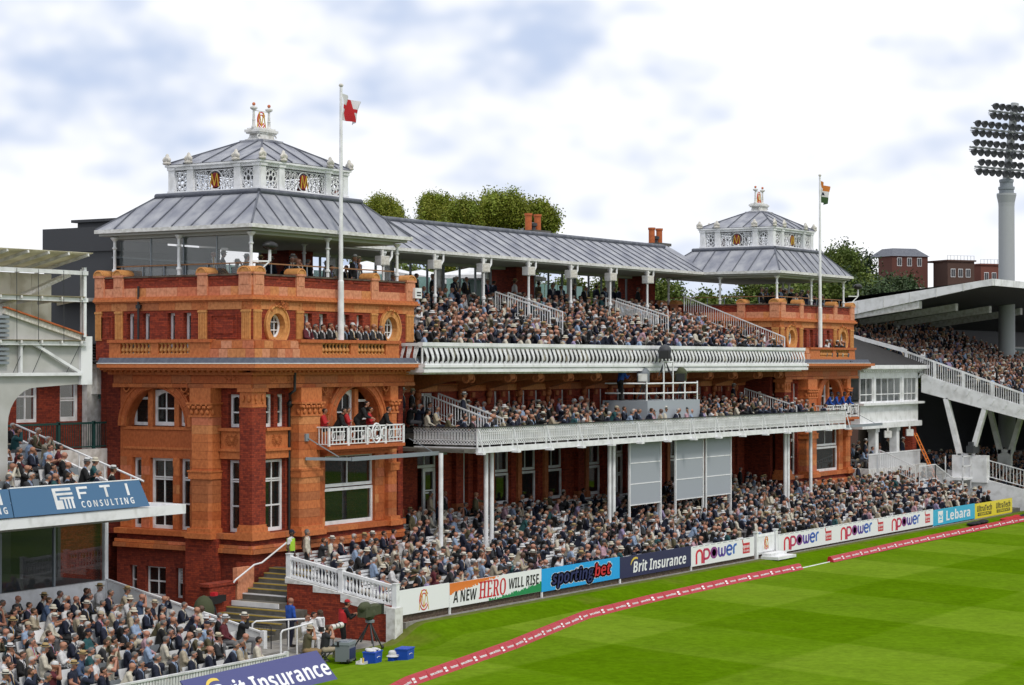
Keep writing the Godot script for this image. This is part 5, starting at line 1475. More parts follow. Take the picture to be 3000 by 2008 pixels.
func person(pose: String, d: Dictionary, at: Vector3, turn: float, label: String, group := "", scale := 1.0) -> MeshInstance3D:
	var o := MeshInstance3D.new()
	o.mesh = body(pose, d.dress); o.name = numbered("person"); add_child(o)
	var s := surfaces(d)
	for k in 8: o.set_surface_override_material(k, s[k])
	o.transform = Transform3D(Basis(Vector3.UP, turn) * Basis.from_scale(Vector3.ONE * scale), at)
	tag(o, label, "person", group)
	if d.hat:
		var h := MeshInstance3D.new()
		h.mesh = hat_mesh(d.hat); h.name = "hat"; o.add_child(h)
		h.set_surface_override_material(0, cl(d.hatc)); h.set_surface_override_material(1, cl("black" if d.hat != "cap" else d.hatc))
		h.transform = Transform3D(Basis(Vector3.RIGHT, 0.06), o.mesh.get_meta("head") + Vector3(0, 0.075, -0.004))
	return o

func looks(d: Dictionary) -> String:
	var s: String = d.coat + (" jacket" if d.dress == "suit" else " shirt")
	if d.dress == "suit": s += " and " + d.tie + " tie"
	if d.hat: s += ", " + d.hatc.replace("pale straw", "pale").replace("dark straw", "dark") + " " + d.hat.replace("_", " ")
	else: s += ", " + (d.hair if d.hair != "bald" else "bald head")
	return s

var crowd := {}   # pose and clothing -> list of places, for the mass of spectators past the largest 300
var combos := []

func crowd_add(r: RandomNumberGenerator, at: Vector3, turn: float, standing := false) -> void:
	if combos.is_empty():
		var q := RandomNumberGenerator.new(); q.seed = 77
		for i in 84:
			var d := dress_up(q)
			combos.append([["s_lap", "s_fold", "s_chin", "s_lap", "s_read", "s_look", "s_lean"][i % 7], d])
		for i in 16: combos.append([["t_side", "t_clasp", "t_side"][i % 3], dress_up(q)])
	var k := r.randi_range(84, 99) if standing else r.randi_range(0, 83)
	if not crowd.has(k): crowd[k] = []
	crowd[k].append(Transform3D(Basis(Vector3.UP, turn) * Basis.from_scale(Vector3(r.randf_range(0.92, 1.14), r.randf_range(0.93, 1.05), r.randf_range(0.95, 1.1))), at))

func crowd_build() -> void:
	var root := Node3D.new(); root.name = "crowd"; add_child(root)
	root.set_meta("kind", "stuff"); root.set_meta("label", "dense seated crowd of spectators filling the farther terrace, balconies and stands"); root.set_meta("category", "crowd")
	for k: int in crowd:
		var d: Dictionary = combos[k][1]
		var src := body(combos[k][0], d.dress)
		var m := ArrayMesh.new(); var s := surfaces(d)
		for i in 8:
			m.add_surface_from_arrays(Mesh.PRIMITIVE_TRIANGLES, src.surface_get_arrays(i)); m.surface_set_material(i, s[i])
		if d.hat:
			var hm := hat_mesh(d.hat)
			for i in 2:
				var a := hm.surface_get_arrays(i)
				var v: PackedVector3Array = a[Mesh.ARRAY_VERTEX]
				for e in v.size(): v[e] += src.get_meta("head") + Vector3(0, 0.075, -0.004)
				a[Mesh.ARRAY_VERTEX] = v
				m.add_surface_from_arrays(Mesh.PRIMITIVE_TRIANGLES, a); m.surface_set_material(8 + i, cl(d.hatc) if i == 0 or d.hat == "cap" else cl("black"))
		var mm := MultiMesh.new()
		mm.transform_format = MultiMesh.TRANSFORM_3D; mm.mesh = m; mm.instance_count = crowd[k].size()
		for i in crowd[k].size(): mm.set_instance_transform(i, crowd[k][i])
		var o := MultiMeshInstance3D.new(); o.multimesh = mm; o.name = "spectators"; root.add_child(o, true)
		o.set_meta("kind", "stuff")

# ---------- boards, boundary marker, balustrade and steps ----------
func npower(b: Node3D, f: Transform3D, h: float) -> void:
	var cols := [[0.62, 0.015, 0.04], [0.50, 0.02, 0.10], [0.22, 0.04, 0.22], [0.10, 0.05, 0.35], [0.03, 0.10, 0.45], [0.02, 0.13, 0.48]]
	var ar := func(cx: float, cy: float, rx: float, ry: float, a0: float, a1: float) -> PackedVector2Array:
		var p := PackedVector2Array()
		for i in 11: p.append(Vector2(cx + cos(lerpf(a0, a1, i / 10.0)) * rx, cy + sin(lerpf(a0, a1, i / 10.0)) * ry))
		return p
	var L := []
	var n := PackedVector2Array([Vector2(0.0, 0.0)]); n.append_array(ar.call(0.28, 0.62, 0.28, 0.3, PI, 0.0)); n.append(Vector2(0.56, 0.0)); L.append([n])
	L.append([PackedVector2Array([Vector2(0.0, -0.02), Vector2(0.0, 0.92)]), PackedVector2Array([Vector2(0.0, 0.92), Vector2(0.3, 0.92)]), ar.call(0.3, 0.6, 0.26, 0.32, PI / 2, -PI / 2), PackedVector2Array([Vector2(0.3, 0.28), Vector2(0.02, 0.28)])])
	L.append([ar.call(0.3, 0.6, 0.3, 0.34, 0.0, TAU - 0.02)])
	L.append([PackedVector2Array([Vector2(0.0, 0.92), Vector2(0.02, 0.45), Vector2(0.12, 0.3), Vector2(0.25, 0.3), Vector2(0.32, 0.42), Vector2(0.33, 0.85)]), PackedVector2Array([Vector2(0.33, 0.45), Vector2(0.4, 0.3), Vector2(0.54, 0.3), Vector2(0.64, 0.45), Vector2(0.66, 0.92)])])
	L.append([ar.call(0.28, 0.6, 0.28, 0.33, 0.1, TAU - 0.75), PackedVector2Array([Vector2(0.02, 0.62), Vector2(0.55, 0.62)])])
	L.append([PackedVector2Array([Vector2(0.0, 0.28), Vector2(0.0, 0.75), Vector2(0.1, 0.9), Vector2(0.3, 0.92)])])
	var ws := [0.74, 0.72, 0.78, 0.84, 0.74, 0.4]
	var total := 0.0
	for w: float in ws: total += w
	var x := -total / 2 + 0.09
	for i in 6:
		if not M.has("np%d" % i): mat("np%d" % i, lin(cols[i][0], cols[i][1], cols[i][2]), 0.5)
		var q := B.new(); q.x = f * Transform3D(Basis.from_scale(Vector3(h * 1.5, h, 1)), Vector3(x * h * 1.5, -h * 0.5, 0))
		for p: PackedVector2Array in L[i]: q.stroke(p, 0.155, 0.0, 0.006)
		part(q, "letter", M["np%d" % i], b)
		x += ws[i]

func test_tag(b: Node3D, f: Transform3D, h: float) -> void:
	var q := B.new(); q.x = f; q.bx(-h * 0.75, h * 0.75, -h * 0.5, h * 0.5, 0, 0.006); q.stroke(PackedVector2Array([Vector2(-h * 0.7, h * 0.4), Vector2(-h * 0.85, h * 0.85)]), h * 0.16, 0, 0.006)
	part(q, "tag", M.red, b)
	q = B.new(); q.x = f * xf(Vector3(0, h * 0.17, 0.007)); q.text("npower", h * 0.34, 0.004); q.x = f * xf(Vector3(0, -h * 0.26, 0.007)); q.text("TEST SERIES", h * 0.16, 0.004)
	part(q, "lettering", M.white, b)

func board(x0: float, x1: float, y0: float, y1: float, m: Material, label: String) -> Node3D:
	var o := thing("advertising_board", label, "sign", Vector3((x0 + x1) / 2, y0, 7.44), 0.0, "boards along the field edge")
	var b := B.new(); b.bx(-(x1 - x0) / 2 + 0.01, (x1 - x0) / 2 - 0.01, 0, y1 - y0, -0.04, 0.0)
	part(b, "panel", m, o)
	var p := B.new(); p.bx(-(x1 - x0) / 2 + 0.02, -(x1 - x0) / 2 + 0.12, -0.36, 0.0, -0.07, -0.01)
	part(p, "post", M.white, o)
	return o

func lettering(o: Node3D, s: String, at: Vector3, h: float, m: Material, w: float, slant := 0.0, bold := true, serif := false, depth := 0.006) -> void:
	var b := B.new()
	b.x = Transform3D(Basis(Vector3(1, 0, 0), Vector3(slant, 1, 0), Vector3(0, 0, 1)), at)
	b.wide(s, w, h, depth, bold, serif)
	part(b, "lettering", m, o)

func splash(o: Node3D, x0: float, x1: float, y0: Callable, y1: Callable, m: Material, z: float, sd: int) -> void:
	# a ragged brush mark: narrow strokes side by side
	var r := RandomNumberGenerator.new(); r.seed = sd
	var b := B.new()
	var x := x0
	while x < x1:
		var w := minf(r.randf_range(0.03, 0.09), x1 - x)
		var j := r.randf_range(-0.05, 0.05)
		var a: float = y0.call(x) + j; var c: float = y1.call(x) + j
		if c - a > 0.02: b.bx(x, x + w + 0.004, clampf(a, 0.005, 0.925), clampf(c, 0.01, 0.927), z, z + 0.003)
		x += w
	part(b, "paint_mark", m, o)

func make_boards() -> void:
	mat("sign_white", lin(0.82, 0.83, 0.86), 0.4); mat("sign_navy", lin(0.018, 0.018, 0.085), 0.4); mat("sign_sky", lin(0.01, 0.36, 0.80), 0.4); mat("sign_cyan", lin(0.03, 0.42, 0.66), 0.4); mat("sign_yellow", lin(0.75, 0.62, 0.02), 0.4)
	mat("sign_orange", lin(0.75, 0.20, 0.03), 0.6); mat("sign_green", lin(0.01, 0.26, 0.08), 0.6); mat("sign_blue", lin(0.05, 0.14, 0.27), 0.5); mat("sign_purple", lin(0.055, 0.06, 0.20), 0.5); mat("arc_yellow", lin(0.72, 0.52, 0.08), 0.5); mat("ink_navy", lin(0.01, 0.015, 0.10), 0.5)
	var y := func(x: float) -> float: return lerpf(0.68, 0.30, clampf(x / 66.0, 0.0, 1.0))
	var H := 0.93
	# brick wall and kerb behind and below
	var w := B.new()
	for i in 17: w.bx(-0.5 + i * 4.0, 3.49 + i * 4.0, -0.3, lerpf(0.75, 0.4, i / 17.0), 7.15, 7.34)
	struct(w, "wall", M.brick_grey)
	var k := B.new()
	for i in 26: k.bx(-0.2 + i * 2.6, 2.385 + i * 2.6, -0.2, ground_y(0.5 + i * 2.6, 7.5) + 0.035, 7.34, 7.50)
	struct(k, "kerb", M.concrete)
	var o := board(-0.55, 2.75, y.call(1.0), y.call(1.0) + H, M.sign_white, "white board with interlaced red and gold club letters, beside the balustrade end post")
	monogram(o, xf(Vector3(-0.05, H * 0.48, 0.006)), 0.78, 0.005)
	o = board(2.75, 9.45, y.call(6.0), y.call(6.0) + H, M.sign_white, "white board reading A NEW HERO WILL RISE with orange and green brush marks")
	splash(o, -3.33, 0.3, func(x: float) -> float: return lerpf(0.50, 0.92, clampf((x + 3.33) / 3.4, 0.0, 1.0)), func(_x: float) -> float: return 0.99, M.sign_orange, 0.001, 4)
	splash(o, -0.6, 3.33, func(_x: float) -> float: return -0.06, func(x: float) -> float: return 0.05 + 0.36 * pow((x + 0.6) / 3.93, 1.6), M.sign_green, 0.001, 6)
	lettering(o, "A NEW", Vector3(-2.28, 0.36, 0.006), 0.42, M.black, 1.6, 0.1); lettering(o, "HERO", Vector3(-0.32, 0.46, 0.006), 0.66, M.red, 1.95, 0.08, true, true); lettering(o, "WILL RISE", Vector3(2.0, 0.52, 0.006), 0.40, M.black, 2.3, 0.08)
	o = board(9.45, 15.95, y.call(12.0), y.call(12.0) + H, M.sign_sky, "sky blue board reading sportingbet in navy and red with white outline")
	for a in 12:
		var e := Vector3(cos(TAU * a / 12) * 0.13, sin(TAU * a / 12) * 0.08, 0.0)
		lettering(o, "sporting", Vector3(-0.72, 0.47, 0.003) + e, 0.50, M.sign_white, 3.35, 0.22, true, false, 0.004); lettering(o, "bet", Vector3(1.75, 0.50, 0.003) + e, 0.50, M.sign_white, 1.35, 0.22, true, false, 0.004)
	lettering(o, "sporting", Vector3(-0.72, 0.47, 0.008), 0.50, M.ink_navy, 3.35, 0.22); lettering(o, "bet", Vector3(1.75, 0.50, 0.008), 0.50, M.red, 1.35, 0.22)
	o = board(15.95, 22.65, y.call(19.0), y.call(19.0) + H, M.sign_navy, "navy board reading Brit Insurance in white under a yellow arc")
	brit(o, Vector3(0.35, 0.40, 0.006), 0.47)
	o = board(22.65, 29.35, y.call(26.0), y.call(26.0) + H, M.sign_white, "white board with one red to blue word and a red tag beside the club gate")
	npower(o, xf(Vector3(-0.75, 0.42, 0.004)), 0.68); test_tag(o, xf(Vector3(2.45, 0.44, 0.004)), 0.5)
	dashes(o, 6.7, H)
	var g := thing("gate", "white wooden gate with small red and gold club letters between advertising boards", "gate", Vector3(30.8, y.call(31.0) - 0.28, 7.40))
	var b := B.new(); b.bx(-0.95, 0.95, 0.3, 1.3, -0.05, 0.0); b.bx(-0.9, 0.9, 0.38, 0.44, 0.0, 0.02); b.bx(-0.9, 0.9, 1.16, 1.22, 0.0, 0.02)
	part(b, "leaf", M.white, g)
	for s in [-1, 1]:
		b = B.new(); b.bx(s * 1.12 - 0.1, s * 1.12 + 0.1, -0.1, 1.4, -0.12, 0.06); b.bx(s * 1.12 - 0.13, s * 1.12 + 0.13, 1.4, 1.45, -0.15, 0.09)
		part(b, "post", M.white, g)
	monogram(g, xf(Vector3(0, 0.82, 0.01)), 0.62, 0.006)
	var st := thing("doorstep", "two white painted steps below the club gate", "steps", Vector3(31.0, ground_y(31, 7.8), 7.5))
	for i in 2:
		b = B.new(); b.bx(-0.9 - 0.15 * (1 - i), 0.9 + 0.15 * (1 - i), 0.0 if i == 0 else 0.14, 0.14 + i * 0.14, 0.0, 0.95 - i * 0.45)
		part(b, "step", M.white, st)
	o = board(32.1, 53.5, y.call(43.0), y.call(43.0) + H, M.sign_white, "long white board with three red to blue words and red tags")
	for i in 3: npower(o, xf(Vector3(-7.9 + i * 7.15, 0.42, 0.004)), 0.68); test_tag(o, xf(Vector3(-4.5 + i * 7.15, 0.44, 0.004)), 0.5)
	dashes(o, 21.4, H)
	o = board(53.5, 60.6, y.call(57.0), y.call(57.0) + H, M.sign_cyan, "pale blue board reading Lebara in white beside the yellow board")
	lettering(o, "Lebara", Vector3(0.65, 0.46, 0.006), 0.56, M.sign_white, 4.1)
	b = B.new(); b.bx(-2.75, -1.95, 0.12, 0.82, 0.001, 0.006)
	part(b, "logo", M.sign_white, o)
	b = B.new(); b.stroke(PackedVector2Array([Vector2(-2.65, 0.45), Vector2(-2.5, 0.6), Vector2(-2.3, 0.42), Vector2(-2.05, 0.58)]), 0.08, 0.006, 0.009); b.stroke(PackedVector2Array([Vector2(-2.55, 0.3), Vector2(-2.1, 0.32)]), 0.06, 0.006, 0.009)
	part(b, "logo_mark", M.sign_cyan, o)
	o = board(60.6, 67.6, y.call(64.0), y.call(64.0) + H, M.sign_yellow, "yellow board reading UltraTech CEMENT twice in black")
	for s in [-1, 1]:
		lettering(o, "UltraTech", Vector3(s * 1.75, 0.58, 0.006), 0.36, M.black, 2.7, 0.08)
		b = B.new(); b.bx(s * 1.75 - 1.25, s * 1.75 + 1.25, 0.14, 0.34, 0.001, 0.004)
		part(b, "strip", M.black, o)
		lettering(o, "CEMENT", Vector3(s * 1.75, 0.24, 0.007), 0.13, M.sign_yellow, 2.2)

func dashes(o: Node3D, L: float, H: float) -> void:
	var b := B.new()
	for i in int(L / 0.62): b.bx(-L / 2 + 0.2 + i * 0.62, -L / 2 + 0.62 + i * 0.62, H - 0.05, H - 0.025, 0.0, 0.003)
	part(b, "small_print", M.steel_grey, o)

func brit(o: Node3D, at: Vector3, h: float) -> void:
	lettering(o, "Brit Insurance", at, h, M.sign_white, h * 10.6, 0.16)
	var b := B.new(); b.x = xf(at)
	var p := PackedVector2Array()
	for i in 13: p.append(Vector2(-h * 4.9 + cos(PI * 0.93 - i * 0.15) * h * 0.95, h * 0.15 + sin(PI * 0.93 - i * 0.15) * h * 0.82))
	for i in 13: p.append(Vector2(-h * 4.85 + cos(PI * 0.93 - (12 - i) * 0.15) * h * 0.95, h * 0.04 + sin(PI * 0.93 - (12 - i) * 0.15) * h * 0.72 + h * 0.02))
	b.prism(p, 0.0, 0.004)
	part(b, "yellow_arc", M.arc_yellow, o)

func make_rope() -> void:
	# red foam wedges laid end to end along the boundary
	var path := [Vector2(-14.5, 16.1), Vector2(-10.04, 14.59), Vector2(-1.41, 12.87), Vector2(1.69, 12.09), Vector2(7.35, 10.72), Vector2(13.4, 10.24), Vector2(22.0, 9.95), Vector2(29.2, 9.91)]
	var path2 := [Vector2(33.1, 9.78), Vector2(43.2, 9.5), Vector2(51.8, 9.44), Vector2(63.8, 9.37), Vector2(73.0, 9.5)]
	var shape := func(L: float) -> ArrayMesh:
		var b := B.new(); b.x = Transform3D(Basis(Vector3(0, 0, 1), Vector3(0, 1, 0), Vector3(-1, 0, 0)), Vector3.ZERO)
		b.prism(PackedVector2Array([Vector2(-0.14, 0.0), Vector2(0.24, 0.0), Vector2(0.06, 0.26), Vector2(-0.03, 0.28), Vector2(-0.09, 0.26)]), -L / 2 + 0.012, L / 2 - 0.012)
		return b.mesh()
	mat("foam_red", lin(0.40, 0.003, 0.014), 0.45)
	var L := 1.2
	var wedge: ArrayMesh = shape.call(L)
	var tilt := Basis(Vector3.RIGHT, -atan2(0.18, 0.26))
	var ta := B.new(); ta.x = Transform3D(tilt.scaled_local(Vector3(0.74, 1, 1)), Vector3(0, 0.13, 0.155)); ta.text("npower.com/50festival", 0.08, 0.003)
	var tb := B.new(); tb.x = Transform3D(tilt.scaled_local(Vector3(0.9, 1, 1)), Vector3(0.2, 0.13, 0.155)); tb.text("hometeam", 0.085, 0.003)
	tb.x = Transform3D(tilt, Vector3(-0.47, 0.13, 0.152)); tb.stroke(PackedVector2Array([Vector2(-0.1, 0), Vector2(0.1, 0)]), 0.17, 0, 0.006)
	var tc := B.new(); tc.x = Transform3D(tilt, Vector3(-0.47, 0.13, 0.16)); tc.text("npower", 0.05, 0.003)
	var ma := ta.mesh(); var mb := tb.mesh(); var mc := tc.mesh()
	var n := 0
	for p: Array in [path, path2]:
		for i in p.size() - 1:
			var a: Vector2 = p[i]; var c: Vector2 = p[i + 1]
			var k := maxi(1, roundi(a.distance_to(c) / L))
			for e in k:
				var q := a.lerp(c, (e + 0.5) / k)
				var d := c - a
				var o := piece(wedge, "boundary_wedge", M.foam_red, self, Transform3D(Basis(Vector3.UP, atan2(-d.y, d.x)).scaled_local(Vector3(a.distance_to(c) / k / L, 1, 1)), Vector3(q.x, ground_y(q.x, q.y), q.y)))
				tag(o, "red foam wedge printed with a long white web address in the boundary line" if n % 2 else "red foam wedge printed with a white lozenge and the word hometeam", "boundary marker", "printed foam wedges of the boundary line" if n % 2 else "lozenge foam wedges of the boundary line")
				if n % 2: piece(ma, "lettering", M.white, o)
				else: piece(mb, "lettering", M.white, o); piece(mc, "lettering", M.red, o)
				n += 1
	var w := B.new(); w.tube([Vector3(29.2, 0.03, 9.91), Vector3(31.0, 0.03, 9.86), Vector3(33.1, 0.03, 9.78)], 0.03, 6)
	tag(part(w, "rope", M.white), "white boundary rope on the grass between two runs of red foam", "rope")

func make_steps() -> void:
	# flight of concrete steps climbing past the tower corner, yellow nosings
	var st := thing("staircase", "grey concrete steps with yellow edges beside the tower corner", "stairs", Vector3(-5.0, -0.27, 0))
	mat("nosing", lin(0.42, 0.30, 0.06), 0.8)
	for i in 6:
		var x0 := 1.9 + i * 0.36
		var b := B.new(); b.bx(x0, 4.3, 0.19 * i, 0.19 * (i + 1) - 0.003, 0.12, 3.4 if i < 5 else 2.4)
		var s := part(b, "step", M.concrete_dark, st)
		b = B.new(); b.bx(x0 - 0.004, x0 + 0.06, 0.19 * (i + 1) - 0.04, 0.19 * (i + 1) + 0.004, 0.12, 3.4 if i < 5 else 2.4)
		part(b, "nosing", M.nosing, s)
	for i in 6:
		var x0 := 4.3 + i * 0.32
		var b := B.new(); b.bx(x0, 6.4, 0.0, 1.2 + 0.17 * (i + 1) - 0.003, 0.12, 2.25)
		var s := part(b, "step", M.concrete_dark, st)
		b = B.new(); b.bx(x0 - 0.004, x0 + 0.06, 1.2 + 0.17 * (i + 1) - 0.04, 1.2 + 0.17 * (i + 1) + 0.004, 0.12, 2.25)
		part(b, "nosing", M.nosing if i > 0 else M.white, s)
	var b := B.new(); b.bx(3.64, 3.692, 0.96, 1.15, 0.12, 2.42)
	part(b, "landing_riser", M.white, st)
	b = B.new(); b.tube([Vector3(3.6, 1.9, 0.3), Vector3(3.5, 1.85, 0.35), Vector3(3.62, 1.95, 0.35), Vector3(4.6, 2.45, 0.45), Vector3(5.0, 2.5, 0.5), Vector3(6.2, 3.3, 0.9)], 0.035, 7)
	part(b, "handrail", M.white, st)
	b = B.new(); b.bx(2.4, 3.9, 0.0, 1.75, -0.4, 0.1); b.bx(2.3, 4.0, 1.75, 1.87, -0.4, 0.14)
	part(b, "side_wall", M.brick, st)
	b = B.new(); b.bx(4.0, 5.0, 1.0, 2.35, -0.12, 0.11)
	part(b, "rendered_panel", M.terra4, st)
	# terrace end: brick wall, white stepped coping, balustrade
	var o := thing("balustrade", "white wooden balustrade descending along the terrace end above a brick wall", "balustrade", Vector3(-0.72, 0, 0))
	b = B.new()
	var zs := [2.42, 3.7, 5.0, 7.3]; var ys := [1.62, 1.38, 1.12, 0.78]
	for i in 3:
		b.bx(-0.12, 0.15, -0.4, ys[i] - 0.02 * i, zs[i], zs[i + 1])
	part(b, "brick_wall", M.brick, o)
	b = B.new(); b.x = Transform3D(Basis(Vector3(0, 0, 1), Vector3.UP, Vector3(-1, 0, 0)), Vector3.ZERO)
	b.prism(PackedVector2Array([Vector2(2.36, 1.62), Vector2(3.7, 1.62), Vector2(3.7, 1.36), Vector2(5.0, 1.36), Vector2(5.0, 1.08), Vector2(7.42, 0.70), Vector2(7.42, 1.0), Vector2(2.36, 1.86)]), -0.18, 0.17)
	part(b, "coping", M.white_dirty, o)
	var A := Vector3(0, 2.60, 2.45); var C := Vector3(0, 1.74, 7.42)
	b = B.new(); b.bar(A, C, 0.14, 0.11); b.bar(A - Vector3.UP * 0.70, C - Vector3.UP * 0.68, 0.12, 0.07)
	part(b, "rail", M.white, o)
	for t in [0.0, 0.5, 1.0]:
		var p := A.lerp(C, t)
		b = B.new(); b.bx(-0.1, 0.1, p.y - 0.82, p.y + 0.12, p.z - 0.1, p.z + 0.1); b.bx(-0.12, 0.12, p.y + 0.12, p.y + 0.15, p.z - 0.12, p.z + 0.12)
		part(b, "post", M.white, o)
	var bm := baluster_mesh(0.62, 0.055, 8)
	for i in 30:
		if i == 15: continue
		var p := A.lerp(C, (i + 0.6) / 30.6)
		piece(bm, "baluster", M.white, o, xf(p - Vector3.UP * 0.67))
	b = B.new(); b.bx(-0.25, 0.25, -0.4, 1.0, 7.16, 7.56)
	part(b, "pedestal", M.white_dirty, o)

# ---------- the stand beside the pavilion, the small white annexe, the far stand ----------
func letter_bars(o: Node3D, f: Transform3D, bars: Array, m: Material) -> void:
	var b := B.new(); b.x = f
	for q in bars: b.bx(q[0], q[1], q[2], q[3], 0.0, 0.006)
	part(b, "logo", m, o)

func make_left_stand() -> void:
	var o := thing("grandstand", "white two-tier concrete stand with cream canopies beside the pavilion", "grandstand")
	var b := B.new()
	b.bx(-24, -6.1, 4.58, 4.92, 1.75, 2.0); b.bx(-24, -6.1, 4.60, 4.75, -2.2, 1.75); b.bx(-6.4, -6.1, 4.58, 4.92, -2.2, 1.75)
	part(b, "deck_fascia", M.white, o)
	b = B.new()
	b.x = Transform3D(Basis(Vector3(0, 0, 1), Vector3.UP, Vector3(-1, 0, 0)), Vector3.ZERO)
	b.prism(PackedVector2Array([Vector2(1.6, 4.6), Vector2(0.6, 4.36), Vector2(-0.6, 4.25), Vector2(-2.0, 4.2), Vector2(-2.0, 4.6)]), 7.6, 24.0)
	part(b, "deck_soffit", M.render_grey, o)
	b = B.new()
	for i in 11: b.bx(-24, -8.35, 4.7, 4.95 + i * 0.26, 1.55 - i * 0.82 - 0.82, 1.55 - i * 0.82)
	part(b, "deck", M.concrete, o)
	b = B.new()
	b.x = Transform3D(Basis(Vector3(0, 0, 1), Vector3.UP, Vector3(-1, 0, 0)), Vector3(-8.2, 0, 0))
	b.prism(PackedVector2Array([Vector2(1.7, 4.8), Vector2(1.7, 5.35), Vector2(-5.5, 7.6), Vector2(-5.5, 4.8)]), -0.07, 0.07)
	part(b, "side_parapet", M.white, o)
	b = B.new(); b.tube([Vector3(-8.2, 5.84, 1.9), Vector3(-8.2, 7.72, -4.4)], 0.035, 7)
	for i in 5:
		var z := 1.3 - i * 1.25
		b.tube([Vector3(-8.2, 5.35 + (1.7 - z) * 0.31, z), Vector3(-8.2, 5.84 + (1.9 - z) * 0.298, z)], 0.025, 6)
	part(b, "handrail", M.white, o)
	# glazed room below
	b = B.new(); b.bx(-5.95, -5.78, 1.85, 4.6, -2.24, -2.08)
	part(b, "column", M.white, o)
	for x in [-8.5, -11.1, -13.7]:
		b = B.new(); b.bx(x - 0.04, x + 0.04, 1.9, 4.6, -2.2, -2.1)
		part(b, "mullion", M.steel_grey, o)
	for i in 4:
		b = B.new(); b.quad(Vector3(-8.46 - i * 2.6, 1.92, -2.15), Vector3(-5.95 - i * 2.6, 1.92, -2.15), Vector3(-5.95 - i * 2.6, 4.6, -2.15), Vector3(-8.46 - i * 2.6, 4.6, -2.15))
		part(b, "window_pane", M.glass, o)
	b = B.new(); b.bx(-24, -5.95, 1.0, 1.92, -2.25, -2.05)
	part(b, "apron_wall", M.white, o)
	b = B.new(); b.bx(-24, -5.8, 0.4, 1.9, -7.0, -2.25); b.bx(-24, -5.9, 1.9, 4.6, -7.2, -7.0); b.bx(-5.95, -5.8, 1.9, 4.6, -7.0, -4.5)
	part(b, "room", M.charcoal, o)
	# portal frame that carries the canopies
	b = B.new()
	var arch := PackedVector2Array([Vector2(-24, 10.95), Vector2(-24, 5.5), Vector2(-12.75, 5.5), Vector2(-12.75, 7.9)])
	for i in 8:
		var a := PI - PI / 2 * i / 7.0
		arch.append(Vector2(-11.45 + cos(a) * 1.3, 7.9 + sin(a) * 1.25))
	arch.append(Vector2(-8.9, 9.28)); arch.append(Vector2(-8.9, 10.9)); arch.append(Vector2(-9.4, 10.95)); arch.append(Vector2(-12.8, 11.9)); arch.append(Vector2(-24, 11.9))
	b.prism(arch, -0.35, -0.05)
	part(b, "portal_wall", M.render_grey, o)
	b = B.new(); b.bx(-9.4, -8.85, 9.23, 10.93, -0.6, 0.06)
	part(b, "fin", M.white, o)
	b = B.new(); b.bar(Vector3(-13.0, 11.75, 0.0), Vector3(-9.2, 10.85, 0.0), 0.12, 0.2)
	part(b, "verge", M.stone_white, o)
	b = B.new(); b.bar(Vector3(-13.0, 11.87, 0.0), Vector3(-9.2, 10.97, 0.0), 0.3, 0.05)
	part(b, "tile_edge", M.terra1, o)
	for i in 11:
		b = B.new(); b.bx(-24, -12.85, 9.95 + i * 0.155, 10.04 + i * 0.155, -0.05, 0.12)
		part(b, "louvre", M.steel_grey, o)
	b = B.new(); b.bx(-24, -9.4, 9.55, 9.66, 0.02, 0.14); b.bar(Vector3(-11.7, 10.65, 0.08), Vector3(-9.4, 9.62, 0.08), 0.1, 0.1); b.bar(Vector3(-12.3, 10.65, 0.08), Vector3(-12.3, 9.62, 0.08), 0.1, 0.1)
	part(b, "truss", M.white, o)
	for q in [[-12.1, -12.7], [-11.2, -11.8], [-9.5, -10.2]]:
		b = B.new(); b.tube([Vector3(q[0], 10.65, 0.12), Vector3(q[1], 9.62, 0.12)], 0.012, 5)
		part(b, "cable", M.dark_metal, o)
	for q in [[-9.3, 10.9, 13.35, 0.10], [-9.12, 10.9, 13.3, -0.15]]:
		b = B.new(); b.bx(q[0] - 0.06, q[0] + 0.06, q[1], q[2], q[3] - 0.06, q[3] + 0.06)
		part(b, "post", M.white, o)
	# three leaves of cream canopy on ribs
	var leaves := [[13.28, 0.9, 13.85, -2.0, 13.2], [12.15, 0.6, 12.32, -0.9, 12.25], [10.68, 0.6, 10.8, -0.9, 10.72]]
	for k in 3:
		var q: Array = leaves[k]
		b = B.new()
		var A := [Vector3(-24, q[2] - 0.05, q[1] - 0.3), Vector3(-9.35, q[2], q[1] - 0.3), Vector3(-9.35, q[0], q[3]), Vector3(-24, q[0], q[3])]
		b.quad(A[0], A[1], A[2], A[3]); b.quad(A[3] - Vector3.UP * 0.02, A[2] - Vector3.UP * 0.02, A[1] - Vector3.UP * 0.02, A[0] - Vector3.UP * 0.02)
		var leaf := part(b, "canopy", M.cream, o)
		for i in 12:
			b = B.new(); var x := -9.6 - i * 0.95
			b.bar(Vector3(x, q[2] - 0.08, q[1] - 0.3), Vector3(x, q[0] - 0.08, q[3]), 0.07, 0.1)
			part(b, "rib", M.white_dirty, leaf)
		b = B.new(); b.bx(-24, -9.2, q[4] - 0.12, q[4] + 0.02, 0.1, 0.2)
		part(b, "beam", M.white, leaf)
	for x in [-12.6, -11.6, -10.4, -9.5]:
		b = B.new(); b.tube([Vector3(x, 13.2, 0.2), Vector3(x, 10.7, 0.22)], 0.012, 5)
		part(b, "hanger", M.dark_metal, o)
	for i in 3:
		b = B.new(); b.bx(-12.2 + i * 0.98, -11.26 + i * 0.98, 10.8, 13.15, -1.55, -1.5)
		part(b, "back_panel", M.cream, o)
	b = B.new(); b.bar(Vector3(-12.6, 11.95, -0.6), Vector3(-9.4, 13.1, -0.6), 0.3, 0.12)
	part(b, "raking_beam", M.stone_white, o)
	# seats in white and grey
	var seat := B.new()
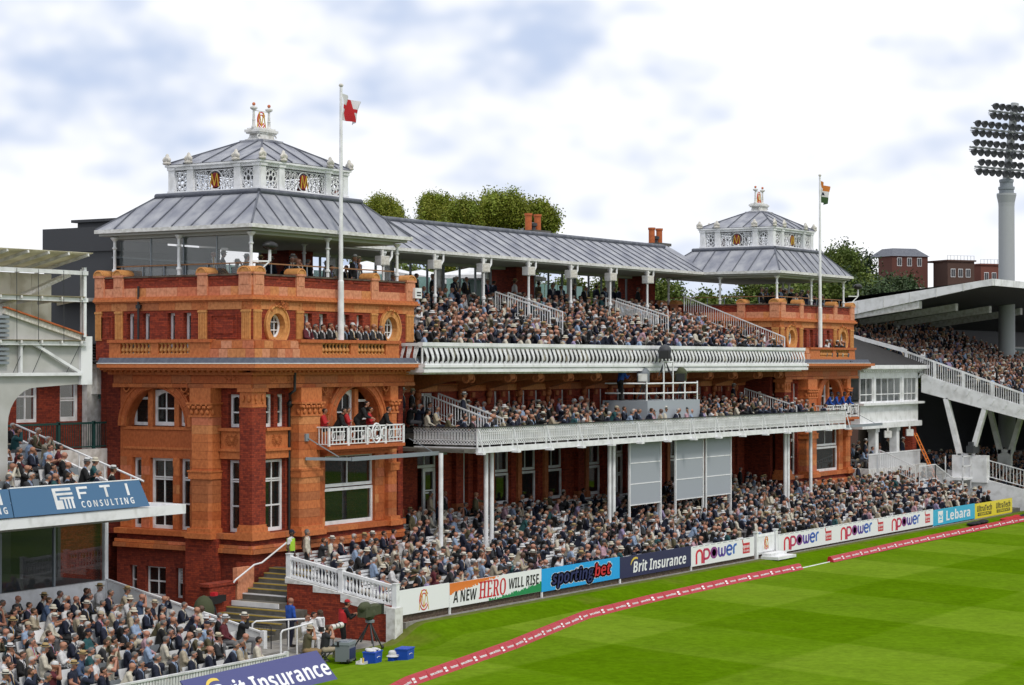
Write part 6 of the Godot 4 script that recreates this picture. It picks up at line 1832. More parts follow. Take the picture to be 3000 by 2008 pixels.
	seat.bx(-0.22, 0.22, 0.40, 0.44, -0.2, 0.2); seat.bar(Vector3(0, 0.44, -0.2), Vector3(0, 0.80, -0.28), 0.44, 0.03, Vector3.BACK); seat.bx(-0.02, 0.02, 0, 0.4, -0.15, 0.1)
	M["seat_mesh"] = seat.mesh()
	# blue fascia signs
	for q in [[-14.45, -8.05, true], [-22.0, -14.5, false]]:
		var s := thing("fascia_sign", "blue sign reading FTI CONSULTING on the front of the white stand" if q[2] else "blue sign ending in the letters I and ING at the stand front", "sign", Vector3(q[0], 4.97, 2.06))
		var w: float = q[1] - q[0]
		var tilt := Transform3D(Basis(Vector3.RIGHT, -0.27), Vector3.ZERO)
		b = B.new(); b.x = tilt
		b.prism(PackedVector2Array([Vector2(0, 0), Vector2(w, 0), Vector2(w - 0.28 if q[2] else w, 0.95), Vector2(0, 0.95)]), -0.04, 0.0)
		part(b, "panel", M.sign_blue, s)
		b = B.new(); b.x = tilt; b.bx(0, w - 0.3, 0.952, 0.99, -0.1, 0.01)
		part(b, "capping", M.white, s)
		var f := tilt * Transform3D(Basis(Vector3(1, 0, 0), Vector3(-0.12, 1, 0), Vector3(0, 0, 1)), Vector3(0, 0, 0.002))
		if q[2]:
			letter_bars(s, f * xf(Vector3(1.95, 0.14, 0)), [[0, 0.14, 0, 0.72], [0.14, 0.86, 0.62, 0.72], [0.14, 0.9, 0.47, 0.55], [0.26, 0.9, 0.33, 0.40], [0.14, 0.36, 0.0, 0.3], [0.44, 0.52, 0, 0.33], [0.60, 0.68, 0, 0.33], [0.76, 0.86, 0, 0.33]], M.white)
			letter_bars(s, f * xf(Vector3(3.08, 0.44, 0)), [[0, 0.11, 0, 0.42], [0.11, 0.52, 0.34, 0.42], [0.11, 0.42, 0.16, 0.23]], M.white)
			letter_bars(s, f * xf(Vector3(4.2, 0.44, 0)), [[0, 0.5, 0.34, 0.42], [0.2, 0.31, 0, 0.34]], M.white)
			letter_bars(s, f * xf(Vector3(5.45, 0.44, 0)), [[0, 0.12, 0, 0.42]], M.white)
			b = B.new(); b.x = f * xf(Vector3(4.42, 0.24, 0)); b.wide("C O N S U L T I N G", 2.56, 0.22)
			part(b, "lettering", M.white, s)
		else:
			letter_bars(s, f * xf(Vector3(w - 0.42, 0.44, 0)), [[0, 0.12, 0, 0.42]], M.white)
			b = B.new(); b.x = f * xf(Vector3(w - 0.5, 0.24, 0)); b.wide("I N G", 0.66, 0.22)
			part(b, "lettering", M.white, s)
	# panelled fence at the end of the lower enclosure, stepping down to the front
	var fn := thing("panel_fence", "white panelled wooden fence sloping down the end of the lower enclosure", "fence", Vector3(-5.87, 0, 0))
	for i in 8:
		var z0 := -2.1 + i * 0.94; var z1 := z0 + 0.94
		var t0 := lerpf(1.97, 0.5, i / 8.0); var t1 := lerpf(1.97, 0.5, (i + 1) / 8.0)
		b = B.new(); b.x = Transform3D(Basis(Vector3(0, 0, 1), Vector3.UP, Vector3(-1, 0, 0)), Vector3.ZERO)
		b.prism(PackedVector2Array([Vector2(z0, t0 - 0.95), Vector2(z1 - 0.01, t1 - 0.95), Vector2(z1 - 0.01, t1 - 0.06), Vector2(z0, t0 - 0.06)]), -0.02, 0.02)
		part(b, "panel", M.white, fn)
		b = B.new(); b.bar(Vector3(0, t0, z0), Vector3(0, t1, z1), 0.1, 0.06); b.bx(0.03, 0.09, t0 - 0.9, t0 - 0.05, z0, z0 + 0.08); b.bx(-0.09, -0.03, t0 - 0.9, t0 - 0.05, z0, z0 + 0.08)
		part(b, "rail", M.white, fn)
	b = B.new(); b.bx(-0.09, 0.09, -0.3, 0.58, 5.32, 5.5)
	part(b, "end_post", M.white, fn)
	# picket fence along the front
	var pk := thing("picket_fence", "low white picket fence along the front of the lower enclosure", "fence", Vector3(-9.55, -0.25, 9.38))
	b = B.new(); b.bx(-9, 0, 0.74, 0.80, -0.05, 0.05); b.bx(-9, 0, 0.08, 0.14, -0.05, -0.01)
	part(b, "rail", M.white, pk)
	var pm := B.new(); pm.bx(-0.045, 0.045, 0.03, 0.74, -0.012, 0.012)
	var pmm := pm.mesh()
	for i in 66: piece(pmm, "picket", M.white, pk, xf(Vector3(-0.07 - i * 0.13, 0, 0)))
	b = B.new(); b.bx(-0.06, 0.06, -0.05, 0.84, -0.07, 0.07)
	part(b, "post", M.white, pk)
	# stepped floor of the lower enclosure
	b = B.new()
	for i in 12: b.bx(-26, -5.95, -0.45, enclosure_y(8.9 - i * 0.96), 9.3 - i * 0.96 - 0.96, 9.3 - i * 0.96)
	struct(b, "terrace", M.concrete)
	# older wing behind: brick wall with two sash windows, tiled eave, green railing over a white wall
	var w := thing("brick_wing", "dark red brick wing with white sash windows behind the stand", "building", Vector3(0, 0, -9.0))
	wall(w, "wall", M.brick_dark, front_x, -8.0, 1.2, 0.0, 10.0, -0.4, 0.0, [[-3.75, -2.55, 7.6, 9.5], [-1.35, -0.25, 7.6, 9.5]])
	window(w, front_x, -3.75, -2.55, 7.6, 9.5, -0.2, 2, [0.55], 0.1); window(w, front_x, -1.35, -0.25, 7.6, 9.5, -0.2, 1, [0.45, 0.5], 0.14)
	b = B.new(); b.bx(-8, 3.0, 9.75, 9.95, 0.0, 0.7)
	part(b, "gutter", M.white, w)
	for i in 7:
		b = B.new(); b.bar(Vector3(-3.0, 10.0 + i * 0.12, 0.75 - i * 0.22), Vector3(2.6, 10.0 + i * 0.12, 0.75 - i * 0.22), 0.3, 0.06)
		for k in 22: b.ball(Vector3(-2.9 + k * 0.25, 10.05 + i * 0.12, 0.85 - i * 0.22), Vector3(0.1, 0.05, 0.16), 6, 4)
		part(b, "tile_course", M.tile_roof, w)
	b = B.new(); b.bx(-8, 1.5, 5.0, 6.48, 0.9, 1.05)
	part(b, "parapet", M.white_dirty, w)
	b = B.new(); b.bx(-8, 1.0, 7.5, 7.58, 0.95, 1.02); b.bx(-8, 1.0, 6.55, 6.6, 0.95, 1.0)
	for i in 70: b.bx(-8 + i * 0.13, -7.98 + i * 0.13, 6.6, 7.5, 0.96, 0.98)
	for x in [-2.4, -0.4, 0.6]: b.bx(x - 0.05, x + 0.05, 6.4, 7.62, 0.9, 1.02)
	part(b, "railing", M.green_paint, w)
	b = B.new(); b.bx(0.15, 1.2, 8.7, 9.75, 0.0, 0.6); b.bx(-0.1, 0.9, 5.0, 9.75, 0.02, 0.3)
	part(b, "porch", M.white_dirty, w)
	b = B.new(); b.bx(0.35, 0.75, 10.9, 11.7, 0.3, 0.7); b.lathe([Vector2(0.14, 8.5), Vector2(0.14, 10.7), Vector2(0.2, 10.8), Vector2(0.2, 10.95)], 8, Vector3(0.55, 0, 0.5)); b.lathe([Vector2(0.2, 11.7), Vector2(0.08, 11.9), Vector2(0.06, 12.05), Vector2(0, 12.06)], 8, Vector3(0.55, 0, 0.5))
	part(b, "rainwater_head", M.green_paint, w)

func enclosure_y(z: float) -> float:
	return -0.30 + maxf(0.0, floorf((9.3 - z) / 0.96)) * 0.09

func make_plant_room() -> void:
	var o := thing("plant_room", "charcoal clad rooftop building with a canted parapet behind the nearer tower", "building", Vector3(0, 0, -9.0))
	var b := B.new(); b.bx(1.7, 8.6, 9.6, 14.72, -4.0, -0.02); b.bx(1.8, 8.6, 14.72, 15.1, -4.0, 0.0)
	part(b, "wall", M.charcoal, o)
	b = B.new(); b.bx(1.6, 5.0, 14.72, 15.75, -4.0, 0.1)
	part(b, "parapet", M.charcoal, o)
	b = B.new(); b.bx(3.2, 6.0, 15.75, 16.1, -3.5, -0.5); b.bx(3.0, 6.2, 16.1, 16.22, -3.7, -0.3)
	part(b, "upper_roof", M.charcoal, o)
	b = B.new(); b.bx(1.65, 8.6, 14.40, 14.46, 0.0, 0.25)
	part(b, "ledge", M.steel_grey, o)
	for i in 3:
		b = B.new(); b.bx(1.9 + i * 2.2, 3.9 + i * 2.2, 12.75, 14.1, 0.01, 0.05)
		part(b, "window", M.glass, o)
	# frameless glass along the side of the tower terrace
	var g := thing("glass_screen", "tall clear glass screen along the side of the nearer tower terrace", "screen", Vector3(0.55, 12.7, 0))
	for i in 4:
		b = B.new(); b.bx(-0.01, 0.01, 0.02, 2.35, -7.5 + i * 1.75, -5.8 + i * 1.75)
		part(b, "pane", M.glass_clear, g)
		b = B.new(); b.bx(-0.025, 0.025, 0, 2.4, -5.8 + i * 1.75, -5.75 + i * 1.75)
		part(b, "post", M.steel_grey, g)

func make_annexe() -> void:
	var o := thing("annexe", "small white timber building with long windows next to the farther tower", "building", Vector3(60.0, 0, 0))
	var b := B.new()
	b.bx(0.2, 10.2, 5.95, 7.4, -6.0, 0.0); b.bx(0.0, 10.6, 7.25, 7.4, -6.0, 0.35); b.bx(0.0, 10.3, 5.75, 6.1, -6.0, 0.25); b.bx(0.2, 10.2, 9.05, 9.5, -6.0, 0.0); b.bx(0.0, 10.9, 9.6, 9.85, -6.4, 0.6); b.bx(0.1, 10.5, 9.5, 9.6, -6.2, 0.3)
	part(b, "wall", M.white, o)
	for i in 34:
		b = B.new(); b.bx(0.3 + i * 0.3, 0.44 + i * 0.3, 9.4, 9.5, 0.0, 0.24)
		part(b, "dentil", M.white, o)
	for q in [[0.3, 2.4, 2], [2.8, 7.2, 4], [7.6, 10.0, 3]]: window(o, front_x, q[0], q[1], 7.4, 9.05, -0.12, q[2], [0.33], 0.08, 0.0, "glass_clear")
	b = B.new(); b.bx(2.4, 2.8, 7.4, 9.05, -0.2, 0.03); b.bx(7.2, 7.6, 7.4, 9.05, -0.2, 0.03); b.bx(10.0, 10.2, 7.4, 9.05, -6.0, 0.0); b.bx(0.2, 10.2, 7.4, 9.05, -6.0, -5.8)
	part(b, "pier", M.white, o)
	b = B.new(); b.x = Transform3D(Basis(Vector3(0, 0, 1), Vector3.UP, Vector3(-1, 0, 0)), Vector3.ZERO)
	b.prism(PackedVector2Array([Vector2(0.6, 9.86), Vector2(-6.6, 12.4), Vector2(-6.6, 9.86)]), -10.6, 0.0)
	part(b, "roof", M.tile_roof, o)
	for x in [3.0, 6.6]:
		b = B.new(); b.bx(x - 0.25, x + 0.25, 2.2, 5.8, -0.5, 0.0); b.bx(x - 0.32, x + 0.32, 5.5, 5.8, -0.55, 0.05)
		part(b, "column", M.white, o)
	b = B.new(); b.bx(9.2, 9.9, 2.2, 5.8, -0.7, 0.0)
	part(b, "brick_column", M.brick, o)
	b = B.new(); b.bx(0.2, 10.2, 1.8, 3.2, -6.0, 0.6)
	part(b, "platform", M.white_dirty, o)
	b = B.new(); b.bx(0.2, 9.2, 4.1, 4.18, 0.5, 0.6)
	for i in 48: b.bx(0.3 + i * 0.185, 0.38 + i * 0.185, 3.2, 4.1, 0.52, 0.58)
	part(b, "balustrade", M.white, o)
	for s in 3:
		b = B.new(); b.bx(2.0 + s * 0.05, 5.2, 2.35 - s * 0.4, 2.5 - s * 0.4, 0.6 + s * 0.5, 1.1 + s * 0.5)
		part(b, "step", M.white, o)
	step_rail(o, Vector3(1.5, 4.4, 0.8), Vector3(1.5, 3.4, 3.2), "stair_rail"); step_rail(o, Vector3(2.2, 3.4, 3.2), Vector3(5.0, 3.4, 3.2), "stair_rail"); step_rail(o, Vector3(5.0, 3.4, 3.2), Vector3(8.0, 2.4, 3.2), "stair_rail")
	b = B.new(); b.bx(1.6, 5.2, 2.0, 2.2, 0.6, 3.2); b.bx(1.7, 1.8, 0.4, 2.0, 3.0, 3.1); b.bx(5.0, 5.1, 0.4, 2.0, 3.0, 3.1)
	part(b, "landing", M.white, o)
	for x in [3.6, 7.4]:
		var sp := thing("loudspeaker", "off-white box loudspeaker hung under the white annexe", "loudspeaker", Vector3(60 + x, 5.35, 0.5), 0.5, "loudspeakers under the annexe")
		speaker_box(sp)
	var ld := thing("ladder", "orange ladder leaning against the white annexe", "ladder", Vector3(69.0, 1.9, 1.8))
	for s in [0.0, 0.45]:
		b = B.new(); b.bar(Vector3(s, 0, 0), Vector3(s - 1.6, 3.4, -1.0), 0.06, 0.06)
		part(b, "rail", M.sign_orange, ld)
	for i in 11:
		b = B.new(); var t := (i + 0.5) / 11.0
		b.bar(Vector3(-1.6 * t, 3.4 * t, -1.0 * t), Vector3(0.45 - 1.6 * t, 3.4 * t, -1.0 * t), 0.04, 0.04)
		part(b, "rung", M.sign_orange, ld)
	var pf := thing("camera_platform", "white boxed television platform with a camera by the annexe", "platform", Vector3(70.2, 1.6, 2.6))
	b = B.new(); b.bx(0.0, 0.6, 0.4, 2.2, -0.2, 2.2)
	part(b, "screen", M.white, pf)
	b = B.new(); b.bx(-1.6, 0, 0.6, 0.75, -0.2, 1.2)
	for q in [[-1.6, 1.1], [-0.1, 1.1], [-1.6, -0.1]]: b.bx(q[0], q[0] + 0.06, 0.0, 2.2, q[1], q[1] + 0.06)
	for y in [1.5, 2.15]: b.bx(-1.6, 0.0, y, y + 0.06, 1.1, 1.16)
	part(b, "scaffold", M.white, pf)
	b = B.new(); b.bx(-0.3, 0.9, 2.35, 2.85, 0.9, 1.4); b.bx(0.9, 1.2, 2.45, 2.75, 1.0, 1.3); b.bx(-0.2, 0.3, 2.85, 3.1, 1.0, 1.3); b.cyl(Vector3(0.3, 2.2, 1.15), 0.1, 0.2, 8)
	part(b, "camera", M.dark_metal, pf)

func speaker_box(o: Node3D) -> void:
	var b := B.new(); b.bx(-0.26, 0.26, -0.22, 0.22, -0.22, 0.22)
	part(b, "cabinet", M.white_dirty, o)
	b = B.new(); b.bx(-0.22, 0.22, -0.19, 0.19, 0.221, 0.24)
	part(b, "grille", M.stone_white, o)
	b = B.new(); b.bx(-0.05, 0.05, 0.22, 0.5, -0.05, 0.05)
	part(b, "bracket", M.white_dirty, o)

func make_right_stand() -> void:
	# raked stand whose end faces the pavilion: roof, seating beam with stepped treads, tapered struts
	var o := thing("grandstand", "large white cantilever-roofed stand beyond the annexe with V-shaped struts", "grandstand", Vector3(70.3, 0, 0))
	var b := B.new()
	b.x = Transform3D(Basis(Vector3(0, 0, 1), Vector3.UP, Vector3(-1, 0, 0)), Vector3.ZERO)
	b.prism(PackedVector2Array([Vector2(0.2, 9.2), Vector2(0.2, 8.0), Vector2(9.5, 5.7), Vector2(14.0, 5.2), Vector2(14.0, 5.9), Vector2(9.5, 6.5)]), -0.4, 0.0)
	part(b, "raker_beam", M.white, o)
	for i in 16:
		b = B.new(); b.bx(0.3, 60.0, 9.3 - i * 0.295, 9.5 - i * 0.295, -0.6 + i * 0.85, 0.25 + i * 0.85)
		part(b, "tread", M.concrete, o)
		b = B.new(); b.bar(Vector3(0.1, 9.0 - i * 0.295, 0.0 + i * 0.85), Vector3(0.1, 9.3 - i * 0.295, 0.2 + i * 0.85), 0.3, 0.1)
		part(b, "bearer", M.white, o)
	b = B.new(); b.bx(0.3, 60, 9.5, 9.7, -10, -0.5)
	part(b, "upper_deck", M.concrete, o)
	for i in 6: b = B.new(); b.bx(0.3, 60.0, 9.7, 9.7 + i * 0.34, -1.2 - i * 0.9 - 0.9, -1.2 - i * 0.9); part(b, "tread", M.concrete, o)
	b = B.new()
	b.bar(Vector3(0.1, 10.75, -0.9), Vector3(0.1, 5.9, 13.2), 0.1, 0.12)
	for i in 90:
		var t := (i + 0.5) / 90.0
		var p := Vector3(0.1, lerpf(10.75, 5.9, t), lerpf(-0.9, 13.2, t))
		b.bx(0.08, 0.12, p.y - 1.1, p.y, p.z - 0.02, p.z + 0.02)
	b.bar(Vector3(0.1, 9.65, -0.9), Vector3(0.1, 4.8, 13.2), 0.06, 0.06)
	part(b, "end_railing", M.white, o)
	for i in 8:
		b = B.new(); var t := i / 7.0
		b.bx(0.02, 0.2, lerpf(10.75, 5.9, t) - 1.7, lerpf(10.75, 5.9, t), lerpf(-0.9, 13.2, t) - 0.09, lerpf(-0.9, 13.2, t) + 0.09)
		part(b, "rail_post", M.white, o)
	b = B.new(); b.bar(Vector3(0.1, 12.4, -7.0), Vector3(0.1, 10.8, -0.9), 0.2, 0.25)
	part(b, "verge", M.white, o)
	for k in 4:
		var x := 0.2 + k * 8.0
		b = B.new(); b.bar(Vector3(x, 7.6, 1.9), Vector3(x, 3.6, 2.9), 0.4, 0.32); b.bar(Vector3(x, 6.9, 4.6), Vector3(x, 3.6, 3.6), 0.4, 0.32); b.bx(x - 0.2, x + 0.2, 2.0, 3.9, 2.75, 3.7)
		part(b, "strut", M.white, o)
	# roof
	b = B.new(); b.x = Transform3D(Basis(Vector3(0, 0, 1), Vector3.UP, Vector3(-1, 0, 0)), Vector3.ZERO)
	b.prism(PackedVector2Array([Vector2(-5.5, 13.2), Vector2(4.3, 15.05), Vector2(5.2, 15.15), Vector2(5.2, 15.6), Vector2(-5.5, 14.15)]), -0.25, 0.0)
	b.prism(PackedVector2Array([Vector2(5.0, 15.15), Vector2(5.3, 15.15), Vector2(5.3, 15.6), Vector2(5.0, 15.6)]), -60.0, -0.25)
	var rf := part(b, "roof_edge", M.white, o)
	for i in 5:
		b = B.new(); b.bar(Vector3(-0.02, 13.35 + i * 0.36, -4.4 + i * 1.9), Vector3(-0.02, 14.25 + i * 0.27, -4.4 + i * 1.9), 0.03, 0.03)
		part(b, "joint_strip", M.white_dirty, rf)
	b = B.new()
	b.quad(Vector3(0.2, 15.55, 5.2), Vector3(60, 15.55, 5.2), Vector3(60, 13.9, -12.0), Vector3(0.2, 13.9, -12.0))
	b.quad(Vector3(0.2, 12.6, -12.0), Vector3(60, 12.6, -12.0), Vector3(60, 15.1, 5.1), Vector3(0.2, 15.1, 5.1))
	part(b, "roof", M.charcoal, o)
	for k in 4:
		b = B.new(); var x := 0.4 + k * 7.0
		b.x = Transform3D(Basis(Vector3(0, 0, 1), Vector3.UP, Vector3(-1, 0, 0)), Vector3(x, 0, 0))
		var p := PackedVector2Array([Vector2(-9.0, 9.5), Vector2(-8.0, 9.5)])
		for i in 7: p.append(Vector2(-6.6 - cos(PI / 2 * i / 6.0) * 1.4, 11.8 + sin(PI / 2 * i / 6.0) * 1.0))
		p.append(Vector2(0.0, 13.7)); p.append(Vector2(0.0, 14.2)); p.append(Vector2(-9.0, 12.9))
		b.prism(p, -0.25, 0.25)
		part(b, "roof_frame", M.white_dirty, o)
	b = B.new(); b.bx(18.0, 60.0, 9.6, 13.5, -11.0, -10.6); b.bx(12.0, 60.0, 0.0, 8.0, -8.0, -7.6); b.bx(34.0, 34.4, 0.0, 9.0, -8.0, 3.0)
	part(b, "back_wall", M.charcoal, o)
	for i in 4:
		b = B.new(); b.bx(22.0 + i * 3.6, 25.2 + i * 3.6, 9.9, 11.2, -4.6, -4.5)
		var bx := part(b, "hospitality_box", M.green_paint, o)
		b = B.new(); b.bx(21.9 + i * 3.6, 25.3 + i * 3.6, 11.2, 11.26, -4.62, -4.48); b.bx(21.9 + i * 3.6, 21.98 + i * 3.6, 9.9, 11.2, -4.62, -4.48)
		part(b, "frame", M.white, bx)
	# lower tier floor, its railing and front wall
	b = B.new()
	for i in 12: b.bx(0.6, 60.0, 0.0, 0.5 + i * 0.22, 7.2 - i * 0.85 - 0.85, 7.2 - i * 0.85)
	part(b, "lower_tier", M.concrete, o)
	b = B.new(); b.bar(Vector3(0.4, 4.0, 2.6), Vector3(0.4, 1.7, 12.0), 0.06, 0.06); b.bar(Vector3(0.4, 2.9, 2.6), Vector3(0.4, 0.7, 12.0), 0.05, 0.05)
	for i in 40:
		var t := (i + 0.5) / 40.0
		b.bx(0.38, 0.42, lerpf(2.9, 0.7, t), lerpf(4.0, 1.7, t), lerpf(2.6, 12.0, t) - 0.015, lerpf(2.6, 12.0, t) + 0.015)
	part(b, "lower_railing", M.white, o)
	b = B.new(); b.x = Transform3D(Basis(Vector3(0, 0, 1), Vector3.UP, Vector3(-1, 0, 0)), Vector3.ZERO)
	b.prism(PackedVector2Array([Vector2(2.0, 0.0), Vector2(2.0, 2.8), Vector2(12.0, 0.55), Vector2(12.0, 0.0)]), -0.35, -0.1)
	part(b, "lower_wall", M.white, o)

# ---------- distance ----------
func along(px: float, py: float, depth: float) -> Vector3:
	# a point on the line of sight through a photograph pixel, at a chosen distance
	var fw := Vector3(0.84335, 0.009878, -0.53727)
	var rt := Vector3(0.537300, 0.0, 0.843391)
	var up := rt.cross(fw)
	return Vector3(-61.979, 10.0, 51.511) + fw * depth + rt * ((px - 1500.0) / 6002.3 * depth) - up * ((py - 1004.0) / 6002.3 * depth)

var leaf_mesh: ArrayMesh

func tree(at: Vector3, h: float, r: float, sd: int, m: Material, label: String, n := 900) -> void:
	var o := thing("tree", label, "tree", at, 0.0, "trees behind the pavilion")
	var q := RandomNumberGenerator.new(); q.seed = sd
	var b := B.new()
	var limbs := []
	for i in 6:
		var p := Vector3(0, h * (0.01 if i == 0 else 0.1 * i), 0)
		var w := 0.035 * h * (1.0 - i * 0.13)
		b.lathe([Vector2(w, p.y), Vector2(w * 0.85, p.y + h * 0.105)], 8)
	for i in 9:
		var a := TAU * i / 9.0 + q.randf() * 0.6
		var e := Vector3(cos(a) * r * q.randf_range(0.45, 0.8), h - r * q.randf_range(0.35, 1.6), sin(a) * r * q.randf_range(0.45, 0.8))
		var s := Vector3(0, h * q.randf_range(0.3, 0.55), 0)
		b.tube([s, s.lerp(e, 0.5) + Vector3.UP * h * 0.04, e], h * 0.008, 5); limbs.append(e)
	part(b, "trunk", M.bark, o)
	if leaf_mesh == null:
		var l := B.new(); var u := RandomNumberGenerator.new(); u.seed = 12
		for i in 60:
			var c := Vector3(u.randfn(), u.randfn(), u.randfn()) * 0.34
			var d := Basis(Vector3(u.randf() - 0.5, u.randf() - 0.5, u.randf() - 0.5).normalized(), u.randf() * TAU)
			var s := u.randf_range(0.07, 0.12)
			l.quad(c + d * Vector3(-s, 0, 0), c + d * Vector3(0, -s * 0.7, 0), c + d * Vector3(s, 0, 0), c + d * Vector3(0, s * 0.7, 0))
		leaf_mesh = l.mesh()
	var lobes := []
	for e in limbs: lobes.append([e, r * q.randf_range(0.28, 0.45)])
	for i in 8:
		var a := q.randf() * TAU; var rr := r * sqrt(q.randf()) * 0.75
		lobes.append([Vector3(cos(a) * rr, h - r * q.randf_range(0.3, 1.7) - rr * 0.1, sin(a) * rr), r * q.randf_range(0.25, 0.42)])
	var mm := MultiMesh.new(); mm.transform_format = MultiMesh.TRANSFORM_3D; mm.use_colors = true; mm.mesh = leaf_mesh; mm.instance_count = n
	for i in n:
		var lb: Array = lobes[q.randi() % lobes.size()]
		var d = Vector3(q.randfn(), q.randfn() * 0.8, q.randfn()).normalized() * pow(q.randf(), 0.4) * lb[1]
		var s := q.randf_range(0.8, 1.5) * r * 0.2
		mm.set_instance_transform(i, Transform3D(Basis(Vector3.UP, q.randf() * TAU) * Basis(Vector3.RIGHT, q.randf() * 1.5) * Basis.from_scale(Vector3.ONE * s), lb[0] + d))
		var k := q.randf_range(0.75, 1.2); mm.set_instance_color(i, Color(k * q.randf_range(0.85, 1.15), k, k * 0.9))
	var c := MultiMeshInstance3D.new(); c.multimesh = mm; c.material_override = m; c.name = "crown"; o.add_child(c); c.set_meta("kind", "stuff")

func make_far() -> void:
	mat("bark", lin(0.06, 0.045, 0.03), 0.95)
	for q in [["leaf_light", 0.20, 0.235, 0.02], ["leaf_mid", 0.095, 0.135, 0.018], ["leaf_dark", 0.035, 0.065, 0.018]]:
		var m := mat(q[0], lin(q[1], q[2], q[3]), 0.7)
		m.vertex_color_use_as_albedo = true; m.backlight_enabled = true; m.backlight = lin(minf(q[1] * 1.4, 0.3), minf(q[2] * 1.4, 0.34), q[3])
	var T := [[1120, 572, 142.0, 2.6, "leaf_light", "light green tree showing beside the first pair of chimney pots"], [1340, 560, 150.0, 3.0, "leaf_light", "broad light green tree behind the long roof, the one with the rounder crown"], [1505, 566, 152.0, 3.4, "leaf_light", "broad light green tree behind the long roof next to the second chimney"],
		[1260, 775, 128.0, 4.5, "leaf_mid", "mid green tree seen under the long roof behind the parasols"], [1420, 790, 130.0, 4.2, "leaf_mid", "mid green tree seen between roof posts behind the parasols"], [1760, 800, 140.0, 3.6, "leaf_mid", "small green tree seen through the glazed back of the upper tier"], [2020, 800, 150.0, 4.5, "leaf_mid", "green tree seen through the open back near the farther tower"], [2180, 812, 150.0, 5.0, "leaf_mid", "wide green tree seen under the farther tower roof"], [2330, 810, 155.0, 5.5, "leaf_mid", "green tree filling the openings of the farther tower terrace"],
		[2425, 715, 165.0, 4.0, "leaf_mid", "tall tree just right of the farther tower roof".replace("right of", "beyond")], [2530, 735, 172.0, 5.0, "leaf_dark", "dark green bushy tree between the farther tower and the far stand roof"], [2470, 800, 160.0, 4.5, "leaf_dark", "dark low tree behind the far stand roof edge"],
		[2690, 935, 190.0, 5.0, "leaf_mid", "green tree seen through the open back of the far stand"], [2790, 930, 195.0, 4.5, "leaf_light", "light green tree seen through the open back of the far stand"], [2600, 940, 188.0, 4.5, "leaf_mid", "shaded tree seen at the end of the far stand's open back"], [960, 800, 120.0, 3.6, "leaf_mid", "green tree glimpsed through the nearer tower terrace"]]
	var i := 0
	for t: Array in T:
		var p := along(t[0], t[1], t[2])
		tree(Vector3(p.x, 0.0, p.z), p.y * 1.0, t[3], 100 + i, M[t[4]], t[5], 2000)
		i += 1
	# parasols on the roof terrace behind
	for q in [[1440, 772, 118.0, "white square parasol with its canopy wide open behind the middle roof posts"], [1075, 765, 113.0, "white square parasol open behind the nearer tower terrace"], [1235, 790, 119.0, "white square parasol half hidden by the first brick stack"]]:
		var p := along(q[0], q[1], q[2])
		var o := thing("parasol", q[3], "parasol", Vector3(p.x, 12.6, p.z), 0.3, "parasols on the roof terrace")
		var h := p.y - 12.6
		var b := B.new()
		var w := 2.6
		var E := [Vector3(-w, h - 0.75, w), Vector3(w, h - 0.75, w), Vector3(w, h - 0.75, -w), Vector3(-w, h - 0.75, -w)]
		for k in 4: b.ftri(E[k], E[(k + 1) % 4], Vector3(0, h, 0)); b.quad(E[k] - Vector3.UP * 0.2, E[(k + 1) % 4] - Vector3.UP * 0.2, E[(k + 1) % 4], E[k])
		part(b, "canopy", M.white, o)
		b = B.new(); b.cyl(Vector3.ZERO, 0.04, h, 8)
		part(b, "pole", M.steel_grey, o)
		for k in 4: b = B.new(); b.bar(Vector3(0, h - 0.05, 0), E[k] - Vector3.UP * 0.05, 0.03, 0.03); part(b, "rib", M.steel_grey, o)
	# floodlight mast
	var fp := along(2950, 1000, 155.0)
	var fl := thing("floodlight", "tall grey floodlight mast with four tilted rows of round lamps", "floodlight", Vector3(fp.x, 0, fp.z), -0.35)
	var top := along(2950, 567, 155.0).y
	mat("mast_grey", lin(0.36, 0.38, 0.39), 0.6)
	var b := B.new(); b.lathe([Vector2(0.66, 0.0), Vector2(0.60, top - 1.0), Vector2(0.62, top - 0.7), Vector2(0.74, top - 0.15), Vector2(0.74, top)], 12)
	part(b, "mast", M.mast_grey, fl)
	b = B.new(); b.lathe([Vector2(0.56, top), Vector2(0.56, top + 0.3), Vector2(0.62, top + 0.3), Vector2(0.62, top + 0.5), Vector2(0.5, top + 0.5), Vector2(0.5, top + 0.85), Vector2(0.55, top + 0.85), Vector2(0.55, top + 1.05), Vector2(0.4, top + 1.1)], 12)
	part(b, "collar", M.steel_grey, fl)
	var up := Vector3(0.17, 0.985, 0.0)
	b = B.new(); b.tube([Vector3(0, top + 1.0, 0), Vector3(0, top + 1.0, 0) + up * 6.0], 0.30, 8)
	part(b, "neck", M.mast_grey, fl)
	var lamp := B.new(); lamp.x = Transform3D(Basis(Vector3.RIGHT, PI / 2 + 0.35), Vector3.ZERO); lamp.lathe([Vector2(0, -0.2), Vector2(0.13, -0.19), Vector2(0.23, -0.04), Vector2(0.28, 0.1), Vector2(0.28, 0.15), Vector2(0.25, 0.13), Vector2(0, 0.08)], 10); lamp.bx(-0.3, -0.27, -0.15, 0.05, -0.03, 0.03); lamp.bx(0.27, 0.3, -0.15, 0.05, -0.03, 0.03)
	var lm := lamp.mesh()
	var rows := [[1.8, -4.4, 6], [3.25, -5.2, 7], [4.7, -5.3, 7], [6.15, -3.5, 5]]
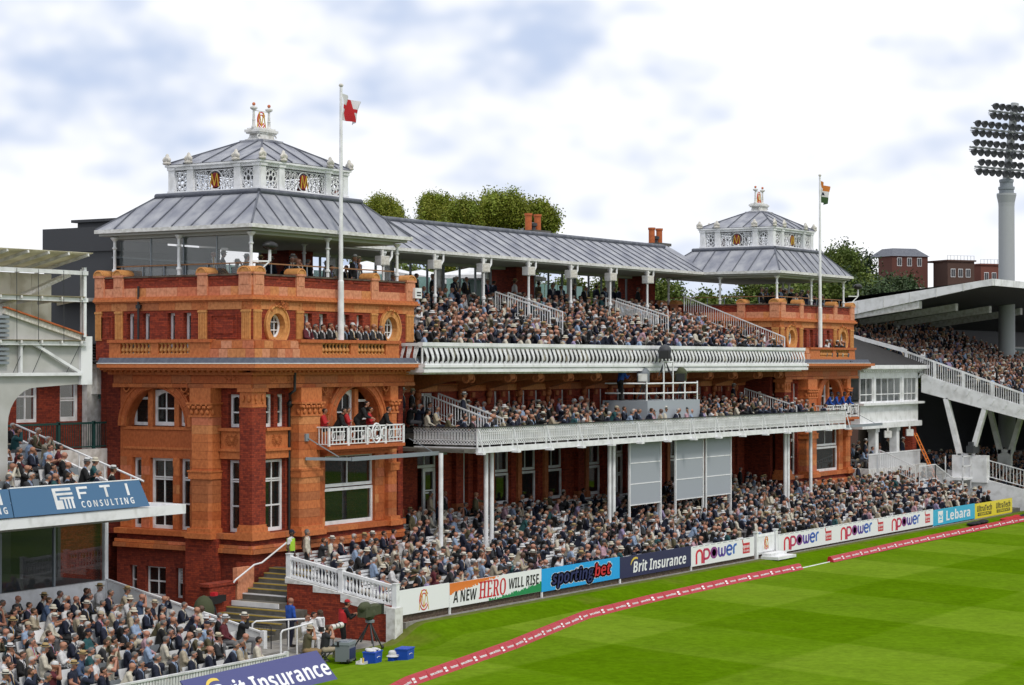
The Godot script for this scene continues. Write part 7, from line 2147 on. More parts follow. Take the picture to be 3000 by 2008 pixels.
	for k in 4:
		var c: Vector3 = Vector3(0, top, 0) + up * rows[k][0]
		b = B.new(); b.tube([c + Vector3(rows[k][1], 0, 0.4), c + Vector3(-rows[k][1], 0, 0.4)], 0.09, 6); b.tube([c + Vector3(rows[k][1], -0.16, 0.3), c + Vector3(-rows[k][1], -0.16, 0.3)], 0.035, 5)
		part(b, "cross_arm", M.mast_grey, fl)
		var cnt: int = rows[k][2] * 2
		for e in cnt:
			var x := lerpf(rows[k][1] + 0.3, -rows[k][1] - 0.3, float(e) / (cnt - 1))
			for s in [-1, 1]: piece(lm, "lamp", M.charcoal, fl, xf(c + Vector3(x + s * 0.14, s * 0.36, 0.6)))
	# blocks of flats far behind
	var far := [[2634, 800, 420.0, 8.6, 9.5, 0.10, 0.034, 0.025, true, "dark red brick block with a grey hipped roof far behind the stand"], [2782, 812, 420.0, 6.5, 7.5, 0.075, 0.04, 0.03, false, "brown flat-roofed brick block far behind the stand"], [2880, 822, 430.0, 6.8, 7.0, 0.15, 0.05, 0.035, false, "red brick block with white windows and roof railing beside the floodlight"]]
	for q: Array in far:
		var p := along(q[0], q[1], q[2])
		var o := thing("apartment_block", q[9], "building", Vector3(p.x, 0, p.z), -0.6)
		var topy := p.y + (4.4 if q[8] else 3.0)
		var m := mat("far%d" % q[0], lin(q[5], q[6], q[7]), 0.9)
		b = B.new(); b.bx(-q[3] / 2, q[3] / 2, 0, topy - (1.2 if q[8] else 0.0), -1.0, 4.0)
		if not q[8]: b.bx(-q[3] / 2 - 0.3, q[3] / 2 + 0.3, topy, topy + 0.3, -4.3, 4.3)
		part(b, "wall", m, o)
		if q[8]:
			b = B.new()
			var w: float = q[3] / 2 + 0.3; var y0 := topy - 1.2
			var E := [Vector3(-w, y0, 4.3), Vector3(w, y0, 4.3), Vector3(w, y0, -4.3), Vector3(-w, y0, -4.3)]; var Tt := [Vector3(-w * 0.6, topy + 0.5, 2.0), Vector3(w * 0.6, topy + 0.5, 2.0), Vector3(w * 0.6, topy + 0.5, -2.0), Vector3(-w * 0.6, topy + 0.5, -2.0)]
			for k in 4: b.quad(E[k], E[(k + 1) % 4], Tt[(k + 1) % 4], Tt[k])
			b.quad(Tt[0], Tt[1], Tt[2], Tt[3])
			part(b, "roof", M.lead_roll, o)
		for k in 3:
			b = B.new(); var x: float = -q[3] * 0.3 + k * q[3] * 0.28
			b.bx(x - 0.55, x + 0.55, topy - 3.2, topy - 1.5, 3.98, 4.06)
			var wn := part(b, "window", M.white, o)
			for e in 2: b = B.new(); b.bx(x - 0.47 + e * 0.5, x - 0.03 + e * 0.5, topy - 3.1, topy - 1.6, 4.06, 4.08); part(b, "pane", M.charcoal, wn)
		if not q[8]:
			b = B.new(); b.bx(-q[3] / 2, q[3] / 2, topy + 1.15, topy + 1.2, 3.9, 3.95)
			for k in 9: b.bx(-q[3] / 2 + k * q[3] / 8.0 - 0.03, -q[3] / 2 + k * q[3] / 8.0 + 0.03, topy + 0.3, topy + 1.2, 3.9, 3.95)
			part(b, "roof_railing", M.steel_grey, o)
	var p2 := along(2640, 880, 240.0)
	var lo := thing("low_building", "pale flat-roofed building with long windows behind the far stand roof", "building", Vector3(p2.x, 0, p2.z), -0.6)
	b = B.new(); b.bx(-7, 11, 0, p2.y + 1.2, -4, 0)
	part(b, "wall", M["far2782"], lo)
	b = B.new(); b.bx(-3, 11, p2.y + 0.2, p2.y + 1.5, 0.0, 0.2)
	part(b, "parapet", M.white_dirty, lo)
	b = B.new(); b.bx(-6.5, -3.2, p2.y + 1.3, p2.y + 3.0, -1.0, 0.1)
	part(b, "roof_window", M.steel_grey, lo)

# ---------- flags, cameras and the things by the steps ----------
func flag_cloth(o: Node3D, cols: Array, at: Vector3, w: float, h: float, cross: bool) -> void:
	# hanging cloth in folds, drooping from the hoist; colours dyed into strips of cloth
	var nx := 14; var ny := 12
	var P := func(i: float, j: float) -> Vector3:
		var u := i / nx; var v := j / ny
		return at + Vector3(u * w * 0.62 + 0.05 * sin(v * 5.0 + u * 3.0), -v * h * (1.0 - 0.15 * u) - u * h * 0.28, 0.22 * sin(u * 9.0 + v * 2.4) * (0.3 + u))
	var sets := {}
	for i in nx:
		for j in ny:
			var c: String
			if cross: c = "red" if absf((i + 0.5) / nx - 0.5) < 0.11 or absf((j + 0.5) / ny - 0.5) < 0.12 else "white"
			else: c = cols[mini(2, int(j * 3.0 / ny))]
			if not cross and c == "white" and Vector2((i + 0.5) / nx - 0.5, ((j + 0.5) / ny - 0.5) * 0.7).length() < 0.09: c = "navy"
			if not sets.has(c): sets[c] = B.new()
			sets[c].quad(P.call(i, j + 1), P.call(i + 1, j + 1), P.call(i + 1, j), P.call(i, j))
	var fl := Node3D.new(); fl.name = "flag"; o.add_child(fl)
	for c in sets: part(sets[c], "cloth", cloth[c], fl)

func make_flags() -> void:
	for q in [[Vector3(5.3, 9.95, 0.3), "white flagpole flying a white flag with a red cross on the nearer tower balcony", true], [Vector3(53.35, 9.95, 0.3), "white flagpole flying an orange, white and green flag on the farther tower balcony", false]]:
		var o := thing("flagpole", q[1], "flagpole", q[0])
		var b := B.new(); b.lathe([Vector2(0.14, 0), Vector2(0.13, 3.4), Vector2(0.10, 3.45), Vector2(0.06, 11.4), Vector2(0, 11.4)], 10)
		part(b, "pole", M.white, o)
		b = B.new(); b.ball(Vector3(0, 11.48, 0), Vector3(0.1, 0.08, 0.1), 8, 6)
		part(b, "finial", M.stone_white, o)
		flag_cloth(o, ["orange", "white", "green"], Vector3(0.06, 11.15, 0), 1.7, 1.05 if q[2] else 1.25, q[2])

func tripod(o: Node3D, at: Vector3, h: float, spread: float) -> void:
	for k in 3:
		var a := TAU * k / 3.0 + 0.4
		var b := B.new(); b.tube([at + Vector3(0, h, 0), at + Vector3(cos(a) * spread, 0.06, sin(a) * spread)], 0.028, 6); b.tube([at + Vector3(cos(a) * 0.05, h * 0.95, sin(a) * 0.05), at + Vector3(cos(a) * spread * 0.55, h * 0.3, sin(a) * spread * 0.55)], 0.035, 6)
		part(b, "leg", M.dark_metal, o)

func make_props() -> void:
	mat("camo", lin(0.055, 0.065, 0.03), 0.9); mat("box_blue", lin(0.005, 0.06, 0.45), 0.45); mat("lens_white", lin(0.62, 0.60, 0.55), 0.5); mat("mid_grey", lin(0.16, 0.18, 0.2), 0.6); mat("deck_grey", lin(0.33, 0.36, 0.40), 0.7)
	var g := -0.27
	# television camera under a green rain cover on a wheeled tripod
	var tv := thing("television_camera", "large television camera under a green rain cover on a wheeled tripod", "camera", Vector3(-3.1, g, 8.0), 0.25)
	tripod(tv, Vector3.ZERO, 1.05, 0.62)
	var b := B.new(); b.lathe([Vector2(0, 1.0), Vector2(0.16, 1.02), Vector2(0.17, 1.1), Vector2(0.1, 1.14), Vector2(0.12, 1.25), Vector2(0, 1.27)], 10)
	part(b, "head", M.steel_grey, tv)
	b = B.new(); b.bx(-0.75, 0.05, 1.28, 1.62, -0.17, 0.17); b.ball(Vector3(-0.5, 1.62, 0), Vector3(0.42, 0.2, 0.2), 8, 5); b.ball(Vector3(-0.05, 1.35, 0), Vector3(0.3, 0.26, 0.22), 8, 5)
	b.bx(0.05, 0.75, 1.26, 1.58, -0.15, 0.15); b.ball(Vector3(0.4, 1.56, 0), Vector3(0.4, 0.1, 0.17), 8, 5)
	part(b, "rain_cover", M.camo, tv)
	b = B.new(); b.bx(0.75, 0.92, 1.24, 1.6, -0.18, 0.18)
	part(b, "lens_hood", M.black, tv)
	for k in 3:
		var a := TAU * k / 3.0 + 0.4
		b = B.new(); b.ball(Vector3(cos(a) * 0.64, 0.08, sin(a) * 0.64), Vector3(0.09, 0.09, 0.05), 8, 6)
		part(b, "wheel", M.black, tv)
	var r := RandomNumberGenerator.new(); r.seed = 31
	var d := {"dress": "shirt", "coat": "black", "shirt": "red", "tie": "red", "trousers": "black", "skin": "skin", "hair": "dark hair", "eyes": "eyes", "hat": "cap", "hatc": "red"}
	var cm := person("t_cam", d, Vector3(-3.35, g, 7.0), 0.9, "camera operator in red cap and red padded vest behind the covered camera")
	vest(cm, cloth["red"])
	# steward, guard
	d = dress_up(r); d.merge({"dress": "short", "coat": "white", "tie": "black", "trousers": "black", "hat": "cap", "hatc": "navy", "skin": "skin4", "hair": "dark hair"}, true)
	var sw := person("t_side", d, Vector3(0.6, 1.72, 1.45), 0.3, "steward in yellow high-visibility vest and dark cap at the head of the steps")
	vest(sw, cloth["hi-vis yellow"])
	d = dress_up(r); d.merge({"dress": "shirt", "coat": "royal blue", "trousers": "navy", "hat": "", "hair": "bald", "skin": "skin3"}, true)
	person("t_phone", d, Vector3(-3.75, g, 4.9), 1.3, "guard in bright blue jacket standing with a hand to his face")
	# cricketers in white on a bench
	var bn := thing("team_bench", "cream slatted bench with its back to the brick wall", "bench", Vector3(-3.9, g, 6.0), 0.35)
	b = B.new(); b.bx(-1.1, 1.1, 0.40, 0.44, -0.2, 0.2); b.bx(-1.1, 1.1, 0.5, 0.9, -0.26, -0.22)
	for x in [-1.0, 1.0]: b.bx(x - 0.04, x + 0.04, 0, 0.9, -0.24, -0.18); b.bx(x - 0.04, x + 0.04, 0, 0.4, 0.12, 0.18)
	part(b, "frame", M.cream, bn)
	for i in 3:
		d = dress_up(r); d.merge({"dress": "shirt", "coat": "white", "trousers": "white", "hat": "", "hair": ["brown hair", "dark hair", "brown hair"][i], "eyes": "sunglasses" if i == 2 else "eyes"}, true)
		person(["s_fold", "s_lap", "s_chin"][i], d, Vector3(-4.6 + i * 0.62, g, 6.35 - i * 0.2), 0.35 + (i - 1) * 0.5, ["cricketer in white turned away on the team bench", "cricketer in white with hands in lap on the team bench", "cricketer in white and yellow sunglasses on the team bench"][i])
	# photographers
	for i in 2:
		d = dress_up(r); d.merge({"dress": "short", "coat": ["olive", "charcoal"][i], "trousers": ["tan", "beige"][i], "hat": ["sun_hat", ""][i], "hatc": "beige", "hair": "brown hair"}, true)
		var at := Vector3(-6.6 + i * 0.55, g - 0.1, 7.9 + i * 0.35)
		person("s_look", d, at, 1.0, ["photographer in olive vest and beige sun hat behind a long white lens", "bareheaded photographer in charcoal crouched over a black lens"][i])
		var st := thing("stool", "small folding stool under a crouching photographer", "stool", at + Vector3(0, 0.1, 0), 1.0, "photographers' stools")
		b = B.new(); b.bx(-0.2, 0.2, 0.33, 0.36, -0.2, 0.2)
		part(b, "seat", M.dark_metal, st)
		for s in [-1, 1]: b = B.new(); b.bar(Vector3(s * 0.16, 0, -0.16), Vector3(s * 0.16, 0.34, 0.16), 0.03, 0.03); b.bar(Vector3(s * 0.16, 0, 0.16), Vector3(s * 0.16, 0.34, -0.16), 0.03, 0.03); part(b, "leg", M.dark_metal, st)
	for q in [[Vector3(-6.05, 0.86, 8.25), "lens_white", "long white telephoto lens on a camera held by the hatted photographer"], [Vector3(-5.35, 0.84, 8.05), "lens_white", "long white telephoto lens on a monopod beside the cricketers"], [Vector3(-6.1, 0.42, 9.0), "dark_metal", "long black telephoto lens on a low tripod"]]:
		var o := thing("telephoto_camera", q[2], "camera", q[0], 0.1)
		b = B.new(); b.x = Transform3D(Basis(Vector3.BACK, -PI / 2), Vector3.ZERO); b.lathe([Vector2(0, -0.15), Vector2(0.05, -0.15), Vector2(0.055, 0.1), Vector2(0.08, 0.2), Vector2(0.085, 0.42), Vector2(0.1, 0.44), Vector2(0.1, 0.62), Vector2(0.08, 0.62), Vector2(0, 0.55)], 12)
		part(b, "lens", M[q[1]], o)
		b = B.new(); b.x = Transform3D(Basis(Vector3.BACK, -PI / 2), Vector3.ZERO)
		for y in [0.13, 0.36]: b.lathe([Vector2(0.09, y), Vector2(0.09, y + 0.05)], 12)
		part(b, "ring", M.black, o)
		b = B.new(); b.bx(-0.28, -0.15, -0.07, 0.09, -0.08, 0.08)
		part(b, "body", M.black, o)
		b = B.new(); b.tube([Vector3(0.05, 0, 0), Vector3(0.05, -q[0].y + g, 0)], 0.02, 6)
		part(b, "monopod", M.dark_metal, o)
	# cool boxes, kit
	var cool := thing("wheeled_cooler", "grey wheeled cool box with a dark blue front on the grass edge", "cooler", Vector3(-6.0, g + 0.05, 9.1), 0.3)
	b = B.new(); b.bx(-0.32, 0.32, 0.06, 0.62, -0.25, 0.25)
	part(b, "tub", M.mid_grey, cool)
	b = B.new(); b.bx(-0.34, 0.34, 0.62, 0.72, -0.27, 0.27); b.bx(-0.2, 0.2, 0.72, 0.75, -0.15, 0.15)
	part(b, "lid", M.steel_grey, cool)
	b = B.new(); b.bx(-0.26, 0.3, 0.15, 0.5, 0.25, 0.27)
	part(b, "front", M.ink_navy, cool)
	for s in [-1, 1]: b = B.new(); b.ball(Vector3(s * 0.3, 0.08, 0.22), Vector3(0.05, 0.08, 0.08), 8, 6); part(b, "wheel", M.black, cool)
	for q in [[Vector3(-5.65, 0, 10.0), 0.36, "royal blue drinks box heaped with white towels", true], [Vector3(-4.75, 0, 10.7), 0.36, "plain royal blue drinks box standing on the grass", false]]:
		var at: Vector3 = q[0]; at.y = ground_y(at.x, at.z)
		var o := thing("drinks_box", q[2], "cooler", at, 0.25)
		b = B.new(); b.prism(PackedVector2Array([Vector2(-0.28, 0.0), Vector2(0.28, 0.0), Vector2(0.33, 0.36), Vector2(-0.33, 0.36)]), -0.22, 0.22)
		part(b, "tub", M.box_blue, o)
		b = B.new(); b.bx(-0.35, 0.35, 0.36, 0.40, -0.24, 0.24)
		part(b, "rim", M.box_blue, o)
		b = B.new(); b.x = xf(Vector3(0, 0.18, 0.222)); b.arc(Vector3(0.0, 0.0, 0.0), Vector2(0.16, 0.04), 0.3, 2.8, 0.012, 10, 4)
		part(b, "mark", M.white, o)
		if q[3]:
			b = B.new()
			for k in 7: b.ball(Vector3(-0.22 + k * 0.07, 0.43 + 0.03 * sin(k * 2.0), 0.05 * cos(k * 3.0)), Vector3(0.12, 0.06, 0.16), 7, 5)
			tag(part(b, "towel", cloth["white"], self), "white towels heaped on the drinks box", "towel").position = at
	var hat := thing("sun_hats", "white sun hats and blue kit in a small heap on the grass", "kit", Vector3(-5.1, ground_y(-5.1, 10.35), 10.45))
	for k in 2: piece(hat_mesh("sun_hat"), "hat", cloth["white"], hat, Transform3D(Basis(Vector3.UP, k * 1.0).scaled(Vector3.ONE * 1.5), Vector3(k * 0.2, 0.22 + k * 0.05, k * 0.1)))
	b = B.new(); b.bx(-0.15, 0.15, 0, 0.18, -0.1, 0.12)
	part(b, "bag", M.box_blue, hat)
	var tray := thing("bottle_tray", "shallow tray of yellow drinks bottles on the grass", "tray", Vector3(-5.95, ground_y(-5.9, 10.0), 9.85), 0.2)
	b = B.new(); b.bx(-0.3, 0.3, 0, 0.04, -0.16, 0.16); b.bx(-0.3, 0.3, 0.04, 0.10, 0.14, 0.16); b.bx(-0.3, 0.3, 0.04, 0.10, -0.16, -0.14)
	part(b, "tray", M.white_dirty, tray)
	for k in 5: b = B.new(); b.cyl(Vector3(-0.22 + k * 0.11, 0.04, 0.03 * (k % 2)), 0.035, 0.16, 8); part(b, "bottle", M.arc_yellow if k % 2 else M.white, tray)
	# white tube barrier
	var br := thing("tube_barrier", "white tubular steel barrier around the photographers' corner", "barrier", Vector3(0, g, 0))
	for q in [[Vector3(-5.5, 0, 4.6), Vector3(-3.3, 0, 6.1)], [Vector3(-7.0, 0, 7.1), Vector3(-4.6, 0, 6.6)]]:
		b = B.new(); var A: Vector3 = q[0]; var C: Vector3 = q[1]
		b.tube([A, A + Vector3.UP * 1.0, A.lerp(C, 0.05) + Vector3.UP * 1.08, C + Vector3.UP * 1.08], 0.035, 7); b.tube([A.lerp(C, 0.5), A.lerp(C, 0.5) + Vector3.UP * 1.08], 0.03, 6); b.tube([C, C + Vector3.UP * 1.08], 0.03, 6)
		part(b, "rail", M.white, br)
	var mf := thing("mesh_barrier", "black tubular barrier with netting at the foot of the steps", "barrier", Vector3(-5.0, g, 2.2))
	for k in 3:
		b = B.new(); b.tube([Vector3(-0.5, 0, k * 1.1), Vector3(-0.5, 0.95, k * 1.1), Vector3(-0.45, 1.0, k * 1.1 + 0.1), Vector3(-0.45, 1.0, k * 1.1 + 0.95), Vector3(-0.5, 0.95, k * 1.1 + 1.05), Vector3(-0.5, 0, k * 1.1 + 1.05)], 0.022, 6)
		for e in 9: b.tube([Vector3(-0.5, 0.1, k * 1.1 + e * 0.12), Vector3(-0.5, 0.95, k * 1.1 + e * 0.12)], 0.005, 4); b.tube([Vector3(-0.5, 0.1 + e * 0.1, k * 1.1), Vector3(-0.5, 0.1 + e * 0.1, k * 1.1 + 1.0)], 0.005, 4)
		part(b, "panel", M.black, mf)
	# second television camera against the tower
	var t2 := thing("television_camera", "black television camera with a red light and dark hood beside the steps", "camera", Vector3(-2.6, g, 0.3), 0.2)
	tripod(t2, Vector3.ZERO, 1.1, 0.4)
	b = B.new(); b.bx(-0.5, 0.35, 1.15, 1.45, -0.15, 0.15); b.bx(0.35, 0.75, 1.18, 1.42, -0.12, 0.12)
	part(b, "body", M.black, t2)
	b = B.new(); b.bx(-0.1, 0.15, 1.45, 1.58, -0.1, 0.1)
	part(b, "tally_cover", M.red, t2)
	b = B.new(); b.ball(Vector3(-0.75, 0.95, 0), Vector3(0.45, 0.6, 0.4), 10, 7)
	part(b, "rain_hood", M.camo, t2)
	# leaning board at the field edge
	var lb := thing("leaning_board", "purple-blue board reading Brit Insurance lying tilted at the field edge", "sign", Vector3(-13.0, -0.12, 12.05), 0.075)
	b = B.new(); b.x = Transform3D(Basis(Vector3.RIGHT, -0.75), Vector3.ZERO)
	b.bx(-4.0, 3.1, 0, 1.25, -0.04, 0.0)
	part(b, "panel", M.sign_purple, lb)
	var hold := Node3D.new(); hold.name = "print"; lb.add_child(hold); hold.transform = Transform3D(Basis(Vector3.RIGHT, -0.75), Vector3(0, 0, 0.0))
	brit(hold, hold.transform.basis * Vector3.ZERO + Vector3(0.1, 0.56, 0.004), 0.56)
	var pack := thing("backpack", "dark navy backpack leaning on the picket fence", "bag", Vector3(-10.6, -0.25, 9.55), 0.2)
	b = B.new(); b.ball(Vector3(0, 0.24, 0.05), Vector3(0.2, 0.27, 0.15), 9, 7); b.ball(Vector3(0, 0.17, 0.17), Vector3(0.13, 0.14, 0.08), 8, 6)
	part(b, "bag", cloth["navy"], pack)
	b = B.new(); b.arc(Vector3(0, 0.5, 0.03), Vector2(0.06, 0.06), 0, PI, 0.012, 8, 5)
	part(b, "strap", M.black, pack)
	# camera platform on the lower balcony
	var cp := thing("balcony_platform", "grey boxed television platform with white scaffold rails on the lower balcony", "platform", Vector3(0, 0, 0))
	b = B.new(); b.bx(28.4, 34.1, 6.5, 8.08, -0.6, 2.0)
	part(b, "box", M.deck_grey, cp)
	b = B.new()
	for y in [8.45, 8.95]: b.tube([Vector3(28.5, y, -0.5), Vector3(28.5, y, 1.9), Vector3(34.0, y, 1.9)], 0.045, 6)
	for x in [28.5, 30.3, 31.3, 32.6, 34.0]: b.tube([Vector3(x, 8.05, 1.9), Vector3(x, 9.05 if x != 30.3 and x != 31.3 else 10.1, 1.9)], 0.045, 6)
	b.tube([Vector3(30.3, 10.05, 1.9), Vector3(31.3, 10.05, 1.9)], 0.04, 6)
	part(b, "scaffold_rail", M.white, cp)
	for q in [[Vector3(29.6, 8.08, 1.1), "boxy television camera with a white body on the balcony platform", "mid_grey"], [Vector3(33.3, 8.08, 1.3), "television camera wrapped in a green cover on the balcony platform", "camo"], [Vector3(30.8, 9.25, 1.7), "black television camera raised on a scaffold frame above the balcony", "charcoal"]]:
		var o := thing("television_camera", q[1], "camera", q[0], -1.1)
		tripod(o, Vector3.ZERO, 0.9, 0.4)
		b = B.new(); b.bx(-0.3, 0.3, 0.95, 1.4, -0.5, 0.5); b.ball(Vector3(0, 1.35, -0.1), Vector3(0.34, 0.35, 0.5), 8, 6)
		part(b, "cover", M[q[2]], o)
		b = B.new(); b.bx(-0.22, 0.22, 0.98, 1.36, 0.5, 1.0)
		part(b, "lens_box", M.white_dirty if q[2] == "mid_grey" else M.black, o)
	d = dress_up(r); d.merge({"dress": "shirt", "coat": "royal blue", "trousers": "black", "hat": "cap", "hatc": "black"}, true)
	person("t_cam", d, Vector3(28.5, 8.08, 0.4), 1.2, "camera operator in bright blue jacket on the balcony platform")
	# roller screens under the balcony
	for q in [[25.9, 29.1, "translucent grey roller screen standing alone between the balcony posts"], [30.7, 33.75, "translucent grey roller screen, the one of the pair beside the lone screen"], [34.1, 37.0, "translucent grey roller screen at the far end, next to open brick wall"]]:
		var o := thing("sight_screen", q[2], "screen", Vector3((q[0] + q[1]) / 2, 1.6, 2.35), 0.0, "roller screens under the balcony")
		var w: float = (q[1] - q[0]) / 2
		for i in 3:
			b = B.new(); b.bx(-w + 0.06, w - 0.06, 1.42 + i * 1.03, 2.42 + i * 1.03, -0.012, 0.012)
			part(b, "panel", M.deck_grey, o)
			b = B.new(); b.bx(-w + 0.05, w - 0.05, 1.37 + i * 1.03, 1.42 + i * 1.03, -0.03, 0.03)
			part(b, "cross_bar", M.white, o)
		for s in [-1, 1]: b = B.new(); b.bx(s * w - 0.045, s * w + 0.045, -0.4, 4.6, -0.045, 0.045); part(b, "upright", M.white, o)
	# loudspeakers on the roof posts
	for i in 7:
		var o := thing("loudspeaker", "white box loudspeaker fixed near the top of a roof post", "loudspeaker", Vector3(15.1 + i * 4.28, 14.75, -4.75), -0.25, "loudspeakers on the roof posts")
		speaker_box(o)
	for q in [Vector3(0.75, 14.0, 0.1), Vector3(59.0, 14.2, 0.3)]:
		var o := thing("floodlamp", "dark floodlamp on a white bracket fixed to the corner post of the nearer tower terrace" if q.x < 10 else "dark floodlamp on a white bracket fixed to the end post of the farther tower terrace", "lamp", q)
		b = B.new(); b.bar(Vector3(-0.4, 0, -0.4), Vector3(0.2, 0.0, 0), 0.06, 0.06); b.bar(Vector3(-0.35, -0.6, -0.4), Vector3(0.2, 0.0, 0), 0.05, 0.05); b.bx(0.15, 0.24, 0, 0.45, -0.04, 0.04)
		part(b, "bracket", M.white, o)
		b = B.new(); b.ball(Vector3(0.2, 0.62, 0.0), Vector3(0.42, 0.18, 0.25), 9, 6)
		part(b, "housing", M.black, o)
	# litter bins on the terrace
	for q in [Vector3(10.2, terrace_y(2.9), 2.7), Vector3(14.3, terrace_y(2.9), 2.5)]:
		var o := thing("litter_bin", "dark green round litter bin at the foot of a balcony post", "bin", q, 0.0, "bins on the terrace")
		b = B.new(); b.lathe([Vector2(0.26, 0), Vector2(0.28, 0.75), Vector2(0.3, 0.76), Vector2(0.3, 0.84), Vector2(0.24, 0.84)], 12)
		part(b, "drum", M.green_paint, o)
		b = B.new(); b.lathe([Vector2(0.27, 0.84), Vector2(0.2, 0.9), Vector2(0, 0.92)], 12)
		part(b, "lid", M.dark_metal, o)
	# dark covers and a red cloth by the far boards
	for q in [[Vector3(58.0, 0.28, 8.6), 1.2, "black", "black groundsheet bundled on the grass below the pale blue board"], [Vector3(66.0, 0.25, 9.0), 1.4, "black", "black covers heaped on the grass at the end of the boards"], [Vector3(63.2, 0.25, 8.9), 1.3, "red", "red cloth lying on the grass below the yellow board"]]:
		b = B.new()
		for k in 6: b.ball(Vector3(-q[1] + k * q[1] * 0.4, 0.03, 0.1 * sin(k * 2.2)), Vector3(q[1] * 0.4, 0.09 + 0.03 * (k % 2), 0.3), 8, 5)
		var o := part(b, "groundsheet", cloth[q[2]]); o.position = q[0]
		tag(o, q[3], "cover")
	var ab := thing("alarm_box", "white bell box on the parapet corner of the nearer tower", "alarm box", Vector3(10.95, 13.0, 0.15))
	b = B.new(); b.bx(-0.25, 0.25, -0.2, 0.25, -0.08, 0.08)
	part(b, "case", M.white, ab)
	b = B.new(); b.bx(-0.12, 0.18, 0.02, 0.08, 0.081, 0.09); b.bx(-0.12, 0.18, -0.1, -0.04, 0.081, 0.09)
	part(b, "marking", M.black, ab)

func vest(p: Node3D, m: Material) -> void:
	# a sleeveless vest over the trunk
	var j := limb_pose("t_side")
	var b := B.new()
	var pts := []
	for i in 9:
		var y := lerpf(0.98, 1.46, i / 8.0)
		pts.append([y, 0.205 + 0.012 * sin(i * 0.4), 0.165])
	for i in 8:
		for k in 14:
			var a0 := TAU * k / 14; var a1 := TAU * (k + 1) / 14
			var q := []
			for e in [[i, a0], [i, a1], [i + 1, a1], [i + 1, a0]]: q.append(Vector3(cos(e[1]) * pts[e[0]][1] * (1.0 if e[0] < 7 else 0.75), pts[e[0]][0], -sin(e[1]) * pts[e[0]][2]))
			b.quad(q[0], q[1], q[2], q[3])
	part(b, "vest", m, p)

# ---------- spectators and what they sit on ----------
func bench_mesh(L: float) -> ArrayMesh:
	var b := B.new()
	for z in [-0.16, 0.0, 0.16]: b.bx(-L / 2, L / 2, 0.41, 0.44, z - 0.06, z + 0.06)
	for y in [0.56, 0.69, 0.82]: b.bx(-L / 2, L / 2, y - 0.045, y + 0.045, -0.27, -0.245)
	for x in [-L / 2 + 0.1, 0.0, L / 2 - 0.1]: b.bx(x - 0.03, x + 0.03, 0, 0.41, -0.2, 0.18); b.bx(x - 0.03, x + 0.03, 0.3, 0.86, -0.245, -0.2)
	return b.mesh()

const SEATED := ["s_lap", "s_lap", "s_fold", "s_chin", "s_lap", "s_read", "s_look", "s_lean"]
const DOES := {"s_lap": "hands in lap", "s_fold": "arms folded", "s_chin": "hand at chin", "s_read": "reading", "s_look": "using binoculars", "s_lean": "leaning forward"}

func spectator(r: RandomNumberGenerator, at: Vector3, turn: float, where: String, group: String) -> void:
	var d := dress_up(r)
	var pose: String = SEATED[r.randi() % SEATED.size()]
	var lb := "spectator in %s, %s, %s" % [looks(d), DOES[pose], where]
	var w := lb.split(" ")
	if w.size() > 16: lb = "spectator in %s, %s" % [looks(d), where]
	if lb.split(" ").size() > 16: lb = lb.replace(" jacket and ", ", ").replace("spectator in ", "")
	person(pose, d, at, turn, lb, group, r.randf_range(0.95, 1.05))

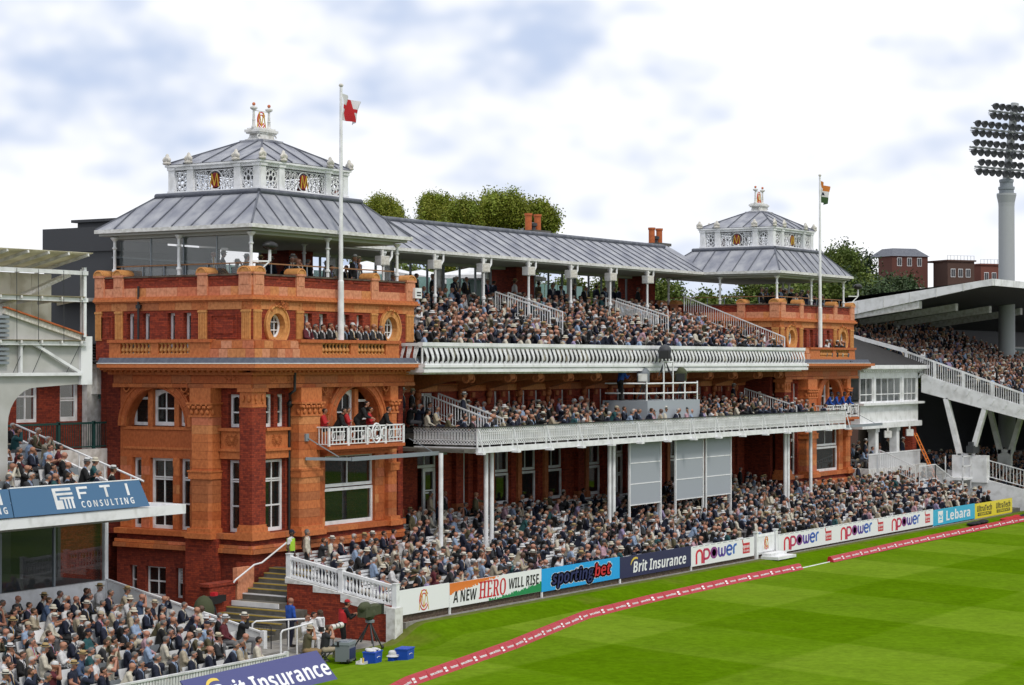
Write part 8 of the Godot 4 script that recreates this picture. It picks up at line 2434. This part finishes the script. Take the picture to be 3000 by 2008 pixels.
func make_crowd() -> void:
	var r := RandomNumberGenerator.new(); r.seed = 99
	var bm := bench_mesh(2.9)
	var rows := ["first", "second", "third", "fourth", "fifth", "sixth", "seventh", "eighth", "ninth", "tenth", "eleventh"]
	# benches of the terrace
	for i in 10:
		var z := 7.15 - i * 0.92 - 0.55
		var x := 0.4 if z > 2.4 else 1.7
		while x < 62.0:
			var blocked := (z < 0.75 and (x < 10.7 or x + 2.9 > 48.0)) or (i < 2 and x > 29.2 and x < 31.6)
			if not blocked and x < 26.0:
				var o := piece(bm, "bench", M.white, self, xf(Vector3(x + 1.45, terrace_y(z), z)))
				tag(o, "white slatted bench in the %s terrace row behind the boards" % rows[i], "bench", "white benches on the terrace")
			elif not blocked:
				if not M.has("bench_list"): M["bench_list"] = []
				M.bench_list.append(xf(Vector3(x + 1.45, terrace_y(z), z)))
			x += 3.0
	var mm := MultiMesh.new(); mm.transform_format = MultiMesh.TRANSFORM_3D; mm.mesh = bm; mm.instance_count = M.bench_list.size()
	for i in M.bench_list.size(): mm.set_instance_transform(i, M.bench_list[i])
	var bo := MultiMeshInstance3D.new(); bo.multimesh = mm; bo.material_override = M.white; bo.name = "far_benches"; add_child(bo)
	tag(bo, "rows of white slatted benches under the farther terrace crowd", "bench", "", "stuff")
	# terrace spectators: the nearer ones one by one, the rest as a mass
	for i in 10:
		var z := 7.15 - i * 0.92 - 0.53
		var x := (0.5 if z > 2.4 else 2.6) + r.randf() * 0.4
		while x < 66.0:
			var step := r.randf_range(0.58, 0.82)
			if r.randf() < 0.07: step += r.randf_range(0.4, 1.3)
			var gap := (z < 0.75 and (x < 10.9 or (x > 47.8 and x < 60.2))) or (i >= 9 and x > 14.0 and x < 17.2) or (i >= 8 and x > 24.9 and x < 37.2 and false) or (i < 2 and x > 29.6 and x < 31.6)
			if not gap and r.randf() > (0.07 if i < 8 else 0.22):
				var at := Vector3(x, terrace_y(z), z + r.randf_range(-0.03, 0.03))
				var turn := r.randf_range(-0.35, 0.35) + 0.6
				if x < 8.5 and i < 9: spectator(r, at, turn, "%s terrace row" % rows[i], "spectators on the terrace benches")
				else: crowd_add(r, at, turn)
			x += step
	# standing members by the doors and on the steps
	var spots := [[Vector3(11.2, terrace_y(-0.2), -0.2), "t_side", "olive"], [Vector3(11.9, terrace_y(-0.2), -0.1), "t_clasp", "black"], [Vector3(14.9, 2.34, -1.9), "t_clasp", "beige"], [Vector3(14.3, terrace_y(-1.0), -1.0), "t_side", "navy"], [Vector3(15.9, 2.34, -1.8), "t_side", "black"], [Vector3(17.6, terrace_y(-1.2), -1.2), "t_point", "olive"], [Vector3(1.9, terrace_y(1.2), 1.2), "t_side", "cream"], [Vector3(2.4, terrace_y(0.9), 0.8), "t_side", "brown"]]
	for q in spots:
		var d := dress_up(r); d.dress = "suit"; d.coat = q[2]; d.hat = ""
		person(q[1], d, q[0], 0.3 + r.randf_range(-0.4, 0.4), "standing member in %s by the pavilion wall" % looks(d), "standing members on the terrace")
	for q in [[45.5, -1.9], [46.2, -1.6], [48.3, 1.0], [61.5, 2.0], [62.3, 1.8], [63.0, 1.6], [63.8, 1.9], [66.0, 2.0], [66.7, 2.2], [58.5, 0.6]]: crowd_add(r, Vector3(q[0], terrace_y(q[1]), q[1]), r.randf_range(-0.3, 0.8), true)
	# lower balcony
	for i in 4:
		var z := 2.3 - i * 1.0
		var y := 6.30 if i == 0 else 6.42 + (i - 1) * 0.22
		if i == 0: z = 2.25
		var x := 12.0
		while x < 49.8:
			var cam := x > 28.0 and x < 34.5 and i > 0
			var gang := (x > 13.4 and x < 14.9 and i > 0) or (x > 45.8 and x < 46.9)
			if not cam and not gang and r.randf() > 0.08: crowd_add(r, Vector3(x, y, z - 0.3), r.randf_range(-0.3, 0.35) + 0.55)
			x += r.randf_range(0.58, 0.8)
	for q in [[12.3, -1.6, 7.1], [12.9, -1.5, 7.1], [14.2, 0.4, 6.85], [44.9, -1.4, 7.1]]: crowd_add(r, Vector3(q[0], q[2], q[1]), 0.5, true)
	# upper tier
	for i in 10:
		var z := 0.9 - i * 0.85 - 0.5
		var x := 11.2
		while x < 47.9:
			var gang := (x > 26.3 and x < 27.7) or (x > 37.7 and x < 39.1) or (x > 46.6 and i > 3)
			if not gang and r.randf() > 0.07: crowd_add(r, Vector3(x, 10.0 + i * 0.27, z), r.randf_range(-0.3, 0.35) + 0.55)
			x += r.randf_range(0.56, 0.74)
	for k in 34: crowd_add(r, Vector3(r.randf_range(12, 47), 12.7, r.randf_range(-8.8, -8.2)), r.randf_range(-0.6, 1.2), true)
	# tower terraces
	for ox in [0.0, 48.25]:
		for k in 26:
			var p := Vector3(ox + r.randf_range(1.2, 9.8), 12.7, r.randf_range(-3.6, -0.9))
			if ox == 0.0 and p.x < 3.5 and p.z > -2.0: continue
			if r.randf() < 0.62: crowd_add(r, p, r.randf_range(-0.9, 1.6), true)
			else: crowd_add(r, p + Vector3(0, 0.15, 0.1), r.randf_range(-0.2, 0.8))
	# tower balcony: eleven watchers behind the balustrade
	for k in 11:
		var d := dress_up(r); d.hat = "" if k != 6 else "cap"; d.dress = "suit"
		person("s_tuck", d, Vector3(3.3 + k * 0.5, 10.2 + (0.07 if k % 3 == 0 else 0.0), 0.13), 0.25, "watcher in %s on the nearer tower balcony" % looks(d), "watchers on the tower balcony")
	for k in 5: crowd_add(r, Vector3(53.5 + k * 0.8, 10.03, 0.2), 0.4)
	# cricketers on the small balconies
	for k in 6:
		var d := dress_up(r); d.merge({"dress": "shirt", "coat": "red" if k % 2 == 0 else "black", "trousers": "black", "hat": "", "hair": "dark hair", "eyes": "sunglasses"}, true)
		person("t_rail" if k == 3 else "s_lean" if k % 2 else "s_fold", d, Vector3(4.2 + k * 0.78, 6.64 if k == 3 else 6.78, 0.3), 0.5, "cricketer in %s tracksuit on the iron-railed balcony of the nearer tower%s" % [d.coat, ", standing" if k == 3 else ""], "cricketers on the nearer balcony")
	for k in 4:
		var d := dress_up(r); d.merge({"dress": "shirt", "coat": "royal blue", "trousers": "navy", "hat": "cap", "hatc": "navy", "skin": "skin4"}, true)
		person("s_lean", d, Vector3(54.0 + k * 1.0, 6.80, 0.4), 0.4, "cricketer in blue tracksuit on the iron-railed balcony of the farther tower", "cricketers on the farther balcony")
	# lower enclosure beside the steps
	for i in 11:
		var z := 8.75 - i * 0.96
		var x := -7.3 - r.randf() * 0.4
		var x1 := -13.8 - 0.95 * z
		if i == 0: x = -10.2
		while x > x1:
			if r.randf() > 0.09:
				var at := Vector3(x, enclosure_y(z), z)
				if not (i < 4 and x > -9.7 and z > 6.0):
					spectator(r, at, r.randf_range(-0.3, 0.35) + 0.6, "%s row of the fenced enclosure" % (rows[i] if i < 11 else "back"), "spectators in the fenced enclosure")
					piece(M.seat_mesh, "seat", M.white if r.randf() < 0.7 else M.mid_grey, self, xf(at))
					tag(get_child(get_child_count() - 1), "plastic tip-up seat in the %s row of the fenced enclosure" % (rows[i] if i < 11 else "back"), "seat", "seats in the fenced enclosure")
			x -= r.randf_range(0.66, 0.95)
	# upper deck of the stand
	for i in 8:
		var z := 1.55 - i * 0.82 - 0.45
		var x := -8.8 - r.randf() * 0.3
		while x > -16.5 + i * 0.3:
			var at := Vector3(x, 4.95 + i * 0.26, z)
			if r.randf() > 0.12: spectator(r, at, r.randf_range(-0.3, 0.35) + 0.6, "%s row of the upper deck" % rows[i], "spectators on the upper deck")
			piece(M.seat_mesh, "seat", M.white if r.randf() < 0.5 else M.mid_grey, self, xf(at))
			tag(get_child(get_child_count() - 1), "plastic tip-up seat in the %s row of the upper deck" % rows[i], "seat", "seats on the upper deck")
			x -= r.randf_range(0.6, 0.78)
	# far stand
	for i in 16:
		for k in 34: if r.randf() > 0.06: crowd_add(r, Vector3(71.2 + k * 0.66 + r.randf() * 0.2, 9.5 - i * 0.295, -0.2 + i * 0.85), r.randf_range(-0.3, 0.3))
	for i in 6:
		for k in 34: if r.randf() > 0.1: crowd_add(r, Vector3(71.2 + k * 0.66 + r.randf() * 0.2, 9.7 + i * 0.34, -1.6 - i * 0.9), r.randf_range(-0.3, 0.3))
	for k in 26: crowd_add(r, Vector3(74.0 + r.randf() * 20.0, 11.4, -7.2), r.randf_range(-0.5, 0.5), true)
	for i in 10:
		for k in 26: if r.randf() > 0.12: crowd_add(r, Vector3(71.5 + k * 0.7 + r.randf() * 0.2, 0.5 + i * 0.22, 6.8 - i * 0.85), r.randf_range(-0.3, 0.3))
	for k in 22: crowd_add(r, Vector3(60.6 + r.randf() * 9.0, 3.2, r.randf_range(-2.5, 0.0)), r.randf_range(-0.3, 0.5), k % 3 == 0)
	crowd_build()

func _ready() -> void:
	rng.seed = 7
	setup_view()
	setup_materials()
	setup_cloth()
	make_ground()
	make_pavilion()
	make_boards()
	make_left_stand()
	make_annexe()
	make_right_stand()
	make_plant_room()
	make_steps()
	make_far()
	print("setting ", Time.get_ticks_msec())
	make_rope()
	make_flags()
	make_props()
	make_crowd()
	print("done ", Time.get_ticks_msec(), " people ", used.get("person", 0))
